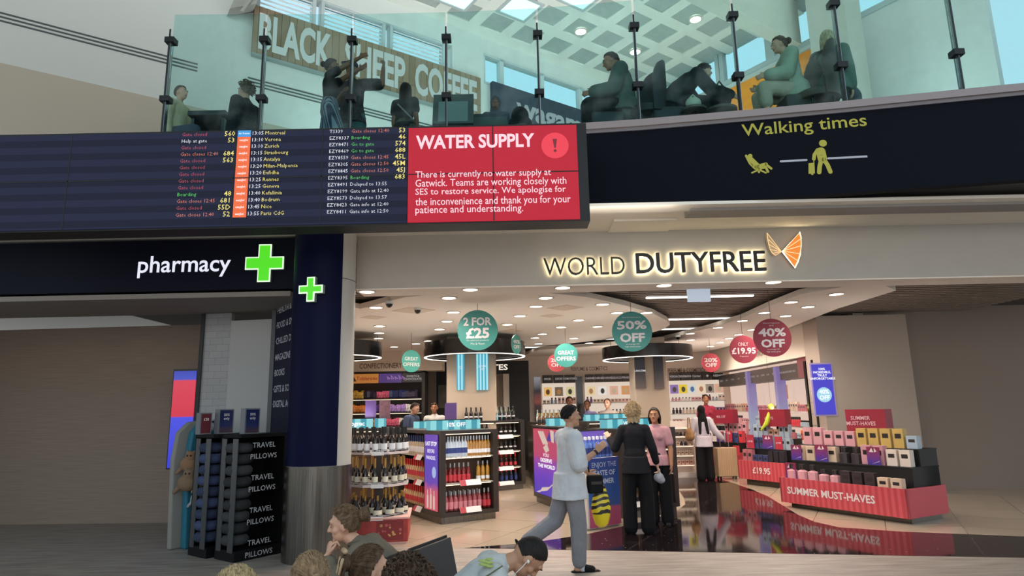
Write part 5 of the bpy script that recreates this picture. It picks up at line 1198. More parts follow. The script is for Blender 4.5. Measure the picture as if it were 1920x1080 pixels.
def table(lbl, org, rz, w, d, ztop, zbot, txt, sign, wname, tiers=((.14, .62), (.42, .84), (.66, 1.06))):
    g = thing('promotion_table', lbl, 'display table', org, rz)
    MB().bb(.1, w-.05, .12, d-.1, 0, zbot+.03).build('steel_base', M_steel, g)
    MB().bb(0, w, 0, .03, zbot, ztop).bb(0, .03, 0, d, zbot, ztop).bb(w-.03, w, 0, d, zbot, ztop).build('striped_front', M_rstr, g)
    MB().bb(.03, w-.03, .03, d, ztop-.1, ztop-.06).build('tray', M_gon, g)
    t = MB()
    for y, z in tiers[1:]: t.bb(.05, w-.05, y-.12, d-.02, ztop-.06, z-.14); t.bb(.05, w-.05, y-.14, d, z-.14, z-.12)
    t.build('riser', M_blkm, g)
    t = MB(); t.text(txt, .15 if len(txt) > 8 else .17, (.14 if len(txt) > 8 else w*.5, -.004, (ztop+zbot)/2), None, .025, 'LEFT' if len(txt) > 8 else 'CENTER'); t.build('lettering', mat('print white flat', 'e6dcdc', .5), g)
    MB().bb(w*.55-.03, w*.55+.03, d-.1, d-.04, ztop, 1.2).build('sign_post', M_blk, g)
    l = D.lights.new('fill_over_sign', 'AREA'); l.shape = 'RECTANGLE'; l.size = .7; l.size_y = .1; l.energy = 7; l.color = (1, .92, .84)  # added upward fill over the sign box to lift the ceiling
    lo = D.objects.new('fill_over_sign', l); COL.objects.link(lo); lo.location = Vector(org)+RZ(rz) @ Vector((w*.55, d-.15, 1.56)); lo.rotation_euler = (PI, 0, -rz)
    sb = MB().bb(w*.55-.33, w*.55+.33, d-.24, d-.06, 1.2, 1.55).build('sign_box', mat('sign crimson', '8e2438', .4), g)
    t = MB(); t.text(sign, .085, (w*.55-.08, d-.244, 1.37), None, .01); t.build('lettering', mat('print pinkish white', 'dcbcc4', .5), sb)
    return g
def table_goods(org, rz, w, ztop, pal, where, rows=((.12, -.058), (.4, .27), (.62, .51)), n=10):
    for q, (y, dz) in enumerate(rows):
        i = 0
        while i < n:
            c = random.choice(pal); run = random.randint(2, 4); h = random.choice((.18, .23, .28)); kind = 'box' if random.random() < .8 else 'bottle'
            for _ in range(min(run, n-i)):
                p = Vector(org)+RZ(rz) @ Vector((.08+(w-.16)*(i+.5)/n, y, ztop+dz)); product(kind, c, p, rz, (w-.16)/n*.8, .1, h, '%s %s on the %s tier of the %s' % (CN[c], 'carton' if kind == 'box' else 'bottle', ('lowest', 'middle', 'top')[q], where), '%s packs, tier %d, %s' % (CN[c], q+1, where)); i += 1
e1 = math.atan2(10.15-10.97, 4.86-4.42)
T1 = (4.36, 11.02, 0)
table('nearest red striped table at the right edge, lettered summer must-haves', T1, e1, 2.1, .95, .47, .08, 'SUMMER MUST-HAVES', 'SUMMER\nMUST-HAVES', 't1', ((.14, .5), (.4, .86), (.62, 1.1)))
table_goods(T1, e1, 2.1, .47, ['d8a0a8', 'e8d8cc', 'c8a860', 'd8c0a8', 'a8b8c8', '3a3034', 'e0b0a0'], 'nearest red table')
T2 = (4.78, 14.25, 0); e2 = math.atan2(13.26-14.19, 5.3-4.82)
table('red striped table with £19.95 on its front, second in the row', T2, e2, 1.25, .62, .5, .12, '£19.95', '£19.95', 't2', ((.14, .5), (.35, .86), (.52, 1.08)))
table_goods(T2, e2, 1.25, .5, ['3c4a78', '2a2a34', 'c89a84', 'd8cc40', 'a8b8c8', 'b8707a'], 'second red table', ((.12, -.058), (.35, .24), (.5, .46)), 8)
T3 = (4.8, 17.3, 0)
table('farthest red striped table beside the cream suitcase', T3, e2, 1.2, .55, .5, .12, '', '40% OFF', 't3', ((.14, .5), (.35, .86), (.52, 1.08)))
table_goods(T3, e2, 1.35, .5, ['d0404c', 'f0e6e0', '2a2a34', 'd8a0a8', '3c4a78'], 'farthest red table', ((.12, -.058), (.35, .24), (.5, .46)), 8)
def on_table(T, rz, x, y, z): return Vector(T)+RZ(rz) @ Vector((x, y, z))
for T, rz, x, y, z, w, h, m_, tx_, lb_ in ((T1, e1, .16, .1, .415, .2, .29, M_card, None, 'violet sunset card standing at the left corner of the nearest red table'), (T1, e1, .62, .29, .742, .22, .26, M_card, None, 'violet sunset card on the middle tier of the nearest red table'), (T1, e1, .14, .3, .742, .2, .24, M_card, None, 'violet sunset card behind the corner card of the nearest red table'),
                                        (T1, e1, 1.5, .28, .742, .2, .26, M_card, None, 'violet card at the right end of the middle tier, nearest red table'), (T2, e2, .62, .26, .742, .26, .28, M_card, None, 'violet sunset card on the second red table'), (T2, e2, .9, .26, .742, .18, .26, M_cardr, '£19.95', 'red price card right of the violet card on the second red table'),
                                        (T2, e2, .15, .26, .742, .2, .28, M_cardr, '£19.95', 'red price card at the left of the second red table'), (T3, e2, .55, .26, .742, .24, .26, M_card, None, 'violet card on the farthest red table'), (T3, e2, .85, .26, .742, .2, .28, M_cardr, None, 'red card on the farthest red table'),
                                        (T3, e2, .0, .02, .502, .26, .3, M_cardr, None, 'red card at the front corner of the farthest red table')):
    promo_card(lb_, on_table(T, rz, x, y, z), rz, w, h, m_, tx_)
# a lime inflatable figure pinned above the second table
p = at(1437, 795, 13.9); t = MB(); t.cap((0, 0, 0), (.12, 0, .3), .05, .04); t.cap((.0, 0, .02), (-.12, 0, -.12), .04, .02); t.cap((0.05, 0, .1), (.16, 0, -.02), .035, .02); t.ell((.13, 0, .36), (.06, .05, .07))
o = t.build('lime_ornament', mat('lime green', 'b8c830', .5), None, tuple(p), smooth=True, remesh=.012, soft=2); tag(o, 'lime green hanging ornament above the second red table', 'ornament')
MB().tube([(.13, 0, .42), (.13, .0, 3.25-p.z)], .003, 5).build('wire', mat('wire', '5a4a44', .5), o)
# ================================================================== people
SKIN = {'olive': mat('skin olive', 'b3866b', .55, noise=.05, nscale=14), 'fair': mat('skin fair', 'cf9f86', .55, noise=.05, nscale=14), 'tan': mat('skin tan', 'a87456', .55, noise=.05, nscale=14), 'brown': mat('skin brown', '7a4f3a', .5, noise=.05, nscale=14), 'deep': mat('skin deep', '55382b', .5, noise=.05, nscale=14)}
def cloth(c, nz=.10, b=.5, bs=9): return mat('cloth '+c, c, .85, noise=nz, nscale=9, bump=b, bscale=bs, spec=.25)
def hairm(c): return mat('hair '+c, c, .55, spec=.25, noise=.4, nscale=60, bump=.5, bscale=120, stretch=(1, 1, .25))
M_eye = mat('eye white', 'd8d2cc', .3); M_iris = mat('eye dark', '1c1410', .2); M_lip = mat('lip', 'a8605a', .5)
V = Vector
def nrm(v): return V(v).normalized()
def hand(mb, w, h, n, sgn, curl, s):
    h = nrm(h); n = V(n); n = (n-h*n.dot(h)).normalized(); t = h.cross(n)*sgn
    mb.cap(w+h*.01*s, w+h*.072*s, .034*s, .04*s, t, .42, 10)
    for k, (o, ln) in enumerate(((.03, .068), (.0105, .078), (-.0095, .073), (-.029, .058))):
        c = curl*(1+.12*k); b0 = w+h*.082*s+t*o*s; d1_ = h*math.cos(c)+n*math.sin(c)+t*(o*1.5); d2_ = h*math.cos(2*c)+n*math.sin(2*c)+t*(o*1.5)
        p1 = b0+d1_*ln*.5*s; mb.cap(b0-h*.012*s, p1, .0098*s, .009*s, n=8); mb.cap(p1, p1+d2_*ln*.5*s, .009*s, .0075*s, n=8)
    b0 = w+h*.022*s+t*.028*s; p1 = b0+(h*.65+t*.7+n*.25).normalized()*.04*s
    mb.cap(b0, p1, .014*s, .011*s, n=8); mb.cap(p1, p1+(h*.85+t*.3+n*.35).normalized()*.032*s, .011*s, .0085*s, n=8)
DEF = dict(spine=(0, 0, 1), chest=(0, 0, 1), neck=(0, .15, 1), up=(0, 0, 1), face=(0, 1, 0), sh=(1, 0, 0), ua_r=(.14, 0, -1), fa_r=(.03, .2, -1), ua_l=(-.14, 0, -1), fa_l=(-.03, .2, -1), hd_r=None, hd_l=None, pn_r=(-1, 0, 0), pn_l=(1, 0, 0), curl_r=.35, curl_l=.35,
           th_r=(.05, .02, -1), sk_r=(0, -.04, -1), th_l=(-.05, .02, -1), sk_l=(0, -.04, -1), ft_r=(.15, 1, 0), ft_l=(-.15, 1, 0), pz=None)
def person(label, loc, rz, H=1.72, vox=.012, skin='fair', fem=False, pose=None, top=None, bottom=None, shoes='16161a', hair=None, face=True, group=None, bulk=1.0, lids=False):
    P = dict(DEF); P.update(pose or {}); s = H/1.75; q = {k: (nrm(v) if isinstance(v, tuple) else v) for k, v in P.items()}
    TH, SK = .43*s, .42*s
    if P['pz'] is None:
        dr = -(q['th_r'].z*TH+q['sk_r'].z*SK); dl = -(q['th_l'].z*TH+q['sk_l'].z*SK); pz = max(dr, dl)+.075*s
    else: pz = P['pz']
    hc = V((0, 0, pz)); wa_ = hc+q['spine']*.2*s; ch = wa_+q['chest']*.22*s; nb = ch+q['chest']*.11*s; sw = (.158 if fem else .178)*s
    sh = {1: ch+q['chest']*.055*s+q['sh']*sw, -1: ch+q['chest']*.055*s-q['sh']*sw}
    hb = nb+q['neck']*.075*s; U = q['up']; Fc = q['face']; Fc = (Fc-U*Fc.dot(U)).normalized(); Rt = Fc.cross(U)
    hd = hb+U*.105*s+Fc*.02*s; HM = Matrix((Rt, Fc, U)).transposed(); k = s*1.0
    hw = .086*s; J = {}
    for sg, n_ in ((1, 'r'), (-1, 'l')):
        hp_ = hc+V((sg*hw, 0, -.01)); kn = hp_+q['th_'+n_]*TH; an = kn+q['sk_'+n_]*SK; el = sh[sg]+q['ua_'+n_]*.285*s; wr_ = el+q['fa_'+n_]*.245*s
        J[n_] = (hp_, kn, an, el, wr_, sh[sg])
    B = bulk; lat = q['sh']
    tor = [(hc-V((0, 0, .03*s)), hc+q['spine']*.08*s, .15*s*B, .152*s*B, .72), (hc+q['spine']*.08*s, wa_+q['chest']*.02*s, .15*s*B, (.118 if fem else .138)*s*B, .7), (wa_, ch, (.12 if fem else .138)*s*B, .152*s*B, .66), (ch-q['chest']*.02*s, nb-q['chest']*.05*s, .155*s*B, .11*s, .62)]
    if fem: bust = ch-q['chest']*.04*s+(lat.cross(q['chest']))*-.07*s
    mb = MB()
    for a, b1, r0, r1, fl_ in tor: mb.cap(a, b1, r0, r1, lat, fl_, 16)
    mb.cap(nb-q['chest']*.03*s, hb+U*.02*s, .052*s, .048*s)
    def H_(r, f, u): return hd+HM @ V((r, f, u))*s
    mb.ell(H_(0, -.012, .012), (.074*s, .092*s, .098*s), HM); mb.ell(H_(0, .03, -.055), (.054*s, .056*s, .058*s), HM); mb.ell(H_(0, .068, -.09), (.024*s, .022*s, .02*s), HM)
    mb.cap(H_(0, .078, .022), H_(0, .103, -.022), .008*s, .0135*s, n=8); mb.ell(H_(0, .07, .03), (.05*s, .022*s, .02*s), HM)
    for sg in (1, -1): mb.ell(H_(sg*.076, -.008, -.012), (.011*s, .022*s, .032*s), HM, 10, 6); mb.ell(H_(sg*.038, .05, -.025), (.026*s, .026*s, .024*s), HM, 10, 6); mb.ell(H_(sg*.012, .09, -.026), (.01*s, .01*s, .008*s), HM, 8, 6)
    for n_, sg in (('r', 1), ('l', -1)):
        hp_, kn, an, el, wr_, sp2 = J[n_]
        mb.cap(sp2, el, .05*s, .04*s); mb.cap(el, wr_, .041*s, .027*s); hand(mb, wr_, P['hd_'+n_] or P['fa_'+n_], P['pn_'+n_], sg, P['curl_'+n_], s)
        mb.cap(hp_, kn, .083*s, .057*s); mb.cap(kn, an, .057*s, .037*s); f_ = q['ft_'+n_]; mb.cap(an+V((0, 0, -.035*s))-f_*.03*s, an+V((0, 0, -.045*s))+f_*.16*s, .036*s, .03*s, f_.cross(V((0, 0, 1))), .8)
    body = mb.build('person', SKIN[skin], None, loc, rz, True, remesh=vox, soft=2)
    tag(body, label, 'person', group)
    cv = max(vox, .009)
    if top:
        c, slv, inf, hem = top[:4]; t = MB(); m_ = c if not isinstance(c, str) else cloth(c)
        for a, b1, r0, r1, fl_ in tor[0 if hem > 0 else 1:]: t.cap(a, b1, r0+inf, r1+inf*.8, lat, fl_, 16)
        if hem > 0: dn = (hc-wa_).normalized()*.5+V((0, 0, -.5)); t.frus(hc+q['spine']*.10*s, hc+dn*max(hem, .04), .15*s*B+inf, .178*s*B+inf*1.25, lat, .88); 
        if fem: t.ell(bust+lat*.06*s, (.06*s, .055*s, .06*s)); t.ell(bust-lat*.06*s, (.06*s, .055*s, .06*s))
        for n_ in 'rl':
            hp_, kn, an, el, wr_, sp2 = J[n_]; t.cap(sp2, el if slv >= 1 else sp2.lerp(el, slv), .056*s+inf, (.05 if slv >= 1 else .055)*s+inf)
            if slv > 1: t.cap(el, el.lerp(wr_, slv-1), .049*s+inf, .036*s+inf)
            t.cap(nb-q['chest']*.055*s, sp2, .06*s+inf*.5, .056*s+inf)
        t.cap(nb-q['chest']*.05*s, nb+q['neck']*.012*s, .075*s, .064*s)
        t.build('shirt' if slv < 2 else 'jacket', m_, body, (0, 0, 0), 0, True, remesh=cv, soft=4)
    if bottom:
        c, ln, inf, fl2 = bottom; t = MB(); m_ = c if not isinstance(c, str) else cloth(c)
        t.cap(*tor[0][:2], tor[0][2]+inf, tor[0][3]+inf*.6, lat, .74, 16)
        for n_ in 'rl':
            hp_, kn, an, el, wr_, sp2 = J[n_]; t.cap(hp_, kn, .09*s+inf, .064*s+inf+fl2*.4)
            if ln > 1: t.cap(kn, kn.lerp(an, ln-1), .064*s+inf+fl2*.4, .044*s+inf+fl2)
        t.build('trousers', m_, body, (0, 0, 0), 0, True, remesh=cv, soft=3)
    if shoes:
        for n_ in 'rl':
            an = J[n_][2]; f_ = q['ft_'+n_]; t = MB(); t.cap(an+V((0, 0, -.045*s))-f_*.035*s, an+V((0, 0, -.045*s))+f_*.17*s, .043*s, .038*s, f_.cross(V((0, 0, 1))), .75); t.build('shoe', cloth(shoes, .03, 0), body, (0, 0, 0), 0, True)
    if face:
        for sg in (1, -1):
            if lids: MB().tube([H_(sg*.03+sg*q*.011, .0845-.006*abs(q), .003-.003*(1-abs(q))) for q in (-1, -.5, 0, .5, 1)], .0016*s, 5).build('eyelashes', M_iris, body); continue
            e = MB().ell(H_(sg*.03, .0765, .005), (.012*s, .008*s, .0065*s), HM, 10, 8).build('eye', M_eye, body, smooth=True); MB().ell(H_(sg*.03, .083, .005), (.0065*s, .0035*s, .0062*s), HM, 8, 6).build('iris', M_iris, e)
        MB().ell(H_(0, .081, -.055), (.022*s, .01*s, .007*s), HM, 12, 6).build('lips', M_lip, body, smooth=True)
        t = MB()
        for sg in (1, -1): t.tube([H_(sg*.014, .089, .03), H_(sg*.03, .088, .036), H_(sg*.047, .078, .03)], .0035*s, 6)
        t.build('eyebrows', hairm(hair[0] if hair and hair[1] != 'hijab' else '2a1e18'), body, smooth=True)
    if hair:
        c, style = hair[:2]; m_ = hairm(c); t = MB(); off = {'buzz': .004, 'short': .016, 'fade': .012, 'curly': .026}.get(style, .014)
        if style == 'hijab':
            m_ = cloth(c); t.ell(H_(0, -.02, .02), (.095*s, .108*s, .118*s), HM); t.cap(H_(0, -.04, -.03), nb-q['chest']*.04*s-V((0, .03, 0)), .085*s, .12*s, lat, .8)
            for sg in (1, -1): t.cap(nb+lat*.06*sg-V((0, .08, .02)), nb+lat*.09*sg-V((0, .16, .34)), .05*s, .035*s, lat, .5)
            t.build('headscarf', m_, body, (0, 0, 0), 0, True, remesh=.012, soft=3)
        else:
            N_, K_ = (120, 84) if vox < .01 else (44, 30); R3 = (.074+off, .092+off, .098+off); cc = V((0, -.012, .012)); idx = {}; vs = []; fs = []
            def keep(d):
                r, f, u = d
                if style == 'short':
                    if u > .2: return f < .04+.95*(u-.2)
                    return (u > -.38) if f < -.3 else (f < .02 and u > -.08)
                if u > .15: return f < .12+.95*(u-.15)+(.1 if style in ('buzz',) else 0)
                if f < -.25: return u > (-.62 if style not in ('fade', 'short', 'buzz') else -.45)
                return f < .1 and u > -.28 and not (f > -.02 and u < -.05)
            def vid(j, i):
                kx = (j, i % N_)
                if kx not in idx:
                    th = PI*j/K_; ph = 2*PI*i/N_; d = V((math.sin(th)*math.cos(ph), math.sin(th)*math.sin(ph), math.cos(th))); wob = 1+(.03*math.sin(9*ph+5*th) if off > .01 else 0)
                    idx[kx] = len(vs); vs.append(H_(cc.x+d.x*R3[0]*wob, cc.y+d.y*R3[1]*wob, cc.z+d.z*R3[2]*wob))
                return idx[kx]
            for j in range(K_):
                for i in range(N_):
                    th = PI*(j+.5)/K_; ph = 2*PI*(i+.5)/N_
                    if keep((math.sin(th)*math.cos(ph), math.sin(th)*math.sin(ph), math.cos(th))): fs.append((vid(j, i), vid(j, i+1), vid(j+1, i+1), vid(j+1, i)))
            t.add(vs, fs); rnd = random.Random(hash(label) % 999 if False else len(label))
            def strands(n, tgt, r0, end=None, wid=.0028):
                tg = nrm(tgt)
                for _ in range(n):
                    for _t in range(30):
                        a = rnd.uniform(0, 2*PI); u = rnd.uniform(-.3, 1); d = V((math.sqrt(1-u*u)*math.cos(a), math.sqrt(1-u*u)*math.sin(a), u))
                        if keep(d): break
                    pts = []
                    for i in range(9):
                        g = d.lerp(tg, i/8).normalized(); rr = r0+rnd.uniform(-.003, .004); pts.append(H_(cc.x+g.x*(R3[0]+rr), cc.y+g.y*(R3[1]+rr), cc.z+g.z*(R3[2]+rr)))
                    t.tube(pts, wid*s, 5)
            if style in ('bun', 'clip'): strands(150 if vox < .01 else 30, (0, -.95, .12), .001); t.ell(H_(0, -.135, .03), (.045*s, .04*s, .045*s), HM)
            if style == 'bun' and vox < .01:
                for i in range(14): a = i*.45; t.tube([H_(.045*math.cos(a+j*.5), -.14-.03*math.sin(j*.6), .03+.045*math.sin(a+j*.5)) for j in range(5)], .007*s, 5)
            if style == 'clip':
                for i in range(10): t.tube([H_(.02*(i-5)/3, -.13, .05), H_(.03*(i-5)/3, -.15, -.02), H_(.04*(i-5)/3, -.12, -.1-.01*(i % 3))], .008*s, 5, r2=.003)
            if style == 'pony': strands(110 if vox < .01 else 20, (0, -1, -.1), .001); t.tube([H_(0, -.12, .0), H_(0, -.16, -.03), H_(0, -.16, -.12), H_(.01, -.13, -.22)], .034*s, 9, r2=.012)
            if style in ('long', 'bob'):
                lo = -.34 if style == 'long' else -.13
                for i in range(23):
                    a = PI*(.98+1.04*i/22); x, y = .078*math.cos(a), .085*math.sin(a)-.012; t.tube([H_(x*.8, y*.85, .06), H_(x*1.08, y*1.06, -.02), H_(x*1.12, y*1.12, lo*.5), H_(x*1.02, y*1.15-.01, lo+.02*(i % 3))], .021*s, 7, r2=.012)
            if style == 'curly':
                for _ in range(260 if vox < .01 else 90):
                    for _t in range(30):
                        a = rnd.uniform(0, 2*PI); u = rnd.uniform(-.5, 1); d = V((math.sqrt(1-u*u)*math.cos(a), math.sqrt(1-u*u)*math.sin(a), u))
                        if keep(d): break
                    c0 = H_(cc.x+d.x*(R3[0]+.008), cc.y+d.y*(R3[1]+.008), cc.z+d.z*(R3[2]+.008)); rr = rnd.uniform(.009, .017)*s
                    ax = V((rnd.uniform(-1, 1), rnd.uniform(-1, 1), rnd.uniform(-1, 1))).normalized(); bx_ = ax.orthogonal().normalized(); by_ = ax.cross(bx_)
                    t.tube([c0+bx_*rr*math.cos(g*.9)+by_*rr*math.sin(g*.9)+ax*rr*.25*g for g in range(6)], .005*s, 5)
            if style == 'parted': strands(190 if vox < .01 else 40, (.35, -.6, -.55), .001, wid=.0035)
            if style in ('short', 'fade'): strands(60 if vox < .01 else 0, (0, .75, .66), .003)
            t.build('hair', m_, body, (0, 0, 0), 0, True)
    if len(top or ()) > 4 and top[4]: MB().lathe([(.066*s, -.01), (.07*s, 0), (.066*s, .012)], nb+q['neck']*.008*s, 18).build('collar', cloth(top[4]), body, smooth=True)
    return body, J, H_, hd
def face_rz(dx, dy): return math.atan2(-dx, dy)
def strap(o, pts, r, c): return MB().tube(pts, r, 6).build('strap', cloth(c), o, smooth=True)

# ------------------------------------------------------------------ shop: walking man
b_, J, H_, hd = person('man walking in a long white t-shirt, grey joggers and black slides', (.57, 7.1, 0), face_rz(.96, .28), 1.69, .007, 'olive', False,
    dict(spine=(0, -.02, 1), chest=(0, .03, 1), neck=(0, .3, 1), face=(.18, 1, -.02), ua_r=(.16, .12, -1), fa_r=(.02, .85, .55), hd_r=(0, .75, .65), pn_r=(-.7, .3, -.3), curl_r=.25, ua_l=(-.1, .35, -1), fa_l=(0, .75, -.5), curl_l=.9,
         th_r=(.02, .12, -1), sk_r=(0, -.02, -1), th_l=(-.03, -.34, -.94), sk_l=(0, -.83, -.5), ft_l=(-.05, .45, -.9)), top=('c3c5ca', .98, .04, .17, '1c1c20'), bottom=('7e7e84', 1.9, .022, .012), shoes=None, hair=('0e0c0c', 'short'))
for n_ in 'rl':
    an = J[n_][2]; f_ = nrm((.15, 1, 0)) if n_ == 'r' else nrm((-.05, .45, -.9)); t = MB(); upv = V((0, 0, 1)) if n_ == 'r' else V((0, .89, .45)); lt = f_.cross(upv)
    t.cap(an-upv*.062-f_*.06, an-upv*.066+f_*.19, .045, .05, lt, .32); t.cap(an-upv*.03+f_*.07, an-upv*.04+f_*.13, .05, .046, lt, .75); t.build('slide_shoe', cloth('121214', .03, 0), b_, smooth=True)
    MB().cap(an+upv*.05, an-upv*.03+f_*.03, .042, .043).build('sock', cloth('b8b8bc'), b_, smooth=True)
MB().lathe([(.031, -.012), (.033, 0), (.031, .012)], n=14, M=Matrix.Rotation(-.9, 3, 'X')).build('watch', M_blkm, b_, tuple(J['r'][3].lerp(J['r'][4], .93)))
bm_ = b_.matrix_basis
def wpt(v): return bm_ @ V(v)
from mathutils import Matrix as _M4
bm_ = _M4.Translation(b_.location) @ _M4.Rotation(b_.rotation_euler.z, 4, 'Z')
t = MB(); t.bb(-.045, .045, -.085, .085, -.17, .02); o = t.build('shoulder_bag', cloth('101012', .05, .2), None, tuple(wpt((.05, .27, .93))), b_.rotation_euler.z, True, bevel=.02); tag(o, 'small black shoulder bag worn by the man in the white t-shirt', 'bag')
MB().tube([(0, -.06, .05), (-.02, -.1, .25), (-.08, -.2, .5)], .008, 6).build('strap', cloth('101012', .05, .2), o); MB().box((.045, 0, -.06), (.012, .12, .03)).build('flap_edge', M_gon, o)
# yellow printed bag
p = at(1125, 905, 7.45); t = MB(); W_ = [(0.0, .012, .0), (-.04, .06, .03), (-.14, .09, .05), (-.26, .115, .07), (-.36, .10, .075), (-.44, .075, .06), (-.475, .03, .02)]
vs = []; n = 16
for z, a, d in W_:
    for i in range(n): vs.append((a*math.cos(2*PI*i/n), d*math.sin(2*PI*i/n)+.004, z))
t.add(vs, [(j*n+(i+1) % n, j*n+i, (j+1)*n+i, (j+1)*n+(i+1) % n) for j in range(len(W_)-1) for i in range(n)]+[tuple(range(n)), tuple(range(len(W_)*n-1, (len(W_)-1)*n-1, -1))])
m, nt, bb_, N, L = nodes_mat('yellow bag print'); tc = N('ShaderNodeTexCoord'); w_ = N('ShaderNodeTexWave'); w_.inputs['Scale'].default_value = 4.5; w_.inputs['Distortion'].default_value = 7; w_.inputs['Detail'].default_value = 2; w_.bands_direction = 'Z'
sx_ = N('ShaderNodeSeparateXYZ'); L(tc.outputs['Object'], sx_.inputs[0]); gt1 = N('ShaderNodeMath'); gt1.operation = 'GREATER_THAN'; gt1.inputs[1].default_value = -.33; L(sx_.outputs['Z'], gt1.inputs[0])
lt1 = N('ShaderNodeMath'); lt1.operation = 'GREATER_THAN'; lt1.inputs[1].default_value = .52; L(tc.outputs['Object'], w_.inputs['Vector']); L(w_.outputs['Fac'], lt1.inputs[0])
mm = N('ShaderNodeMath'); mm.operation = 'MULTIPLY'; L(gt1.outputs[0], mm.inputs[0]); L(lt1.outputs[0], mm.inputs[1])
mx = N('ShaderNodeMix'); mx.data_type = 'RGBA'; mx.inputs['A'].default_value = lin('d8c420')+(1,); mx.inputs['B'].default_value = lin('15140e')+(1,); L(mm.outputs[0], mx.inputs['Factor']); L(mx.outputs['Result'], bb_.inputs['Base Color']); bb_.inputs['Roughness'].default_value = .35
o = t.build('carrier_bag', m, None, tuple(p), .25, True); tag(o, 'yellow and black printed drawstring bag hanging from the walking man\'s far hand', 'bag')
MB().tube([(0, 0, 0), (-.02, -.02, .04), (-.03, -.05, .1)], .008, 6).build('cord', mat('cord yellow', 'c8b820', .5), o)
# ------------------------------------------------------------------ two women talking
b_, J, H_, hd = person('woman with curly blond hair seen from behind in a black top and trousers', (1.63, 9.0, 0), face_rz(.25, 1), 1.70, .009, 'fair', True,
    dict(face=(.3, 1, 0), ua_l=(-.45, .05, -1), fa_l=(-.35, .55, .5), pn_l=(.3, .2, -1), ua_r=(.32, .02, -1), fa_r=(.2, .3, -1), curl_r=.8, th_r=(.1, .04, -1), th_l=(-.06, 0, -1)), top=('17171d', 1.75, .014, .12), bottom=('0e0e11', 1.97, .02, .035), hair=('b39a78', 'curly'), bulk=1.04)
t = MB()
for i in range(15): a = PI*(1+i/14); t.tube([H_(.07*math.cos(a), .08*math.sin(a), .02), H_(.085*math.cos(a), .09*math.sin(a), -.06), H_(.075*math.cos(a), .085*math.sin(a)-.005, -.13-.01*(i % 3))], .02, 6, r2=.01)
t.build('hair_ends', hairm('b39a78'), b_, smooth=True)
bm_ = _M4.Translation(b_.location) @ _M4.Rotation(b_.rotation_euler.z, 4, 'Z'); w = bm_ @ J['r'][4]
o = MB().ell((0, 0, 0), (.075, .05, .065)).ell((.03, 0, -.035), (.06, .05, .05)).cap((0, 0, .04), (0.01, 0, .1), .025, .02).build('pouch', cloth('9a9aa2', .15, .8, 20), None, tuple(w+V((.02, .03, -.16))), .3, True, remesh=.01, soft=2); tag(o, 'crumpled grey pouch in the right hand of the blond woman', 'bag')
b_, J, H_, hd = person('woman with a dark bob in a pale pink polo shirt and black trousers', (2.06, 9.62, 0), face_rz(-.35, -1), 1.64, .009, 'tan', True,
    dict(face=(.05, 1, .02), ua_l=(-.2, .05, -1), fa_l=(-.02, .3, -1), ua_r=(.2, .1, -1), fa_r=(-.25, .5, -.8)), top=('b98a92', .62, .018, .02, 'c59aa2'), bottom=('101014', 1.97, .02, .03), hair=('1c1412', 'bob'))
t = MB()
for i in range(6): t.ell((.055+.02*(i % 3), .118+.004*i, 1.27-.025*(i//2)), (.013, .006, .013))
t.build('badge', mat('badge white', 'd8d0d4', .4), b_)
# ------------------------------------------------------------------ traveller with the suitcase
b_, J, H_, hd = person('woman in a black headscarf and white shirt seen from behind, leading a cream suitcase', (4.32, 15.1, 0), face_rz(.1, 1), 1.66, .012, 'tan', True,
    dict(ua_r=(.5, -.05, -1), fa_r=(.55, .1, -.6), ua_l=(-.4, .05, -1), fa_l=(-.05, .45, -.6), th_r=(.06, .1, -1), th_l=(-.05, -.06, -1)), top=('c3bcc6', 1.9, .03, .14), bottom=('0f0f12', 1.97, .025, .04), hair=('0c0c0e', 'hijab'), bulk=1.05)
o = MB().ell((0, 0, 0), (.09, .16, .14)).ell((0, 0, -.06), (.1, .17, .1)).build('handbag', cloth('9a7654', .1, .3), None, (4.02, 15.12, 1.03), .1, True, remesh=.015, soft=2); tag(o, 'tan handbag on the left arm of the woman in the headscarf', 'bag'); MB().tube([(0, -.1, .1), (0, -.04, .36), (0, .06, .36), (0, .1, .1)], .012, 6).build('strap', cloth('9a7654', .1, .3), o)
sc_ = thing('suitcase', 'cream ribbed cabin suitcase on wheels beside the woman in the headscarf', 'suitcase', (4.84, 15.25, 0), .1)
M_case = mat('case cream', 'b79c7c', .4)
t = MB(); t.bb(-.23, .23, -.12, .12, .07, .7)
for i in range(8): x = -.19+i*.054; t.bb(x-.011, x+.011, -.128, .128, .1, .67)
t.build('shell', M_case, sc_, bevel=.02); MB().tube([(-.1, 0, .7), (-.1, 0, 1.02), (.1, 0, 1.02), (.1, 0, .7)], .011, 6).build('handle', M_silver, sc_)
for x in (-.18, .18):
    for y in (-.08, .08): MB().lathe([(.03, -.012), (.03, .012)], n=12, M=Matrix.Rotation(PI/2, 3, 'Y')).build('wheel', M_blk, sc_, (x, y, .03)); 
MB().bb(-.2, -.16, -.1, .1, .045, .07).bb(.16, .2, -.1, .1, .045, .07).build('axle', M_blk, sc_)
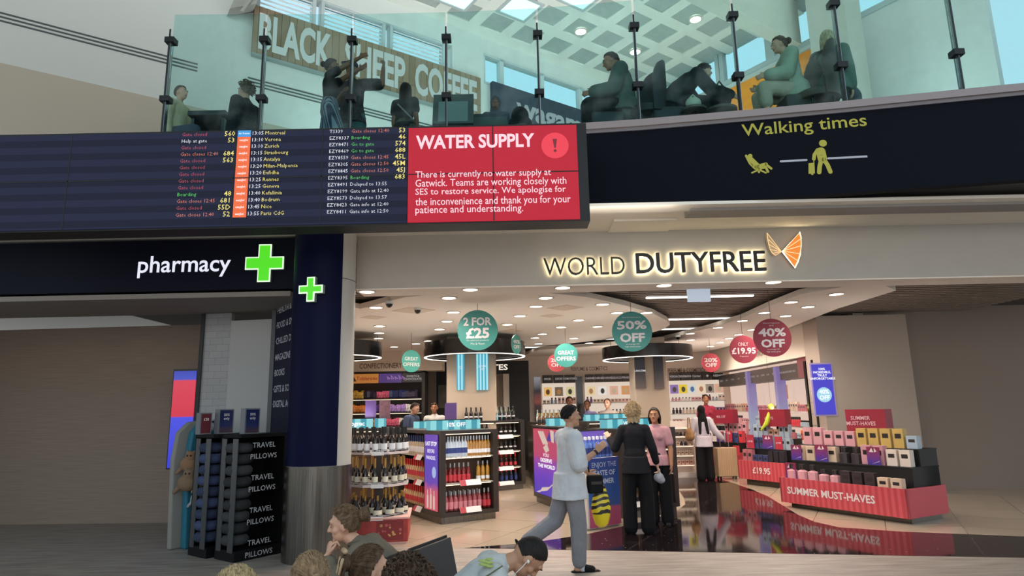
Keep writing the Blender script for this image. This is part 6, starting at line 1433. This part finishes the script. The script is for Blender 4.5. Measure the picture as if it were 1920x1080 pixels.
# ------------------------------------------------------------------ background shoppers
def shopper(label, px, py_top, Y, H, look, **kw):
    p = at(px, py_top, Y); Hh = p.z if H is None else H
    return person(label, (p.x, Y, 0), look, Hh, .014, **kw)
b_, J, H_, hd = shopper('man with a rucksack and dark hair looking down, behind the low gondola', 772, 754, 15.1, None, face_rz(.75, -.35), skin='fair', pose=dict(neck=(0, .5, 1), up=(0, .4, 1), face=(0, 1, -.5)), top=('4a5570', .6, .02, .08), bottom=('2a2c34', 1.97, .02, .02), hair=('2a1c16', 'short'))
bm_ = _M4.Translation(b_.location) @ _M4.Rotation(b_.rotation_euler.z, 4, 'Z')
o = MB().ell((0, 0, 0), (.15, .09, .22)).ell((0, -.04, -.08), (.12, .07, .12)).build('rucksack', cloth('1a1a20'), None, tuple(bm_ @ V((0, -.21, 1.28*1.0))), b_.rotation_euler.z, True, remesh=.015, soft=2); tag(o, 'black rucksack on the back of the man in the blue grey t-shirt', 'bag')
b_, J, H_, hd = shopper('bald man in a white t-shirt with sunglasses on his head, facing us', 815, 755, 15.6, None, face_rz(-.1, -1), skin='tan', top=('d8d4d2', .6, .02, .08), bottom=('3a3c44', 1.97, .02, .02), hair=('6a4a38', 'buzz'), pose={})
o = MB().ell(H_(-.035, .06, .085), (.03, .012, .018)).ell(H_(.035, .06, .085), (.03, .012, .018)).tube([H_(-.08, 0, .05), H_(-.06, .055, .085), H_(.06, .055, .085), H_(.08, 0, .05)], .004, 5).build('sunglasses', M_blk, b_)
shopper('shopper with dark hair in a white shirt, far behind the walking man\'s head', 1067, 744, 17.6, None, face_rz(.2, -1), skin='brown', top=('cfcfd2', .6, .02, .08), bottom=('2a2c34', 1.97, .02, .02), hair=('120e0c', 'short'))
shopper('dark haired shopper bent over, right of the white shirted shopper', 1089, 757, 17.0, None, face_rz(0, 1), skin='fair', fem=True, top=('2a2a34', .6, .02, .08), bottom=('22242c', 1.97, .02, .02), hair=('141010', 'bob'))
shopper('shopper in a lilac shirt, right of the bent dark haired shopper', 1101, 751, 17.9, None, face_rz(-.4, -1), skin='brown', top=('7c74a0', .6, .02, .08), bottom=('22242c', 1.97, .02, .02), hair=('1a1210', 'short'))
shopper('shopper with brown hair and pale top above the yellow price sign', 1139, 748, 17.4, None, face_rz(-.5, -1), skin='fair', fem=True, top=('b8a8a0', .6, .02, .08), bottom=('22242c', 1.97, .02, .02), hair=('4a3020', 'short'))
shopper('shop assistant in a dark red top facing us, beyond the headscarf', 1322, 740, 18.4, None, face_rz(0, -1), skin='tan', fem=True, top=('a83a50', .6, .02, .08), bottom=('22242c', 1.97, .02, .02), hair=('2a1a14', 'bun'))

# ------------------------------------------------------------------ waiting area in the foreground
M_seat = mat('seat charcoal', '34373a', .5, bump=.1, bscale=200); M_sedge = mat('seat edge', '121316', .5)
SA, SD = V((-.83, 3.62, -.0)), math.atan2(.91, .4)
def seat_bank(lbl, loc, rz, n):
    o = thing('seat_bank', lbl, 'airport seats', loc, rz); L_ = n*.5
    MB().bb(0, L_, .2, .28, .3, .36).build('beam', M_sedge, o)
    for x in (.25, L_-.25): MB().bb(x-.03, x+.03, .2, .28, .04, .3).bb(x-.03, x+.03, -.02, .5, 0, .04).build('leg', M_steel, o)
    for i in range(n):
        M = Matrix.Rotation(-.22, 3, 'X')
        MB().box((i*.5+.25, -.03, .6), (.445, .035, .46), M=M).build('backrest', M_seat, o, bevel=.008)
        MB().box((i*.5+.25, -.007, .605), (.452, .018, .475), M=M).build('backrest_edge', M_sedge, o, bevel=.004)
        MB().box((i*.5+.25, .24, .42), (.475, .46, .05), M=Matrix.Rotation(.08, 3, 'X')).build('seat', M_seat, o, bevel=.01)
    return o
seat_bank('row of charcoal airport seats turned away to the left, in front of the shop', tuple(SA), SD, 2)
SIT = dict(pz=.52, th_r=(.12, 1, -.02), th_l=(-.12, 1, -.02), sk_r=(0, -.05, -1), sk_l=(0, -.05, -1))
# woman in the green jacket
hp0 = at(650, 985, 4.3)
b_, J, H_, hd = person('seated woman in an olive green jacket with a low bun, fist held to her mouth', (-.67, 4.3, 0), face_rz(-1, .05), 1.68, .006, 'fair', True,
    dict(SIT, pz=.47, spine=(0, .45, 1), chest=(0, 1.1, .75), neck=(0, 1, .55), up=(0, .2, 1), face=(-.12, 1, -.28), ua_l=(-.12, .55, -.9), fa_l=(.3, .3, 1.0), hd_l=(.25, -.1, .85), pn_l=(.45, -.75, 0), curl_l=1.15, ua_r=(.2, .6, -1), fa_r=(-.2, .9, -.1)),
    top=('70675a', 1.8, .026, .06), bottom=('2a2c34', 1.97, .015, .01), hair=('66503c', 'bun'), lids=True)
nb_ = (J['l'][5]+J['r'][5])/2
t = MB(); t.tube([nb_+V((.085*math.cos(a), .02+.075*math.sin(a), .055+.012*math.sin(a)-.03*max(0, math.sin(a)))) for a in [PI*(.62+1.76*i/14-1.12+.0) for i in range(15)]], .02, 8); t.build('jacket_collar', cloth('5c5549'), b_, smooth=True)
# man in the white shirt with earphones
b_, J, H_, hd = person('seated man with cropped dark hair bowing his head, in a pale printed shirt', (-.49, 3.95, 0), face_rz(1, .1), 1.8, .006, 'olive', False,
    dict(SIT, pz=.38, spine=(0, .62, 1), chest=(0, 1, .75), neck=(0, 1, .25), up=(.06, .95, .4), face=(0, .42, -.9), ua_r=(.1, .35, -1), fa_r=(0, .9, -.25), ua_l=(-.1, .35, -1), fa_l=(0, .9, -.25)),
    top=('bcc0c0', .8, .03, .06, 'c8ccd0'), bottom=('2a3040', 1.97, .02, .01), hair=('1a1412', 'buzz'), lids=True)
MB().tube([H_(.083, -.002, -.02), H_(.087, .01, -.05), H_(.085, .03, -.11), H_(.08, .05, -.17), H_(.06, .02, -.26)], .0022, 5).ell(H_(.082, .0, -.014), (.008, .008, .012)).build('earphone', M_white, b_)
t = MB(); a = J['r'][5]; t.tube([a+V((.055, -.22, -.06)), a+V((.075, -.12, .0)), a+V((.08, -.02, .05)), a+V((.06, .05, .085))], .004, 5); t.build('piping', mat('piping olive', '5a6048', .6), b_)
t = MB()
for i in range(7): t.ell(a+V((.055-.01*i, -.02-.02*(i % 3), .085+.004*i)), (.022, .022, .006))
t.build('printed_leaves', mat('print lime', 'a8b868', .7), b_)
# heads along the bottom edge, all seated facing the shop
b_, J, H_, hd = person('woman with smooth light brown hair in a low ponytail at the bottom edge', (at(597, 1031, 2.62).x, 2.6, 0), face_rz(-.5, 1), 1.5, .006, 'fair', True, dict(SIT, spine=(0, .12, 1), chest=(0, .2, 1), neck=(0, .35, 1), up=(0, .2, 1), face=(-.1, 1, -.2), pz=.41), top=('b59f8c', 1.9, .02, .05), bottom=('2a2c34', 1.97, .015, .01), hair=('8d7358', 'pony'))
b_, J, H_, hd = person('woman with brown hair in a claw clip, in profile at the bottom edge', (at(655, 1030, 3.2).x, 3.2, 0), face_rz(.85, .5), 1.55, .006, 'fair', True, dict(SIT, spine=(0, .1, 1), chest=(0, .15, 1), neck=(0, .25, 1), up=(0, .1, 1), face=(.1, 1, -.1), pz=.30), top=('7a6a5c', 1.9, .02, .05), bottom=('2a2c34', 1.97, .015, .01), hair=('54402f', 'clip'))
MB().cap(H_(-.03, -.15, .09), H_(.03, -.15, .09), .012, .012).cap(H_(-.03, -.16, .05), H_(-.03, -.17, -.02), .008, .005).cap(H_(0, -.165, .05), H_(0, -.175, -.02), .008, .005).cap(H_(.03, -.16, .05), H_(.03, -.17, -.02), .008, .005).build('hair_clip', mat('clip tortoise', 'b89a78', .3), b_, smooth=True)
person('person with short dark curly hair at the bottom edge below the charcoal seats', (at(755, 1052, 2.5).x, 2.5, 0), face_rz(.1, 1), 1.6, .006, 'fair', False, dict(SIT, pz=.345, spine=(0, .1, 1), chest=(0, .2, 1)), top=('3a3e48', 1.9, .02, .05), bottom=('2a2c34', 1.97, .015, .01), hair=('463529', 'curly'))
b_, J, H_, hd = person('person with streaked blond hair swept across the crown, at the bottom left edge', (at(428, 1048, 2.15).x, 2.15, 0), face_rz(-.2, 1), 1.6, .006, 'fair', True, dict(SIT, pz=.41, spine=(0, .1, 1), chest=(0, .15, 1), neck=(0, .3, 1), up=(0, .3, 1), face=(0, 1, -.3)), top=('b0a898', 1.9, .02, .05), bottom=('2a2c34', 1.97, .015, .01), hair=('a8926e', 'parted'))

# ------------------------------------------------------------------ upper floor
def up_at(px, py_top, H): # distance at which a head top of height H over the upper floor is seen there
    d = ray(px, py_top); Y = (FL+H-EYE)/d.z*d.y; p = at(px, py_top, Y); return V((p.x, Y, FL))
b_, J, H_, hd = person('woman upstairs reaching up, in a black t-shirt and striped wide trousers', tuple(up_at(622, 111, 1.66)), face_rz(1, .2), 1.66, .012, 'brown', True, dict(ua_r=(.2, .75, .45), fa_r=(0, .8, .6), ua_l=(-.1, .7, .6), fa_l=(0, .8, .6), face=(0, 1, .1), spine=(0, -.08, 1), th_r=(.05, .3, -1), th_l=(-.05, -.1, -1)), top=('14161c', .5, .012, 0), bottom=(stripe_mat('trouser stripes', '27304a', '7d8a9c', 11, 'X', .8), 1.97, .035, .06), hair=('1c1614', 'bun'))
b_, J, H_, hd = person('person upstairs in a cap and dark patterned t-shirt, one arm raised behind the glass', tuple(up_at(662, 118, 1.86)), face_rz(-.2, -1), 1.86, .012, 'brown', False, dict(ua_l=(-.75, .1, -.15), fa_l=(-.1, .1, 1), curl_l=1.1, ua_r=(.1, .2, -1), fa_r=(-.6, .6, .2), face=(.2, 1, .1)), top=(mat('cloth patterned', '2a2428', .85, noise=.9, nscale=26), .8, .03, .12), bottom=('3c5c60', 1.97, .03, .03), hair=('15110f', 'buzz'))
MB().ell(H_(0, -.005, .06), (.092, .11, .075)).cap(H_(-.04, .1, .045), H_(.04, .13, .04), .05, .05, flat=.2).build('cap', cloth('3c4650'), b_, smooth=True)
b_, J, H_, hd = person('woman upstairs with long dark hair seen from behind, in a black t-shirt', tuple(up_at(760, 155, 1.64)), face_rz(.3, 1), 1.64, .012, 'brown', True, {}, top=('171a20', .5, .02, .02), bottom=(mat('cloth tropical', '4a4c3e', .85, noise=.8, nscale=18), 1.97, .04, .06), hair=('15100e', 'long'))
strap(b_, [(-.17, .06, 1.36), (-.02, -.17, 1.2), (.2, -.12, .95)], .012, '8a8a88')
person('person upstairs in a grey knitted hat facing us beside the slanting navy sign', tuple(up_at(929, 183, 1.62)), face_rz(0, -1), 1.62, .012, 'brown', True, {}, top=('3e4a58', 1.9, .03, .08), bottom=('22242c', 1.97, .02, .02), hair=('3c444c', 'hijab'))
def up_sit(label, px, py, Y, fx, fy, H, pose, **kw):
    """seated upstairs with the crown of the head at the given sight line"""
    p = at(px, py, Y); s = H/1.75; pz = kw.pop('pz')
    return person(label, (p.x, Y, FL), face_rz(fx, fy), H, .012, pose=dict(dict(SIT, pz=pz), **pose), **kw)
up_sit('child at the left edge upstairs in a cream top', 340, 140, 7.95, 1, -.2, 1.5, {}, pz=.42, skin='fair', top=('c8bca0', 1.9, .02, .05), bottom=('4a5060', 1.97, .02, .02), hair=('5a4636', 'short'))
up_sit('person upstairs with curly grey brown hair, seated near the left glass post', 466, 154, 8.0, -1, .3, 1.72, {'spine': (0, .1, 1)}, pz=.38, skin='fair', top=('1c1f26', 1.9, .03, .05), bottom=('22242c', 1.97, .02, .02), hair=('6a5a4c', 'curly'))
b7 = up_sit('man upstairs seated facing left in a grey green hooded top', 1165, 108, 7.75, -1, .12, 1.82, {'spine': (0, -.12, 1), 'chest': (0, .22, 1), 'neck': (0, .6, 1), 'up': (0, .35, 1), 'face': (0, 1, -.35), 'th_r': (.1, 1, .08), 'th_l': (-.1, 1, .08), 'ua_r': (.1, .35, -1), 'ua_l': (-.1, .35, -1), 'fa_r': (0, 1, -.1), 'fa_l': (0, 1, -.1)}, pz=.55, skin='tan', top=('59645f', 1.95, .05, .08), bottom=('15181c', 1.97, .045, .03), hair=('14110f', 'short'), bulk=1.12)
up_sit('man upstairs bending far forward in a dark top, facing right', 1252, 132, 7.7, 1, .15, 1.8, {'spine': (0, .45, 1), 'chest': (0, .95, .75), 'neck': (0, 1, .3), 'up': (0, .55, .8), 'face': (0, 1, -.5), 'ua_r': (.1, .6, -.8), 'fa_r': (0, 1, -.2), 'ua_l': (-.1, .6, -.8), 'fa_l': (0, 1, -.2)}, pz=.58, skin='fair', top=('1f2a2e', 1.95, .035, .08), bottom=('1c2024', 1.97, .03, .02), hair=('1c1816', 'fade'), bulk=1.08)
up_sit('woman upstairs with a small bun, in a pale sage cardigan, looking down at her lap', 1482, 90, 7.5, -1, .1, 1.7, {'spine': (0, .05, 1), 'chest': (0, .18, 1), 'neck': (0, .5, 1), 'up': (0, .2, 1), 'face': (0, 1, -.25), 'ua_r': (.1, .3, -1), 'ua_l': (-.1, .3, -1), 'fa_r': (0, 1, -.1), 'fa_l': (0, 1, -.1), 'th_r': (.15, 1, .1), 'th_l': (-.1, 1, .1)}, pz=.62, skin='fair', fem=True, top=('a0aa98', 1.9, .045, .12), bottom=('b7a998', 1.5, .02, .02), hair=('4c3626', 'bun'))
up_sit('woman upstairs with long blond hair seen from behind at the right edge', 1552, 83, 7.45, .7, .8, 1.68, {'spine': (0, .05, 1)}, pz=.66, skin='fair', fem=True, top=('66786f', 1.9, .035, .1), bottom=('5a6068', 1.97, .03, .02), hair=('b8a888', 'long'))
# chairs, bags and counters upstairs
def tub_chair(lbl, px, Y, c, rz, h=.92, sw_=.52):
    p = at(px, 180, Y); o = thing('tub_chair', lbl, 'chair', (p.x, Y, FL), rz); m_ = mat('chair '+c, c, .6)
    t = MB(); n = 15
    for k_ in (0, 1):
        pass
    out, inn = [], []
    for i in range(n):
        a = PI*(.98+1.04*i/(n-1)); hh = h-.3*abs(2*i/(n-1)-1)**5
        out.append((sw_/2*math.cos(a), sw_/2*math.sin(a), hh)); inn.append(((sw_/2-.05)*math.cos(a), (sw_/2-.05)*math.sin(a), hh))
    vs = [(x, y, .4) for x, y, _ in out]+out+inn+[(x, y, .4) for x, y, _ in inn]
    fs = []
    for i in range(n-1):
        for a_, b__ in ((0, n), (n, 2*n), (2*n, 3*n), (3*n, 0)): fs.append((a_+i, a_+i+1, b__+i+1, b__+i))
    fs += [(0, n, 2*n, 3*n), (n-1, 4*n-1, 3*n-1, 2*n-1)]
    t.add(vs, fs); t.build('backrest', m_, o, smooth=True); MB().cyl((0, .02, 0), sw_/2-.03, .4, .5, 20).build('seat', m_, o, smooth=True, bevel=.01)
    for x in (-.17, .17):
        for y in (-.15, .17): MB().cap((x*.8, y*.8, .4), (x, y, .012), .016, .012).build('leg', M_blk, o)
tub_chair('dark tub chair behind the seated man in the hooded top', 1212, 7.66, '20252a', 1.75, 1.12)
tub_chair('brown tub chair between the sage cardigan and the blond hair', 1532, 7.32, '4c4238', 1.6, 1.16)
def sofa(lbl, px0, px1, Y, c, h):
    a, b1 = at(px0, 205, Y), at(px1, 205, Y); o = thing('bench_seat', lbl, 'bench', ((a.x+b1.x)/2, Y, FL)); w = b1.x-a.x
    MB().bb(-w/2, w/2, -.22, .25, .06, h).build('seat', mat('bench '+c, c, .6), o, bevel=.03)
    for x in (-w/2+.06, w/2-.06): MB().bb(x-.025, x+.025, -.2, .2, 0, .06).build('foot', M_blk, o)
sofa('low charcoal bench under the man in the hooded top', 1105, 1165, 7.72, '2a3034', .43); sofa('low charcoal bench under the man bending forward', 1218, 1278, 7.66, '252b30', .45); sofa('low stone bench under the woman in the cardigan', 1462, 1515, 7.46, '3c3a36', .48)
def upbag(nm, lbl, px, py, Y, rad, c):
    p = at(px, py, Y); o = MB().ell((0, 0, 0), rad).ell((0, -rad[1]*.5, -rad[2]*.3), (rad[0]*.7, rad[1]*.7, rad[2]*.5)).build(nm, cloth(c, .1, .4), None, tuple(p), 0, True, remesh=.012, soft=2); tag(o, lbl, 'bag')
    MB().tube([(-rad[0]*.4, 0, rad[2]*.85), (0, 0, rad[2]*1.35), (rad[0]*.4, 0, rad[2]*.85)], .012, 6).build('carry_handle', cloth(c, .1, .4), o)
    return p
def side_table(lbl, px, Y, z, r=.28):
    p = at(px, 200, Y); o = thing('cafe_table', lbl, 'table', (p.x, Y, FL)); MB().cyl((0, 0, 0), r, z-.03, z, 24).build('table_top', mat('table top', '4a463f', .4), o); MB().cyl((0, 0, 0), .03, .03, z-.03, 12).build('pedestal', M_blk, o); MB().cyl((0, 0, 0), .2, 0, .03, 20).build('foot', M_blk, o)
pz_ = at(1351, 184, 7.5); side_table('small dark cafe table under the black backpack', 1351, 7.5, pz_.z-.17-FL, .2); upbag('backpack', 'black backpack on the small table beside the bending man', 1351, 184, 7.5, (.14, .1, .17), '15181c')
pz_ = at(1300, 194, 7.4); side_table('small dark cafe table under the pale tote bag', 1300, 7.4, pz_.z-.085-FL, .16); upbag('tote_bag', 'small pale sage bag with straps, below the bending man', 1300, 194, 7.4, (.1, .07, .085), 'b4bcaa')
p = at(405, 205, 8.1); o = thing('cafe_table', 'dark table and bench at the left end upstairs', 'table', (p.x, 8.1, FL)); MB().bb(-.25, .25, -.25, .25, .66, .72).build('table_top', mat('table dark', '23262c', .4), o); MB().bb(-.22, -.18, -.2, .2, 0, .66).bb(.18, .22, -.2, .2, 0, .66).build('trestle', M_blk, o)
# menu easel and till screen
p = at(850, 205, 8.1); o = thing('menu_lectern', 'dark grey sloping menu board upstairs below the last timber sign letters', 'stand', (p.x, 8.1, FL)); MB().box((0, 0, .78), (.55, .05, .5), M=Matrix.Rotation(-.25, 3, 'X')).build('board', mat('lectern grey', '4a5254', .5), o); MB().box((0, -.032, .74), (.4, .012, .34), M=Matrix.Rotation(-.25, 3, 'X')).build('panel', mat('lectern pane', '7d8a8a', .3), o); MB().bb(-.2, -.15, -.05, .05, 0, .6).bb(.15, .2, -.05, .05, 0, .6).build('leg', M_blk, o)
p = at(905, 228, 8.6); o = thing('till_screen', 'grey laptop-like till in front of the person in the knitted hat', 'till', (p.x, 8.6, FL)); MB().bb(-.3, .35, -.2, .3, 0, at(905, 231, 8.6).z-FL).build('counter', mat('counter grey', '4c5658', .5), o); MB().box((0, -.1, at(905, 226, 8.6).z-FL), (.4, .02, .1)).build('screen', mat('till dark', '2c3236', .3), o)
p = at(975, 218, 8.0); o = MB().ell((0, 0, 0), (.12, .1, .14)).cap((-.08, 0, -.1), (.08, 0, -.1), .08, .08).build('backpack', cloth('15181c', .1, .4), None, tuple(p), 0, True, remesh=.012, soft=2); tag(o, 'black bag on the ledge below the first navy sign letter', 'bag'); side_table('small dark table under the black bag by the navy sign', 975, 8.0, p.z-.19-FL, .18)
